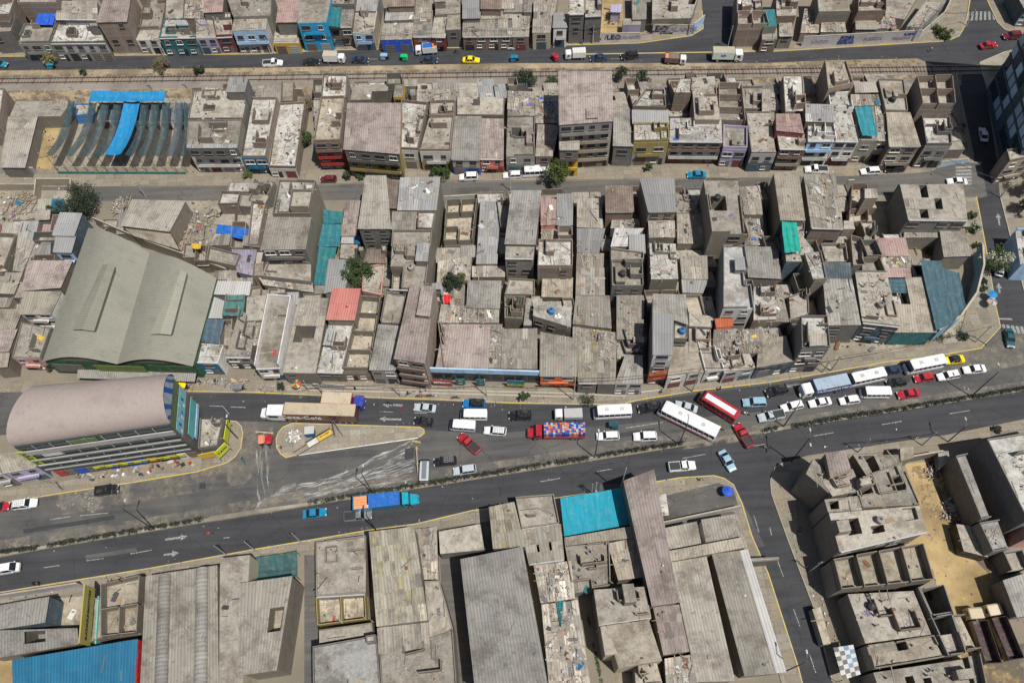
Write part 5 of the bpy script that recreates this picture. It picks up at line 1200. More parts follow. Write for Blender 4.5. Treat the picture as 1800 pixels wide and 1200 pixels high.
r1, p1 = fence_wall('20', [(585, 272), (838, 267)], 2.4, 'mural', 'low white boundary wall painted with the name LEO before the sandy yard')
mural(r1, p1, [(.33, 1.2, 'LEO', 2.0, 'black'), (.12, 1.2, '/', 1.6, 'black'), (.68, 1.2, 'ESCALANTE', 1.35, 'fadelilac')], 1, 2.4)
r1, p1 = fence_wall('20', [(922, 226), (1184, 228)], 3.0, 'mural', 'white painted wall with large LEO lettering under the dusty corner building')
mural(r1, p1, [(.16, 1.7, 'LEO', 2.6, 'black'), (.62, 1.7, 'ESCALANTE', 1.9, 'fadelilac'), (.35, .35, 'ALCALDE', .8, 'black')], 1, 3)
r1, p1 = fence_wall('20', [(1188, 226), (1256, 168)], 3.2, 'pale', 'light blue painted corner wall beside the LEO wall')
r1, p1 = fence_wall('30', [(215, 310), (985, 268)], 3.2, 'mural', 'long whitewashed wall with blue painted names along the avenue')
mural(r1, p1, [(.375, 2.4, 'SONIA', 1.15, 'navy'), (.375, 1.45, 'SARITA', 1.15, 'navy'), (.375, .5, 'REGION', 1.15, 'navy'), (.9, 2.3, 'KAW', 1.1, 'navy'), (.85, 1.2, 'TRINIDAD', 1.0, 'fadelilac'), (.6, 1.5, 'FUERZA', 1.3, 'fadelilac'), (.15, 1.5, 'JUNTOS', 1.2, 'fadelilac')], 1, 3)
r1, p1 = fence_wall('30', [(985, 264), (1140, 130), (1200, 10)], 2.4, 'lgrey', 'angled pale wall of the triangular yard by the crossing')
fence_wall('30', [(1128, 1092), (1302, 1072)], 1.3, 'pale', 'knee-high painted wall in front of the green strip')
fence_wall('01', [(660, 372), (1000, 520), (1525, 705)], 3.6, 'tan', 'long diagonal boundary wall behind the market hall')
fence_wall('01', [(-60, 130), (265, 130)], 2.2, 'tan', 'low wall along the street in front of the ruined plots')
fence_wall('01', [(265, 200), (275, 100), (500, 100), (500, 180)], 2.6, 'tan', 'three-sided brick enclosure beside the big dark tree')
fence_wall('01', [(45, 400), (250, 345)], 2, 'tan', 'skewed low wall at the edge of the ruined plots')
fence_wall('00', [(0, 1135), (252, 1150)], 2.4, 'lgrey', 'weathered wall before the beige metal shed')
fence_wall('00', [(390, 1148), (1230, 1150)], .9, 'teal', 'low teal plinth wall under the court fence', cap=False)
fence_wall('03', [(-60, 655), (552, 560)], 2.6, 'lattice', 'long white lattice fence wall of the lower left warehouse')
fence_wall('22', [(975, 1215), (1490, 1105)], 2.2, 'lgrey', 'pale railing wall along the front yard of the ribbed sheds')
fence_wall('32', [(880, 800), (1105, 760)], 3.2, 'dgrey', 'dark gate wall across the mouth of the golden dirt yard')
fence_wall('31', [(1350, 565), (1356, 700), (1310, 880), (1205, 1030), (1065, 1120)], 4.6, 'cblue', 'curved blue and white perimeter wall at the block corner', .3)

fence_wall('11', [(1245, 225), (1462, 212)], 3, 'lgrey', 'pale street wall of the gutted roofless house')
fence_wall('31', [(500, 120), (540, 118)], 3, 'tan', 'short stub of wall beside the tan roofless yard')
fence_wall('10', [(160, 690), (170, 630), (320, 640)], 2.6, 'brick', 'red brick garden wall behind the open plot')
# roof-top strip signs and red/teal walls of the lower left
def side_board(lab, tile, a, b, z0, z1, c, txt=None):
    A, B = Wp(tile, *a, z1), Wp(tile, *b, z1); A.z = B.z = 0; root = empty('roof_sign', tuple(A), lab, 'sign'); m_ = MB(); m_.bar(A, B, .25, z0, z1, mat('p', c)); m_.build('board', root)
    if txt:
        ax = (B - A).normalized(); n = Vector((ax.y, -ax.x, 0)); text(txt, root, (A + B) / 2 + n * .16 + Vector((0, 0, (z0 + z1) / 2)), ax, Vector((0, 0, 1)), min((z1 - z0) * .75, (B - A).length / len(txt) * 1.3), simple('black_letter', (.02, .02, .02), .6), bold=.03)
    for p in (A, B): q = MB(); q.cyl((p.x, p.y, 0), .1, z0, DARKM, 6); q.build('post', root)
side_board('long olive-yellow sign strip beside the lilac terrace', '03', (520, 935), (556, 550), 4.6, 8.2, 'gold', 'SUCHASUNMOTORS')

side_board('mint green wall panel left of the ruined ochre yard', '03', (628, 940), (648, 625), .1, 4.4, 'mintw')
side_board('bright red gable strip at the right end of the blue hall roof', '03', (892, 1250), (906, 912), 3.5, 6.4, 'scar')
# posters on shops
def banner_on(lab, tile, A, B, z0, z1, c, txt=None, tc='white', size=.8, cat='sign'): return sign_board('shop_sign', lab, tile, A, B, z0, z1, c, txt, tc, size, cat, .12, False)
banner_on('red and yellow billboard on the dark tower house', '22', (890, 262), (1010, 246), 3.6, 7.4, 'red', 'CHINO|----', 'yellow', 1.15)
banner_on('red shop panel with white lettering on the blue shopfront row', '12', (1170, 283), (1298, 290), .9, 3.2, 'red', 'ESPECIAL', 'white', .9)
banner_on('left teal poster panel in the long shop window', '12', (1320, 280), (1382, 283), 1.2, 3.6, 'teal', '---|---', 'white', .8)
banner_on('right teal poster panel in the long shop window', '12', (1455, 283), (1516, 286), 1.2, 3.6, 'teal', '--|---', 'mint', .8)
banner_on('lime and teal poster reading COLIMA at the end of the shop row', '22', (-30, 292), (82, 298), 1.0, 3.6, 'teal', ' |COLIMA', 'lime', 1.0)
banner_on('orange frame over the shop left of the plain grey fronts', '22', (186, 282), (432, 290), 2.6, 3.4, 'orange')
banner_on('white and blue strip banner on the pavement before the dark tower', '22', (848, 345), (975, 330), .3, 1.2, 'white')
banner_on('white and purple street banner near the lorry', '12', (380, 290), (590, 300), 1.2, 2.1, 'white', '* ---- *', 'purple', .6)
# long shopfront
def shoprow():
    a, b = Wp('12', 1150, 178, 4.6), Wp('22', 180, 200, 4.6); a.z = b.z = 0; ax = (b - a).normalized(); n = Vector((ax.y, -ax.x, 0))
    root = empty('shopping_arcade', tuple(a), 'long light blue parapet front with dark shop windows under the pinkish roofs', 'shop front')
    m_ = MB(); m_.bar(a + n * .25, b + n * .25, .3, 3.7, 5.4, mat('p', 'pale')); m_.build('parapet', root)
    m_ = MB(); m_.bar(a + n * .1, b + n * .1, .2, 0, 3.7, mat('p', 'slate')); m_.build('wall', root)
    for i in range(9):
        p = a.lerp(b, (i + .5) / 9) + n * .23; q = MB(); q.box((p.x, p.y, .3), (b - a).length / 9 * .8, .06, 2.9, GLASS, math.atan2(ax.y, ax.x)); q.build('shop_window', root)
shoprow()
# fallen sign, kiosk, rubble ring on the traffic island
def island():
    a, b = Wp('12', 345, 690, .4), Wp('12', 515, 590, .4)
    root = empty('toppled_sign', tuple((a + b) / 2), 'toppled black and yellow sign tower lying across the traffic island', 'sign')
    d = (b - a).normalized(); n = Vector((-d.y, d.x, 0))
    for nm, f0, f1, c in (('panel', .0, .38, 'white'), ('panel', .4, .92, 'yellow')):
        m_ = MB(); m_.bar(a.lerp(b, f0), a.lerp(b, f1), 1.1, .75, .95, mat('p', c)); m_.build(nm, root)
        m_ = MB(); m_.bar(a.lerp(b, f0) + n * .7, a.lerp(b, f1) + n * .7, .35, .7, 1.0, mat('p', 'black')); m_.build('frame', root)
    for s in (-.5, .5): m_ = MB(); m_.tube([a - d * 3 + n * s, b + n * s + Vector((0, 0, .3))], .08, DARKM); m_.build('rail', root)
    m_ = MB(); m_.tube([b + Vector((.2, -1.2, 0)), b + Vector((-.3, 2.2, 1.5))], .12, DARKM); m_.tube([b + Vector((1.8, -1.2, 0)), b + Vector((-.3, 2.2, 1.5))], .1, DARKM); m_.build('support', root)
    text('-- - ---', root, a.lerp(b, .66) + Vector((0, 0, .98)), d, n, .8, mat('p', 'black'), bold=.03)
    k = Wp('12', 365, 612, .13); root = empty('kiosk', tuple(k), 'small blue kiosk with a grey lid on the traffic island', 'kiosk')
    m_ = MB(); m_.box(k, 1.7, 1.3, 1.7, mat('p', 'cyan'), .05); m_.build('body', root); m_ = MB(); m_.box(k + Vector((0, .2, 1.71)), 1.9, 1.6, .1, mat('p', 'lgrey'), .05); m_.build('roof', root)
    c = Wp('12', 250, 632, .16); root = empty('rubble_ring', tuple(c), 'round patch of pale broken stones on the traffic island', 'rubble'); rr = random.Random(4); m_ = MB(); s = MB()
    m_.cyl((c.x, c.y, .16), 1.5, .1, mat('k', 'grey'), 16); m_.build('base', root)
    for i in range(60):
        k = rr.uniform(0, 6.28); q = rr.uniform(.2, 1.5); s.box((c.x + math.cos(k) * q, c.y + math.sin(k) * q, .25), rr.uniform(.15, .5), rr.uniform(.1, .35), rr.uniform(.05, .25), mat('p', rr.choice(('white', 'stone', 'lgrey'))), k)
    s.build('stones', root)['kind'] = 'stuff'
    for (x0, y0, x1, y1, lab) in ((1060, 700, 1075, 925, 'long wooden barrier pole closing off the chalky lanes'), (1035, 662, 1082, 672, 'short wooden barrier pole at the tip of the traffic island'), (5, 603, 118, 612, 'wooden barrier pole behind the red tipper pickup')):
        p, q = Wp('12', x0, y0, .0), Wp('12', x1, y1, .0); root = empty('road_barrier', tuple(p), lab, 'barrier'); m_ = MB(); m_.bar(p, q, .22, .55, .75, mat('p', 'stone')); m_.build('beam', root)
        for f in (.05, .5, .95): m_ = MB(); m_.box(p.lerp(q, f), .5, .5, .55, mat('p', 'olive')); m_.build('foot', root)
island()
# striped rising barrel lights, tanks, umbrellas
def barrel(lab, tile, q, h, r, c):
    P = [Wp(tile, x, y, h) for x, y in q]; a, b = (P[0] + P[1]) / 2, (P[2] + P[3]) / 2; wd = (P[1] - P[0]).length; d = (b - a).normalized(); n = Vector((-d.y, d.x, 0)); N = 10; L = (b - a).length
    root = empty('barrel_skylight', tuple(a), lab, 'skylight'); m_ = MB(); K = 10
    for s in range(K):
        for k in range(N):
            t0, t1 = math.pi * k / N, math.pi * (k + 1) / N; f = lambda t, s_: a + d * L * s_ / K + n * (math.cos(t) * wd / 2) + Vector((0, 0, math.sin(t) * r))
            g_ = 1 + .08 * ((s * 7) % 3 - 1); m_.face([f(t0, s), f(t0, s + 1), f(t1, s + 1), f(t1, s)][::-1], mat('m', c), [(s * 1.5, k * .3), (s * 1.5 + 1.5, k * .3), (s * 1.5 + 1.5, k * .3 + .3), (s * 1.5, k * .3 + .3)], (g_, g_, g_))
    m_.build('shell', root)
    for s_ in (0, K):
        m_ = MB(); ring = [a + d * L * s_ / K + n * (math.cos(math.pi * k / N) * wd / 2) + Vector((0, 0, math.sin(math.pi * k / N) * r)) for k in range(N + 1)]; m_.face(ring, mat('p', 'dgrey')); m_.build('end', root)
barrel('left of two barrel skylights on the long beige warehouse', '03', [(1020, 1260), (1104, 1260), (1128, 490), (1046, 494)], 6.2, .9, 'grey')
barrel('right of two barrel skylights on the long beige warehouse', '03', [(1282, 1260), (1366, 1260), (1372, 440), (1294, 446)], 6.2, .9, 'grey')
# ---------------------------------------------------------------- low sheds crammed between the houses
def inpoly(x, y, P):
    c = False; n = len(P)
    for i in range(n):
        x0, y0 = P[i]; x1, y1 = P[(i + 1) % n]
        if (y0 > y) != (y1 > y) and x < (x1 - x0) * (y - y0) / (y1 - y0) + x0: c = not c
    return c
BLK = dict(rail=[(335, 168), (560, 160), (900, 152), (1300, 155), (1655, 145), (1685, 278), (900, 288), (340, 296)], mid=[(-20, 362), (320, 360), (560, 358), (1000, 352), (1480, 342), (1680, 345), (1700, 560), (1480, 615), (1340, 650), (1110, 680), (1000, 682), (330, 660), (-20, 640)],
           top=[(-20, -20), (1215, -20), (1205, 40), (1120, 58), (0, 92)], south=[(-20, 1062), (450, 985), (640, 950), (900, 910), (1150, 900), (1290, 935), (1370, 1200), (-20, 1200)])
NOGO = [[(885, 118), (985, 118), (985, 165), (885, 165)], [(1075, 122), (1165, 122), (1165, 162), (1075, 162)], [(40, 228), (345, 150), (345, 300), (30, 295)], [(0, 335), (130, 335), (130, 400), (0, 400)], [(310, 355), (400, 355), (395, 460), (320, 430)], [(600, 500), (680, 515), (655, 680), (590, 680)], [(1590, 410), (1655, 410), (1655, 470), (1590, 470)], [(1455, 575), (1620, 590), (1580, 660), (1455, 660)], [(560, 310), (610, 310), (605, 510), (545, 505)], [(525, 160), (555, 160), (560, 300), (515, 300)],
        [(1045, -20), (1100, -20), (1100, 62), (1045, 62)], [(770, 930), (860, 915), (910, 1220), (780, 1220)], [(535, 975), (562, 975), (562, 1220), (530, 1220)], [(1010, 1040), (1065, 1040), (1100, 1220), (1040, 1220)], [(1155, 840), (1300, 840), (1310, 930), (1165, 930)], [(150, 395), (385, 489), (345, 660), (60, 660)], [(110, 330), (205, 330), (205, 400), (110, 400)], [(1640, 470), (1720, 455), (1720, 600), (1640, 620)], [(1530, 335), (1570, 345), (1565, 430), (1530, 425)]]
def g2(P): return [tuple(G(*p)[:2]) for p in P]
FP = [[(p.x, p.y) for p in hh['P']] for hh in ALLH]; NG = [g2(P) for P in NOGO]
ri = random.Random(44); NS = 0; SHEDG = 'low sheds filling gaps between the houses'
for zn, bp in BLK.items():
    Q = g2(bp); xs, ys = [p[0] for p in Q], [p[1] for p in Q]; x0, x1, y0, y1 = min(xs), max(xs), min(ys), max(ys); st = .8
    nx, ny = int((x1 - x0) / st), int((y1 - y0) / st); occ = [[True] * nx for _ in range(ny)]; ob = [F for F in FP + NG]
    bb = [(min(p[0] for p in F), max(p[0] for p in F), min(p[1] for p in F), max(p[1] for p in F), F) for F in ob]
    for j in range(ny):
        y = y0 + (j + .5) * st; row = [b for b in bb if b[2] - .5 <= y <= b[3] + .5]
        for i in range(nx):
            x = x0 + (i + .5) * st
            if not inpoly(x, y, Q): continue
            occ[j][i] = any(b[0] <= x <= b[1] and inpoly(x, y, b[4]) for b in row)
    for j in range(ny):
        for i in range(nx):
            if occ[j][i] or NS > 170: continue
            mw_, mh_ = ri.randint(5, 9), ri.randint(5, 11); w_ = 0
            while w_ < mw_ and i + w_ < nx and not occ[j][i + w_]: w_ += 1
            d_ = 1
            while d_ < mh_ and j + d_ < ny and not any(occ[j + d_][i:i + w_]): d_ += 1
            if w_ < 3 or d_ < 3 or w_ * d_ < 12: continue
            for jj in range(j, j + d_): occ[jj][i:i + w_] = [True] * w_
            a, b, c, d = x0 + i * st + .05, x0 + (i + w_) * st - .05, y0 + j * st + .05, y0 + (j + d_) * st - .05; sk = -.06
            q = [(a, c), (b, c + (b - a) * sk), (b + (d - c) * sk, d + (b - a) * sk), (a + (d - c) * sk, d)]
            house(zn, 'W', ri.uniform(2.3, 3.8), q, ri.choice(('brick', 'grey', 'tan', 'beige', 'brick')), ri.choice(('j', 'j', 'm', 'k', 'w', 'k', 'M:beige', 'm:grey', 't', 'k', 'm:lgrey')), '-', ri.choice(('x', 'x', '', 'p', 'R', 'a')), (), None, 'shed', 'shed', SHEDG); NS += 1
print('sheds', NS)
# ---------------------------------------------------------------- vehicles
def ring(x, hw, z0, z1, r=.18, top=.9):
    y = hw; return [Vector(p) for p in ((x, -y + r * .4, z0), (x, -y, z0 + r), (x, -y, z1 - r), (x, -y * top, z1), (x, y * top, z1), (x, y, z1 - r), (x, y, z0 + r), (x, y - r * .4, z0))]
PM = {}
def carpaint(c):
    if c not in PM:
        c0 = c
        m, t, b = NM('car_paint_' + str(len(PM))); b.inputs['Base Color'].default_value = (*c, 1); b.inputs['Roughness'].default_value = .28; b.inputs['Coat Weight'].default_value = .4
        uv = nd(t, 'ShaderNodeTexCoord').outputs['Object']; n = noise(t, uv, 1.6, 4, .6); t.links.new(mix(t, mix(t, .22, (0, 0, 0), ramp(t, n, .45, .7)), c, (.30, .26, .2)), b.inputs['Base Color']); PM[c] = m
    return PM[c]
HL = simple('headlight_glass', (.75, .75, .7), .15); TLm = simple('tail_light_red', (.45, .02, .02), .3); PLA = simple('black_plastic', (.025, .025, .027), .5); CGL = simple('car_glass', (.015, .018, .022), .06)
VMESH = {}
def wheel_mesh(r, w):
    k = ('wheel', r, w)
    if k not in VMESH:
        m_ = MB(); n = 14; A = [(math.cos(2 * math.pi * i / n) * r, -w / 2, math.sin(2 * math.pi * i / n) * r) for i in range(n)]; B = [(x, w / 2, z) for x, y, z in A]
        for i in range(n): m_.face([A[i], A[(i + 1) % n], B[(i + 1) % n], B[i]][::-1], RUB)
        m_.face(A, RUB); m_.face(B[::-1], RUB)
        for y, s in ((-w / 2 - .012, 1), (w / 2 + .012, -1)): m_.face([(math.cos(2 * math.pi * i / 8) * r * .58, y, math.sin(2 * math.pi * i / 8) * r * .58) for i in range(8)][::s], CHROME)
        VMESH[k] = m_.mesh('wheel')
    return VMESH[k]
class Veh:
    def __init__(s, name, p, ang, lab, cat, group=None): s.root = empty(name, tuple(p), lab, cat, group, ang); s.root['_o'] = (0, 0, 0)
    def part(s, name, key, fn, parent=None, smooth=False):
        if key not in VMESH:
            m_ = MB(); fn(m_); VMESH[key] = m_.mesh(name, smooth=smooth)
        o = bpy.data.objects.new(name, VMESH[key]); C.objects.link(o); o.parent = parent or s.root; return o
    def wheels(s, xs, hw, r=.32, w=.22):
        for x in xs:
            for y in (-hw, hw):
                o = bpy.data.objects.new('wheel', wheel_mesh(r, w)); C.objects.link(o); o.parent = s.root; o.location = (x, y, r)
def car(p, ang, kind, c, lab, name, cat, group=None, rack=False, roofc=None):
    dims = dict(sedan=(4.4, .86, 1.42), hatch=(3.9, .84, 1.48), suv=(4.5, .91, 1.72), wagon=(4.4, .85, 1.5), pickup=(5.2, .92, 1.75), van=(4.9, .90, 2.1))
    L, hw, H = dims[kind]; h = L / 2; pt = carpaint(c); V = Veh(name, p, ang, lab, cat, group); belt = H * .60 if kind in ('suv', 'pickup', 'van') else H * .61; key = (kind, c)
    def body(m_):
        nose = .62 if kind != 'van' else .8
        S = [(-h, hw * .82, .38, belt * .93), (-h + .12, hw * .95, .26, belt * .99), (-h + .6, hw, .2, belt), (-.3, hw, .2, belt), (h * .32, hw, .2, belt), (h * .45, hw, .2, belt * .98), (h - .45, hw * .95, .2, belt * .86), (h - .1, hw * .84, .26, belt * nose + .1), (h, hw * .7, .36, belt * nose - .02)]
        if kind == 'pickup': S[3] = (-.25, hw, .2, belt)
        m_.loft([ring(*q) for q in S], pt)
    V.part('body', key + ('body',), body, smooth=False)
    cab = dict(sedan=(-h * .70, -h * .36, h * .10, h * .42), hatch=(-h * .93, -h * .72, h * .12, h * .46), wagon=(-h * .95, -h * .80, h * .12, h * .44), suv=(-h * .95, -h * .82, h * .14, h * .44), pickup=(-h * .12, -h * .03, h * .24, h * .48), van=(-h * .97, -h * .93, h * .45, h * .78))[kind]
    def sec(x, y, z): return [Vector((x, -y, z)), Vector((x, y, z))]
    def glass(m_):
        x0, x1, x2, x3 = cab; y0, y1 = hw * .95, hw * .76; b = belt - .02; t_ = H - .05
        P = [Vector(v) for v in ((x0, -y0, b), (x3, -y0, b), (x3, y0, b), (x0, y0, b), (x1, -y1, t_), (x2, -y1, t_), (x2, y1, t_), (x1, y1, t_))]
        for q in ((0, 1, 5, 4), (1, 2, 6, 5), (2, 3, 7, 6), (3, 0, 4, 7), (4, 5, 6, 7)): m_.face([P[k] for k in q], CGL)
    g_ = V.part('windows', key + ('glass', ), glass)
    rp = carpaint(roofc) if roofc else pt
    def roof(m_):
        x1, x2 = cab[1], cab[2]; y = hw * .78
        m_.loft([[Vector((x, -y * k, z - .05)), Vector((x, -y * k * .93, z)), Vector((x, y * k * .93, z)), Vector((x, y * k, z - .05))] for x, k, z in ((x1 - .05, .95, H - .03), (x1 + .2, 1, H), ((x1 + x2) / 2, 1.01, H + .02), (x2 - .1, 1, H), (x2 + .12, .95, H - .04))], rp)
        for s in (-1, 1):                            # pillars
            for xa, xb in ((cab[0], cab[1]), ((cab[0] + cab[3]) / 2 + .05, (cab[1] + cab[2]) / 2), (cab[3], cab[2])): m_.tube([(xa, s * hw * .95, belt - .03), (xb, s * hw * .78, H - .05)], .045, pt, 4)
    V.part('roof', key + ('roof', roofc), roof)
    for s in (-1, 1):
        V.part('headlight', (kind, 'hl', s), lambda m_: m_.box((h - .12, s * hw * .66, belt * .55), .22, .34, .16, HL))
        V.part('tail_light', (kind, 'tl', s), lambda m_: m_.box((-h + .04, s * hw * .72, belt * .66), .1, .26, .2, TLm))
        V.part('mirror', key + ('mir', s), lambda m_: m_.box((cab[3] - .3, s * (hw + .08), belt - .02), .14, .18, .14, pt))
    V.part('bumper', (kind, 'bmp'), lambda m_: (m_.box((h - .06, 0, .3), .16, hw * 1.45, .22, PLA), m_.box((-h + .04, 0, .3), .14, hw * 1.6, .22, PLA)))
    V.wheels((-h * .60, h * .62), hw - .1, .34 if kind in ('suv', 'pickup') else .31)
    if kind == 'pickup':
        def bed(m_):
            for y in (-hw * .9, hw * .9): m_.box((-h * .55, y, belt), h * .82, .07, .22, pt)
            m_.box((-h * .95, 0, belt), .07, hw * 1.8, .22, pt); m_.box((-h * .55, 0, belt + .003), h * .8, hw * 1.7, .02, PLA)
        V.part('cargo_bed', key + ('bed',), bed)
    if rack:
        def rk(m_):
            for y in (-hw * .6, hw * .6, -hw * .2, hw * .2): m_.box(((cab[1] + cab[2]) / 2, y, H + .08), (cab[2] - cab[1]) * .9, .05, .05, CHROME)
            for i in range(6): m_.box((cab[1] + (cab[2] - cab[1]) * (i + .5) / 6, 0, H + .06), .05, hw * 1.3, .05, CHROME)
        V.part('roof_rack', (kind, 'rack'), rk)
    return V
def bus(p, ang, L, hw, H, c, c2, lab, name='minibus', cat='minibus', strip=None, low=None, group=None):
    V = Veh(name, p, ang, lab, cat, group); h = L / 2; pt, p2 = carpaint(c), carpaint(c2); k = (L, c, c2)
    V.part('body', k + ('b',), lambda m_: m_.loft([ring(-h, hw * .92, .4, H * .52), ring(-h + .2, hw, .32, H * .52), ring(h - .7, hw, .32, H * .52), ring(h - .15, hw * .96, .34, H * .5), ring(h, hw * .86, .4, H * .4)], p2))
    V.part('windows', k + ('g',), lambda m_: m_.loft([ring(-h + .05, hw * .93, H * .5, H * .9, .05, .98), ring(h - .75, hw * .97, H * .5, H * .9, .05, .98), ring(h - .28, hw * .9, H * .5, H * .84, .05, .98)], CGL))
    V.part('roof', k + ('r',), lambda m_: m_.loft([ring(-h + .0, hw * .9, H * .86, H * .97, .05, .9), ring(-h + .25, hw * .97, H * .86, H, .06, .9), ring(h - 1.2, hw * .97, H * .86, H, .06, .9), ring(h - .75, hw * .9, H * .86, H * .96, .05, .9)], pt))
    n = max(4, int(L / 1.1))
    def pil(m_):
        for i in range(n + 1):
            for s in (-1, 1): m_.box((-h + .2 + (L - 1.1) * i / n, s * hw * .975, H * .5), .1, .06, H * .38, p2)
    V.part('pillars', k + ('p',), pil)
    if strip: V.part('roof_stripe', k + ('st',), lambda m_: m_.box((-.2, 0, H + .004), L * .78, hw * 1.0, .02, carpaint(strip)))
    def hatch(m_):
        for x in (-h * .5, h * .3): m_.box((x, 0, H + .006), .7, .7, .09, mat('p', 'lgrey'))
    if L > 6 and not strip: V.part('roof_hatch', ('hatch', L), hatch)
    for s in (-1, 1):
        V.part('headlight', (L, 'hl', s), lambda m_: m_.box((h - .08, s * hw * .68, H * .26), .16, .3, .2, HL)); V.part('tail_light', (L, 'tl', s), lambda m_: m_.box((-h, s * hw * .8, H * .3), .08, .2, .35, TLm))
        V.part('mirror', (L, 'mir', s), lambda m_: m_.box((h - .3, s * (hw + .14), H * .5), .1, .2, .35, PLA))
    if low: V.part('side_band', k + ('lw',), lambda m_: [m_.box((0, s * (hw + .012), .5), L * .8, .02, .45, carpaint(low)) for s in (-1, 1)])
    V.wheels((-h * .55, h * .62), hw - .14, .42, .26); return V
def truck(p, ang, L, lab, cabc, cargo, name='truck', cat='truck', kind='box', W_=1.15, H=3.0, bc=None, top=None, cabover=True, axles=None, word=None, wc='white', group=None):
    V = Veh(name, p, ang, lab, cat, group); h = L / 2; pc = carpaint(cabc); cl = 1.9 if L > 7 else 1.5; ch = 2.7 if L > 7 else 2.1
    if L > 15: ch = 3.3; cl = 4.0
    k = (L, cabc, str(bc), kind)
    if not cabover: cl += 1.0
    def cabin(m_):
        if cabover: m_.loft([ring(h - cl, W_ * .95, .45, ch, .1), ring(h - .35, W_ * .95, .45, ch, .1), ring(h - .08, W_ * .92, .45, ch * .93, .1), ring(h, W_ * .9, .5, ch * .55, .1)], pc)
        else: m_.loft([ring(h - cl, W_ * .95, .5, ch, .1), ring(h - 1.75, W_ * .93, .5, ch * .93, .1), ring(h - 1.45, W_ * .9, .5, ch * .56, .1), ring(h - .2, W_ * .74, .5, ch * .48, .12), ring(h, W_ * .62, .55, ch * .36, .12)], pc)
    V.part('cab', k + ('cab',), cabin)
    xw = h - .02 if cabover else h - 1.42
    V.part('windscreen', k + ('ws',), lambda m_: m_.box((xw - .14, 0, ch * .55), .1 if not cabover else .13, W_ * 1.62, ch * .32, CGL, 0, 0))
    for s in (-1, 1):
        V.part('side_window', k + ('sw', s), lambda m_: m_.box((h - cl * .55 - (0 if cabover else .3), s * W_ * .955, ch * .58), cl * .38, .04, ch * .26, CGL))
        V.part('headlight', k + ('hl', s), lambda m_: m_.box((h - .02, s * W_ * (.62 if cabover else .45), .7), .1, .25, .2, HL)); V.part('mirror', k + ('mi', s), lambda m_: m_.box((h - .5 - (0 if cabover else 1), s * (W_ + .12), ch * .5), .08, .16, .45, PLA))
    bl = L - cl - .35; bx = -h + bl / 2; cm = carpaint(bc) if bc else pc; zf = 1.05 if L > 7 else .8
    V.part('chassis', k + ('ch',), lambda m_: m_.box((-.2, 0, .55), L * .92, .9, .35, DARKM))
    tm = mat('p', top) if top else cm
    if kind == 'box':
        V.part('cargo_box', k + ('bx',), lambda m_: m_.box((bx, 0, zf), bl, W_ * 2.08, H - zf, cm)); V.part('box_roof', k + ('bt', top), lambda m_: (m_.box((bx, 0, H + .002), bl * .985, W_ * 2.02, .05, tm), [m_.box((bx + bl * (i / 6 - .5), 0, H + .054), .06, W_ * 2.0, .02, mat('p', 'lgrey')) for i in range(1, 6)]))
    elif kind == 'crates':
        V.part('cargo_frame', k + ('fr',), lambda m_: (m_.box((bx, 0, zf), bl, W_ * 2.08, .25, cm), [m_.box((bx, s * W_ * 1.03, zf + .25), bl, .06, .5, cm) for s in (-1, 1)]))
        def cr(m_):
            rr = random.Random(9); cs = [mat('p', x) for x in ('royal', 'salmon', 'purple', 'pale', 'red', 'lilac', 'navy', 'cream', 'orange')]
            nx, ny = int(bl / .42), 6
            for i in range(nx):
                for j in range(ny): m_.box((bx - bl / 2 + (i + .5) * bl / nx, -W_ + (j + .5) * W_ * 2 / ny, zf + .26), bl / nx * .92, W_ * 2 / ny * .92, H - zf - rr.uniform(.2, .5), rr.choice(cs))
        V.part('crate_stack', k + ('cr',), cr)['kind'] = 'stuff'
    elif kind == 'open':
        def op(m_):
            m_.box((bx, 0, zf), bl, W_ * 2.08, .12, cm)
            for s in (-1, 1): m_.box((bx, s * W_ * 1.02, zf + .12), bl, .07, H - zf, cm)
            for x in (bx - bl / 2 + .05, bx + bl / 2 - .05): m_.box((x, 0, zf + .12), .07, W_ * 2.0, H - zf - .01, cm)
            for i in range(8): [m_.box((bx - bl / 2 + (i + .5) * bl / 8, s * (W_ * 1.02 + .06), zf + .1), .09, .06, H - zf, cm) for s in (-1, 1)]
        V.part('cargo_bed', k + ('op',), op)
        if cargo: V.part('load', k + ('ld', cargo), lambda m_: (m_.box((bx + bl * .16, 0, H - .35), bl * .66, W_ * 1.96, .38, mat('c', cargo)), m_.box((bx - bl * .34, 0, H - .5), bl * .28, W_ * 1.9, .4, mat('p', 'orange2')), [m_.box((bx - bl * .34, y, H - .1), bl * .28, .07, .05, WOOD) for y in (-.02, .5, -.5)]))
    if word:
        for s in (-1, 1):
            t_ = text(word, None, (0, 0, 0), (1, 0, 0), (0, 0, 1), 1.9 if L > 15 else (H - zf) * .42 if len(word) > 7 else .9, mat('p', wc), align='CENTER', bold=.02)
            t_.parent = V.root; r_ = Vector((-s, 0, 0)); m3 = Matrix.Identity(3); m3.col[0] = r_; m3.col[1] = (0, 0, 1); m3.col[2] = r_.cross(Vector((0, 0, 1))); px = bx + (bl * .27 if L > 15 else 0); t_.matrix_local = Matrix.Translation((px, s * (W_ * 1.04 + .03), (H + zf) / 2 + .1)) @ m3.to_4x4()
    ax_ = axles or ((-h * .62, h * .66) if L < 8 else (-h * .72, -h * .58, h * .72)); V.wheels(ax_, W_ - .16, .48 if L > 7 else .38, .3); return V

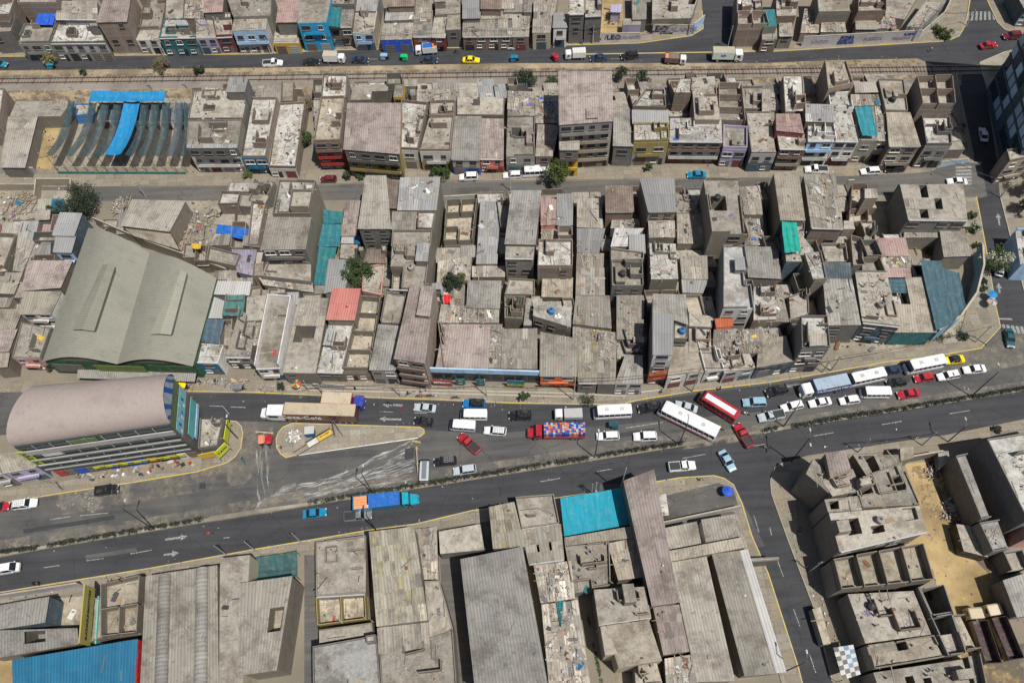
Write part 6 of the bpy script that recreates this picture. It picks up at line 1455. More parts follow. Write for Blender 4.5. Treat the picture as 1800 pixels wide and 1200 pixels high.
def mototaxi(p, ang, c, lab, group=None):
    V = Veh('mototaxi', p, ang, lab, 'mototaxi', group); pc = carpaint(c); k = ('mt', c)
    V.part('body', k + ('b',), lambda m_: (m_.box((-.45, 0, .35), 1.3, 1.15, .55, pc), m_.box((.55, 0, .45), .9, .3, .45, PLA)))
    V.part('canopy', k + ('c',), lambda m_: m_.loft([[Vector((x, -w_, z)), Vector((x, -w_ * .8, z + .18)), Vector((x, w_ * .8, z + .18)), Vector((x, w_, z))] for x, w_, z in ((-1.1, .55, 1.35), (-.9, .62, 1.45), (.4, .62, 1.5), (.75, .5, 1.35))], pc))
    V.part('windscreen', ('mt', 'ws'), lambda m_: m_.box((.72, 0, .8), .06, .9, .6, CGL)); V.part('handlebar', ('mt', 'hb'), lambda m_: m_.tube([(.8, -.35, 1.0), (.8, .35, 1.0)], .03, PLA))
    for x, y in ((1.05, 0), (-.7, .55), (-.7, -.55)): o = bpy.data.objects.new('wheel', wheel_mesh(.25, .12)); C.objects.link(o); o.parent = V.root; o.location = (x, y, .25)
    for s in (-1, 1): V.part('post', ('mt', 'ps', s), lambda m_: m_.tube([(.65, s * .48, .7), (.55, s * .55, 1.4)], .03, PLA))
def heading(a, b): d = b - a; return math.atan2(d.y, d.x)
# white, silver, etc.
K = dict(white=(.72, .72, .72), silver=(.42, .47, .5), grey=(.16, .17, .18), black=(.012, .013, .015), navy=(.012, .03, .07), red=(.36, .012, .025), maroon=(.13, .012, .02), yellow=(.85, .62, .0), blue=(.01, .15, .40), teal=(.01, .22, .28), cyan=(.0, .19, .34), lblue=(.25, .4, .5), dteal=(.01, .07, .09), green=(.01, .42, .14), orange=(.65, .22, .14))
VEH = '''00 -30,420 28,428 sedan teal|teal car cut by the left edge on the far avenue
10 52,425 172,418 pickup white|white pickup left of the white box lorry on the far avenue
10 315,412 418,412 sedan black|black car directly left of the white box lorry on the far avenue
10 640,397 738,400 sedan navy|dark car between the white box lorry and the blue mototaxi
10 1370,398 1468,400 sedan yellow|bright yellow taxi on the far avenue
10 1105,396 1180,400 sedan navy|dark car below the white and blue lorry on the far avenue
20 -45,310 96,306 suv white r|white four-wheel drive at the kerb on the far avenue
20 618,382 520,388 sedan navy|dark blue car right of the small white lorry on the far avenue
20 822,366 725,380 suv black|black four-wheel drive on the yellow line of the far avenue
30 1380,312 1520,292 sedan red|red car entering the upper right junction
30 1665,236 1545,246 suv maroon|dark maroon car at the far right of the junction
30 1425,930 1410,850 sedan white|white car in the tower's shade on the side avenue
30 735,1128 608,1136 wagon white|white estate car parked on the middle street
30 905,1112 752,1120 suv black|black four-wheel drive parked behind the white estate car
30 383,1124 250,1120 pickup white|white pickup with a blue-lined bed on the middle street
10 1452,1168 1350,1172 suv white|white people carrier at the kerb on the middle street
10 525,1184 430,1186 hatch maroon|dark hatchback by the tall grey-fronted building
20 64,1155 -60,1160 wagon white|white car touching the white minibus on the middle street
20 1275,1155 1155,1155 sedan cyan|turquoise saloon parked on the middle street
31 1298,76 1190,72 sedan white|white car partly on the zebra crossing at the middle street
31 1616,675 1592,572 sedan white|white saloon nearer the lane line on the side avenue
31 1518,690 1532,600 wagon silver|silver car beside the white blossom tree
31 1582,1048 1600,1162 sedan dteal|dark teal car crossing the zebra at the main junction
02 628,992 785,968 suv black|black car beside the chalk spill under the office block
02 95,1082 245,1062 suv white r|white car with a roof rack in the lower left lanes
02 -75,1096 66,1084 hatch red|red car cut by the left edge of the main road
12 1187,446 1042,432 sedan silver|silver saloon behind the lane arrows
12 1171,537 1043,522 hatch black|black hatchback below the silver saloon
12 1507,414 1367,412 suv blue|bright blue car with a dark roof near the shop kerb
12 1645,597 1508,586 wagon white r|white estate with a roof rack right of the grey-nosed van
12 1464,728 1345,622 pickup red|red pickup turning diagonally in the closed lanes
12 1325,784 1170,798 wagon black r|black estate with a silver roof rack near the median
12 1447,838 1305,858 wagon silver|silver estate car beside the median hedge
12 310,1142 466,1122 sedan cyan|turquoise saloon on the southern carriageway
12 600,1158 745,1142 pickup grey|dark grey pickup in the shade of the blue cargo lorry
22 138,490 -30,492 suv black|black car in front of the small white flatbed lorry
22 708,622 555,628 wagon white|white estate behind the crate lorry
22 948,627 805,630 suv white|white four-wheel drive ahead of the long white bus
22 975,430 833,450 suv black|black car under the nose of the long white bus
22 1218,452 1076,412 sedan silver|silver-blue saloon between the two buses
22 1670,402 1522,406 suv lblue|steel blue car right of the red bus
22 1475,545 1572,698 pickup red|red pickup nosing over the median gap
22 1030,832 1208,816 pickup white|white pickup on the southern carriageway
22 1378,722 1458,852 sedan lblue|steel blue saloon turning out of the side road
32 130,308 -20,350 suv black|black four-wheel drive in front of the blue lorry
32 100,478 -60,508 pickup silver|grey pickup nearest the median at the queue's front
32 873,180 740,206 sedan navy|dark blue saloon between the two white minibuses
32 1292,114 1144,132 sedan yellow|yellow taxi with a black roof at the end of the queue
32 915,262 772,284 hatch black|black hatchback left of the bright red hatchback
32 1103,230 948,252 hatch red|bright red hatchback in the middle of the queue
32 998,336 850,358 sedan red|bright red saloon lowest in the queue
32 1250,215 1120,238 wagon white|white estate right of the red hatchback
32 1437,178 1278,192 sedan white|white saloon at the back of the queue
32 598,380 470,398 hatch white|small white hatchback in front of the white van
32 415,390 266,416 sedan white|white saloon below the blue lorry
32 222,414 90,444 wagon white|white estate left of the saloon below the blue lorry
03 -60,468 156,432 van white|white van on the lower left carriageway'''
for ln in VEH.split('\n'):
    a, lab = ln.split('|'); f = a.split(); A = [float(x) for x in f[1].split(',')]; B = [float(x) for x in f[2].split(',')]
    p, q = Wp(f[0], *A, .5), Wp(f[0], *B, .5); c_ = (p + q) / 2; c_.z = .02
    ang = heading(p, q)
    if not f[0] in ('00', '03', '02') and lab[:5] != 'xxxxx' and lab not in ('white pickup left of the white box lorry on the far avenue', 'red car entering the upper right junction', 'white pickup on the southern carriageway', 'turquoise saloon on the southern carriageway', 'dark grey pickup in the shade of the blue cargo lorry', 'red pickup nosing over the median gap', 'dark teal car crossing the zebra at the main junction'): pass
    fr_ = lab in ('bright yellow taxi on the far avenue',)
    kd = {'sedan': 'saloon_car', 'hatch': 'hatchback', 'suv': 'four_wheel_drive', 'wagon': 'estate_car', 'pickup': 'pickup_truck', 'van': 'van'}[f[3]]
    roofc = K['black'] if 'black roof' in lab or 'dark roof' in lab else None
    if 'red pickup nosing' in lab: ang += math.pi
    car(c_, ang, f[3], K[f[4]], lab, kd, 'pickup' if f[3] == 'pickup' else 'car', None, len(f) > 5, roofc)
def at2(tile, a, b, z=.6): p, q = Wp(tile, *a, z), Wp(tile, *b, z); c_ = (p + q) / 2; c_.z = .02; return c_, heading(p, q)
W8 = K['white']
bus(*at2('20', (232, 1138), (76, 1146)), 6.6, .98, 2.4, W8, W8, 'white minibus with a ribbed roof parked beside the round street tree')
bus(*at2('12', (1523, 492), (1350, 490)), 5.3, .93, 2.2, W8, W8, 'clean white van under the bright blue car', 'van', 'van')
bus(*at2('12', (1443, 568), (1283, 556)), 5.1, .93, 2.2, W8, K['silver'], 'grey-nosed van with roof racks above the red pickup', 'van', 'van')
bus(*at2('12', (1112, 920), (1118, 792)), 4.6, .9, 2.1, K['silver'], K['grey'], 'dark grey-roofed van parked across the lanes at the wooden barrier', 'van', 'van', K['grey'])
bus(*at2('22', (772, 470), (545, 482)), 7.4, 1.08, 2.8, W8, W8, 'white minibus behind the small white flatbed lorry')
bus(*at2('22', (1325, 620), (985, 452)), 12.0, 1.3, 3.2, W8, W8, 'long white coach with a red lower band slewed across the lanes', 'coach', 'bus', None, K['red'])
bus(*at2('22', (1448, 498), (1262, 384)), 8.2, 1.15, 2.9, K['red'], K['red'], 'red bus with a white roof stripe', 'bus', 'bus', W8)
bus(*at2('32', (740, 226), (524, 272)), 7.4, 1.08, 2.8, W8, W8, 'white minibus directly behind the blue lorry')
bus(*at2('32', (1140, 142), (895, 190)), 7.8, 1.1, 2.9, W8, W8, 'white minibus in front of the yellow taxi')
bus(*at2('32', (790, 345), (606, 345)), 5.6, .95, 2.3, W8, W8, 'white van with a dark windscreen in the middle lane of the queue', 'van', 'van')
truck(*at2('10', (455, 395), (586, 398)), 5.4, 'white box lorry with a beige top on the far avenue', W8, None, 'box_truck', 'truck', 'box', .95, 2.7, W8, 'stone')
truck(*at2('10', (1186, 335), (1062, 345)), 5.6, 'white lorry with a white and royal blue load on the far avenue', W8, 'blue2', 'cargo_truck', 'truck', 'open', 1.0, 2.4, W8)
truck(*at2('20', (476, 368), (358, 374)), 5.2, 'small white lorry with a pale grey box on the far avenue', W8, None, 'box_truck', 'truck', 'box', .95, 2.4, W8, 'white')
truck(*at2('20', (1008, 400), (1142, 408)), 5.4, 'small open lorry with a rusty load and white cab', W8, 'brown', 'cargo_truck', 'truck', 'open', .95, 2.2, (.2, .12, .1))
truck(*at2('20', (1320, 382), (1508, 385)), 7.6, 'white and green box lorry on the far avenue near the junction', W8, None, 'box_truck', 'truck', 'box', 1.1, 3.2, (.6, .68, .62), 'cream', True, None, 'KPI', 'royal')
truck(*at2('12', (690, 500), (28, 480)), 19.6, 'white-nosed articulated lorry with a long dark red trailer', W8, None, 'articulated_lorry', 'lorry', 'box', 1.25, 4.0, (.09, .018, .02), 'stone2', False, (-8.6, -7.4, -6.2, 2.6, 3.9, 8.2), 'Coca-Cola')
truck(*at2('12', (450, 408), (726, 418)), 8.2, 'red and beige box lorry half hidden behind the long trailer', (.03, .05, .30), None, 'box_truck', 'truck', 'box', 1.2, 3.5, (.35, .03, .05), 'stone2')
mototaxi(*at2('12', (42, 632), (42, 690)), K['orange'], 'orange-topped mototaxi, left of the pair beside the traffic island'); mototaxi(*at2('12', (90, 632), (90, 690)), K['red'], 'red mototaxi, right of the pair beside the traffic island')
truck(*at2('22', (490, 605), (88, 608)), 11.2, 'red lorry stacked with blue and pink crates', K['red'], None, 'cargo_truck', 'truck', 'crates', 1.2, 3.3, (.4, .02, .04), None, False)
truck(*at2('22', (450, 486), (293, 490)), 5.4, 'small white flatbed lorry with a grey load above the crate lorry', W8, None, 'flatbed_truck', 'truck', 'box', .95, 1.9, K['silver'], 'lgrey')
truck(*at2('32', (518, 282), (195, 345)), 9.2, 'blue and grey box lorry with a white cab in the queue', W8, None, 'box_truck', 'truck', 'box', 1.2, 3.4, (.02, .06, .18), 'truckgrey', True, None, 'TRANSPORTES', 'white')
truck(*at2('12', (655, 1090), (1072, 1042)), 12.0, 'long bright blue cargo lorry with a blue tarpaulin and orange boards', (.0, .28, .38), 'blue2', 'cargo_truck', 'lorry', 'open', 1.25, 3.0, (.02, .16, .30), None, False)

for (a, b, lab, c) in (((1440, 1040), (1342, 745), 'left dark tipper lorry parked in the golden dirt yard', (.5, .42, .28)), ((1580, 1000), (1470, 735), 'right dark tipper lorry parked in the golden dirt yard', (.6, .5, .35))):
    c_, an = at2('33', a, b, 1); truck(c_, an, 9.0, lab, c, None, 'tipper_lorry', 'lorry', 'open', 1.25, 2.8, (.05, .03, .03))
for tile, a, b, c, lab in (('00', (318, 440), (372, 440), 'teal', 'teal mototaxi beneath the thin roadside tree'), ('10', (812, 380), (888, 382), 'lblue', 'powder blue mototaxi between dark cars'), ('10', (1005, 388), (940, 386), 'green', 'emerald green mototaxi on the far avenue'), ('20', (-10, 392), (48, 392), 'cyan', 'sky blue mototaxi right of the yellow taxi'), ('20', (300, 400), (262, 365), 'red', 'red mototaxi stopped beside the small white lorry'),
                           ('22', (695, 556), (628, 556), 'dteal', 'dark mototaxi with a green roof between minibus and white estate'), ('02', (1180, 300), (1240, 302), 'yellow', 'yellow-lidded mototaxi on the kerb beside the office hoardings'), ('02', (1545, 310), (1615, 310), 'grey', 'grey mototaxi parked on the shop pavement'), ('33', (1, 1), (2, 2), 'grey', '')):
    if lab: mototaxi(*at2(tile, a, b), K[c], lab)
# checkered awning by the side road
def checker():
    P = [Wp('33', x, y, 3.4) for x, y in ((492, 1180), (612, 1140), (562, 946), (430, 966))]; root = empty('checkered_canopy', (P[0].x, P[0].y, 0), 'white, grey and blue checkered canopy beside the side road', 'canopy'); m_ = MB()
    f = lambda u, v: P[0] * (1 - u) * (1 - v) + P[1] * u * (1 - v) + P[2] * u * v + P[3] * (1 - u) * v
    for i in range(4):
        for j in range(7): c = mat('p', 'white') if (i + j) % 2 else mat('p', 'cblue' if i > 1 and j > 1 else 'dgrey'); m_.face([f(i / 4, j / 7), f((i + 1) / 4, j / 7), f((i + 1) / 4, (j + 1) / 7), f(i / 4, (j + 1) / 7)], c)
    m_.build('cover', root)
    for p in P: q = MB(); q.cyl((p.x, p.y, 0), .06, 3.35, DARKM, 6); q.build('post', root)
checker()
# ---------------------------------------------------------------- trees, hedges, poles, wires, people, tanks

def leafcloud(mb_, c, rx, ry, rz, n, s, mt, r, flat=.2):
    for _ in range(n):
        d = Vector((r.gauss(0, 1), r.gauss(0, 1), r.gauss(0, 1))).normalized() * (r.random() ** .45); p = Vector((c[0] + d.x * rx, c[1] + d.y * ry, c[2] + d.z * rz))
        if p.z < .05: p.z = .05
        a = Vector((r.gauss(0, 1), r.gauss(0, 1), r.gauss(0, .6))).normalized() * s * r.uniform(.6, 1.3); b = Vector((r.gauss(0, 1), r.gauss(0, 1), r.gauss(0, .6))).normalized(); b = (b - a.normalized() * b.dot(a.normalized())).normalized() * s * r.uniform(.4, .8)
        g_ = r.uniform(.55, 1.6); mb_.face([p - a, p + b, p + a, p - b], mt, None, (g_ * r.uniform(.85, 1.15), g_, g_ * r.uniform(.8, 1.1)))
def tree(tile, x, y, rpx, c, lab, hh=None, dens=1.0, name='tree', cat='tree', group=None, c2=None):
    p = Wp(tile, x, y + rpx * .25, 0); sc = (Wp(tile, x + rpx, y, 0) - Wp(tile, x, y, 0)).length; H = hh or max(1.4, sc * 1.7); r = random.Random(int(x * 3 + y))
    root = empty(name, tuple(p), lab, cat, group); bush = H < 2.4
    cz = H - sc * .62 if not bush else H * .5
    cr = MB(); n = int(14 + sc * 7)
    for i in range(n):                                  # leaf clumps over an uneven crown
        d = Vector((r.gauss(0, 1), r.gauss(0, 1), r.gauss(0, .8))).normalized() * sc * r.uniform(.25, .86); q = Vector((p.x + d.x, p.y + d.y, max(.3, cz + d.z * .7))); k = sc * r.uniform(.16, .34)
        leafcloud(cr, q, k, k, k * .8, int(60 * dens), .17 if sc > 1.6 else .12, mat('l', c2) if c2 and r.random() < .6 else mat('l', c), r)
    cr.build('crown', root)
    t_ = MB(); top = Vector((p.x, p.y, cz)); t_.tube([p, p.lerp(top, .5) + Vector((.1, .05, 0)), top], .07 * H ** .7, WOOD, 7, .03 * H ** .7)
    for i in range(6): d = Vector((r.gauss(0, 1), r.gauss(0, 1), .6)).normalized() * sc * .7; t_.tube([p.lerp(top, .55), p.lerp(top, .75) + d * .5, top + d], .05 * H ** .5, WOOD, 5, .015)
    t_.build('trunk', root)
TR = [('00', 352, 415, 55, 'leafy2', 'thin pale roadside tree over the teal mototaxi', 3.5, .35), ('00', 555, 482, 32, 'leafm', 'small bush between the thin pale tree and the dark dry tree', 1.5, 1), ('00', 1085, 445, 75, 'dry', 'spreading dark dry tree by the far avenue', 4, .55), ('00', 1320, 468, 42, 'leafd', 'round dark green bush on the sandy verge', 1.8, 1.4),
 ('10', 345, 700, 58, 'dry', 'leafless grey bush in the overgrown gap', 3, .5), ('10', 330, 935, 66, 'leafm', 'green shrub filling the gap left of the red-fronted house', 4, 1), ('10', 1225, 1130, 80, 'leafm', 'green street tree before the light-fronted houses', 3.2, 1.2), ('10', 600, 1165, 40, 'leafd', 'left kerbside shrub of the pair near the red-fronted house', 2, 1), ('10', 690, 1168, 36, 'leafm', 'right kerbside shrub of the pair near the red-fronted house', 2, 1), ('00', 1640, 1160, 38, 'leafl', 'light green shrub beside the cracked building', 2.2, 1),
 ('20', 90, 535, 92, 'leafd', 'wide dark bush by the track left of the tallest house', 4.5, 1.2), ('20', 258, 560, 62, 'leafm', 'green bush touching the tallest house at the back', 3, 1), ('20', 715, 520, 52, 'leafd', 'dark bush right of the tallest house by the track', 4, .8), ('20', 850, 555, 72, 'leafd', 'broad dark bush in the back yards by the track', 4.2, .8), ('21', 305, 60, 112, 'leafl', 'big round light green tree on the middle street', 7, 1.3, 'leafm'), ('20', 900, 1120, 30, 'leafm', 'little green street tree before the porch house', 2.4, 1),
 ('30', 1150, 225, 68, 'leafm', 'olive bush on the pavement near the upper zebra', 2, .9), ('30', 1110, 195, 40, 'leafl', 'yellowish bush next to the olive bush at the upper zebra', 1.6, .9), ('30', 240, 560, 42, 'leafd', 'dark bush beside the tall brown-walled house', 3, .9), ('31', 1680, 130, 90, 'leafm', 'large green tree mass below the glass tower', 6, 1.2), ('31', 1660, 260, 75, 'leafd', 'darker tree crown just below the large green tree', 5, 1.1),
 ('31', 1345, 385, 55, 'blossom', 'low bush with whitish flowers by the side avenue', 2.4, .9, 'leafm'), ('31', 1330, 300, 38, 'leafm', 'green sidewalk shrub above the flowering bush', 2.2, 1), ('31', 1450, 610, 112, 'blossom', 'rounded tree covered in white blossom by the side avenue', 5.8, 1.6, 'leafm'), ('31', 1372, 500, 32, 'leafm', 'shrub between the flowering bush and blossom tree', 1.8, 1), ('31', 1412, 735, 30, 'leafd', 'upper round shrub below the blossom tree', 1.8, 1), ('31', 1412, 782, 28, 'leafm', 'lower round shrub below the blossom tree', 1.6, 1),
 ('21', 1150, 850, 42, 'leafl', 'bright green tree in a tiny yard mid-block', 4, 1.1), ('21', 170, 770, 28, 'leafm', 'narrow green shrub squeezed between two tan roofs', 4, 1), ('01', 575, 250, 152, 'leafd', 'very large dark green tree behind the market hall', 8.5, 1.5), ('01', 400, 290, 60, 'leafm', 'smaller green tree beside the faded blue canopy', 4, 1), ('01', 1280, 565, 55, 'leafm', 'green creeper bush behind the diagonal wall, right one', 3, 1), ('01', 1110, 510, 40, 'leafm', 'green creeper bush behind the diagonal wall, left one', 3, 1),
 ('11', 690, 705, 116, 'leafm', 'round dense green tree above the salmon-red roof', 7, 1.5), ('11', 1310, 775, 84, 'leafd', 'dark green tree right of the red canopy', 6, 1.2), ('11', 1370, 760, 40, 'leafl', 'small lighter tree touching the dark tree by the grey shed', 5, 1), ('12', 185, 310, 30, 'leafd', 'small street tree left of the white street banner', 2.5, 1), ('22', 85, 378, 38, 'leafm', 'small round tree on the shop pavement', 3, 1.2), ('22', 500, 400, 52, 'leafd', 'thin dark tree on the kerb before the grey fronts', 3.5, .35), ('02', 370, 165, 50, 'leafd', 'dark palm-like shrub before the market hall wall', 2.5, 1), ('32', 1500, 580, 32, 'leafd', 'dark shrub on the southern pavement near the right edge', 1.5, 1), ('12', 30, 0, 1, 'leafd', '', 1, 1),
 ('31', 1050, 520, 40, 'leafl', 'low green plants in the small walled garden', 1, 1.2), ('31', 1290, 1090, 50, 'leafd', 'creeping green shrub inside the curved wall corner', 1.2, .8), ('33', 1040, 620, 40, 'leafd', 'potted tree in the shaded back patio', 3, .6), ('02', -10, 170, 50, 'leafd', 'shrub at the left edge behind the office block', 2.5, 1)]
for t in TR:
    if t[5]: tree(t[0], t[1], t[2], t[3], t[4], t[5], t[6], t[7], 'bush' if t[6] < 2.6 else 'tree', 'bush' if t[6] < 2.6 else 'tree', None, t[8] if len(t) > 8 else None)
def hedge(pts, lab, wd=.55, h=.75, c='hedge'):
    root = empty('hedge', tuple(G(*pts[0])), lab, 'hedge'); m_ = MB(); r = random.Random(int(pts[0][0]))
    for a, b in zip(pts, pts[1:]):
        A, B = G(*a), G(*b); L = (B - A).length; n = int(L * 2.6)
        for i in range(n):
            if r.random() < .1: continue
            p = A.lerp(B, (i + r.random()) / n); k = wd * r.uniform(.7, 1.15); leafcloud(m_, (p.x + r.uniform(-.1, .1), p.y + r.uniform(-.15, .15), h * .55), k, k, h * .6, 48, .13, mat('l', c), r)
    m_.build('foliage', root)

hedge([(-40, 977), (70, 961.5)], 'clipped hedge at the far left of the median'); hedge([(87, 958), (155, 947), (358, 913)], 'long hedge on the left part of the median')
hedge([(543, 885), (640, 868), (680, 862), (890, 828)], 'hedge on the median beside the blue cargo lorry'); hedge([(890, 828), (1036, 804.5)], 'hedge on the median below the crate lorry'); hedge([(1047, 802), (1200, 779)], 'hedge on the median ending at the gap by the coach')
hedge([(1340, 758), (1366, 753)], 'short tuft of hedge beside the median lamp'); hedge([(1391, 750), (1500, 732), (1640, 709.5)], 'hedge on the median below the queue'); hedge([(1640, 709.5), (1840, 677)], 'hedge on the median at the right edge')
# grass strip at the block corner
gm = MB(); r = random.Random(8)
for i in range(34):
    u, v = r.random(), r.random(); p = Wp('30', 1185 + 95 * u + (1 - v) * 15, 800 + 230 * v, 0); leafcloud(gm, (p.x, p.y, .3), .8, .8, .35, 60, .13, mat('l', 'leafm'), r)
for i in range(20):
    u = r.random(); p = Wp('31', 1100 + 230 * u, 1130 - 130 * u + r.uniform(-20, 25), 0); leafcloud(gm, (p.x, p.y, .1), .8, .8, .12, 40, .1, mat('l', 'leafm'), r)
for i in range(26):
    u = r.random(); p = Wp('23', 500 + 90 * u, 760 + 440 * u, 0); leafcloud(gm, (p.x, p.y, .1), .35, .6, .12, 26, .09, mat('l', 'leafm'), r)
for x0, x1, y0, y1, n in ((0, 1690, 470, 490, 0), (1350, 1690, 405, 425, 26)):
    for i in range(n): p = Wp('30', r.uniform(0, 1000), r.uniform(405, 430), 0); leafcloud(gm, (p.x, p.y, .12), .5, .4, .15, 22, .1, mat('l', 'leafy2'), r)
for i in range(46): p = Wp(r.choice('012') + '0', r.uniform(0, 1688), r.uniform(440, 475), 0); leafcloud(gm, (p.x, p.y, .12), .4, .3, .15, 16, .1, mat('l', r.choice(('dry', 'leafd', 'leafy2'))), r)
tag(gm.build('grass'), 'patches of weeds and grass on verges and yard strips', 'grass', kind='stuff')
# poles and lamps
PG = 'utility and lamp posts'
def pole(tile, base, top, lab, kind='lamp', arm=(1,), r0=.13):
    b = Wp(tile, *base, 0); tx, ty = P2(tile, *top); best = (1e9, 0)
    for i in range(8, 60):
        z = i * .25; p = b + Vector((0, 0, z)); d = p - Vector((0, 0, CH)); a, c_, f = AX.x * d.x + AY.x * d.y + AZ.x * d.z, AX.y * d.x + AY.y * d.y + AZ.y * d.z, AX.z * d.x + AY.z * d.y + AZ.z * d.z
        e = (a / f * FPX + 900 - tx) ** 2 + (c_ / f * FPX + 600 - ty) ** 2
        if e < best[0]: best = (e, z)
    h = min(max(best[1], 5), 13); root = empty('street_lamp' if kind == 'lamp' else 'utility_pole', tuple(b), lab, 'street lamp' if kind == 'lamp' else 'utility pole')
    m_ = MB(); m_.tube([b, b + Vector((0, 0, h))], r0, mat('p', 'lgrey') if kind != 'lamp' else DARKM, 8, r0 * .6); m_.build('pole', root)
    if kind == 'lamp':
        for s in arm:
            e = b + Vector((s * .3, s * 1.25, h + .35)); m_ = MB(); m_.tube([b + Vector((0, 0, h - .1)), b + Vector((s * .15, s * .6, h + .2)), e], .07, DARKM, 6); m_.build('arm', root)
            m_ = MB(); m_.box(e + Vector((0, s * .15, -.05)), .26, .6, .12, mat('p', 'lgrey')); m_.build('lamp_head', root)
    else:
        for k, zz in enumerate((h - .3, h - 1.1)): m_ = MB(); m_.box(b + Vector((0, 0, zz)), 1.1 - .2 * k, .08, .08, DARKM, .1); m_.build('cross_arm', root)
    return b + Vector((0, 0, h - .3))
PL = [('22', (545, 765), (570, 640), 'lamp', 'lamp post standing in a break of the median hedge below the crate lorry'), ('22', (710, 990), (750, 830), 'pole', 'leaning wooden pole before the long narrow ribbed house'), ('22', (1100, 680), (1110, 520), 'lamp', 'lamp post beside the long white coach'), ('22', (520, 1015), (525, 940), 'pole', 'short pole left of a second one on the southern kerb'), ('22', (543, 1015), (565, 930), 'pole', 'short pole right of its twin on the southern kerb'), ('22', (1185, 332), (1246, 172), 'pole', 'dark pole rising in front of the white parapet house'), ('22', (875, 955), (890, 918), 'pole', 'low pole beside the long narrow ribbed roof'),
      ('32', (102, 560), (210, 405), 'lamp', 'leaning lamp post on the median in front of the grey pickup'), ('32', (1338, 362), (1520, 200), 'lamp', 'tall lamp post on the right part of the median'), ('32', (412, 196), (488, 98), 'pole', 'right pole of the pair before the yellow-signed corner'), ('32', (355, 206), (412, 128), 'pole', 'left pole of the pair before the yellow-signed corner'), ('32', (152, 792), (262, 625), 'lamp', 'lamp post with bright heads above the side road mouth', (1, -1)), ('32', (590, 732), (680, 650), 'pole', 'pole before the corner block with the pink roof hut'), ('32', (1012, 686), (1105, 596), 'pole', 'pole outside the gate wall of the dirt yard'), ('32', (1182, 662), (1300, 560), 'lamp', 'lamp post before the tall dark wall'),
      ('31', (1365, 1132), (1500, 1040), 'pole', 'thick dark pole nearer the curved wall at the junction'), ('31', (1440, 1150), (1550, 1022), 'pole', 'thick dark pole nearer the side avenue at the junction'), ('12', (770, 998), (715, 860), 'lamp', 'lamp post on the median behind the blue cargo lorry'), ('03', (1020, 190), (800, 0), 'lamp', 'lamp post on the median at the left of the picture'), ('12', (355, 330), (300, 285), 'pole', 'pole beside the white street banner'), ('12', (445, 348), (395, 300), 'pole', 'pole right of the white street banner'), ('12', (955, 365), (872, 290), 'pole', 'pole before the tall brick block'), ('12', (1522, 362), (1516, 250), 'pole', 'pole in front of the long blue shopfront'), ('22', (405, 388), (410, 240), 'pole', 'pole before the orange-framed shop'),
      ('13', (300, 276), (250, 200), 'pole', 'pole left of the narrow alley mouth'), ('13', (790, 190), (742, 80), 'lamp', 'lamp post under the front of the panel-roofed hall'), ('03', (1495, 356), (1420, 286), 'pole', 'pole beside the cream-walled warehouse'), ('03', (1690, 332), (1620, 258), 'pole', 'pole on the pavement right of the cream-walled warehouse'), ('10', (95, 356), (52, 250), 'pole', 'pole before the white house on the far avenue'), ('10', (796, 330), (762, 190), 'pole', 'pole at the mouth of the narrow alley on the far avenue'), ('10', (1022, 328), (1000, 190), 'pole', 'pole beside the royal blue shopfront'), ('10', (1466, 300), (1462, 185), 'pole', 'pole before the brown shops on the far avenue'), ('20', (532, 292), (530, 170), 'pole', 'pole before the dark grey houses on the far avenue'), ('20', (1162, 234), (1182, 95), 'pole', 'pole in front of the LEO lettering'), ('20', (1418, 324), (1456, 172), 'pole', 'pale pole by the dark side alley'), ('20', (92, 300), (90, 160), 'pole', 'pole before the beige shops near the white four-wheel drive'),
      ('30', (952, 276), (1058, 40), 'pole', 'tall pole at the end of the long whitewashed wall'), ('30', (1308, 172), (1268, 62), 'pole', 'pole beside the upper zebra crossing'), ('30', (948, 1100), (1030, 945), 'pole', 'pole before the light rubble house on the middle street'), ('33', (272, 466), (352, 400), 'pole', 'short pole on the pavement left of the roofless rooms'), ('33', (112, 1122), (265, 1088), 'lamp', 'lamp post leaning over the side road'), ('21', (-10, 130), (-8, 0), 'pole', 'pole near the white car on the middle street'), ('01', (960, 170), (930, 60), 'pole', 'pole behind the broad beige shed'), ('02', (975, 1200), (790, 1030), 'x', ''), ('02', (420, 985), (310, 905), 'pole', 'twin-legged pole before the lilac house'), ('02', (1570, 640), (1480, 545), 'lamp', 'lamp post at the tip of the road-fork pavement'), ('31', (1530, 180), (1600, 60), 'pole', 'thin pole on the far side of the side avenue'), ('00', (525, 670), (485, 600), 'pole', 'pole at the court\'s back left corner'), ('00', (1005, 590), (985, 545), 'pole', 'short railway post behind the court'), ('00', (1240, 585), (1218, 535), 'pole', 'railway post near the metal roof hut'), ('00', (1085, 380), (1030, 250), 'pole', 'pole by the dry tree on the far avenue')]
TOPS = {}
for tile, b, t, k, lab, *ar in PL:
    if k != 'x': TOPS[lab] = pole(tile, b, t, lab, k, *ar)
def wire(a, b, lab, n=3):
    root = empty('power_line', tuple(a), lab, 'power line')
    for k in range(n):
        o = Vector((0, 0, -.35 * k)) + Vector((.25 * k, .2 * k, 0)); P = [a.lerp(b, i / 10) + o - Vector((0, 0, 1.1 * math.sin(math.pi * i / 10))) for i in range(11)]; m_ = MB(); m_.tube(P, .025, PLA, 4); m_.build('cable', root)
def tp(s): return next(v for k, v in TOPS.items() if k.startswith(s))
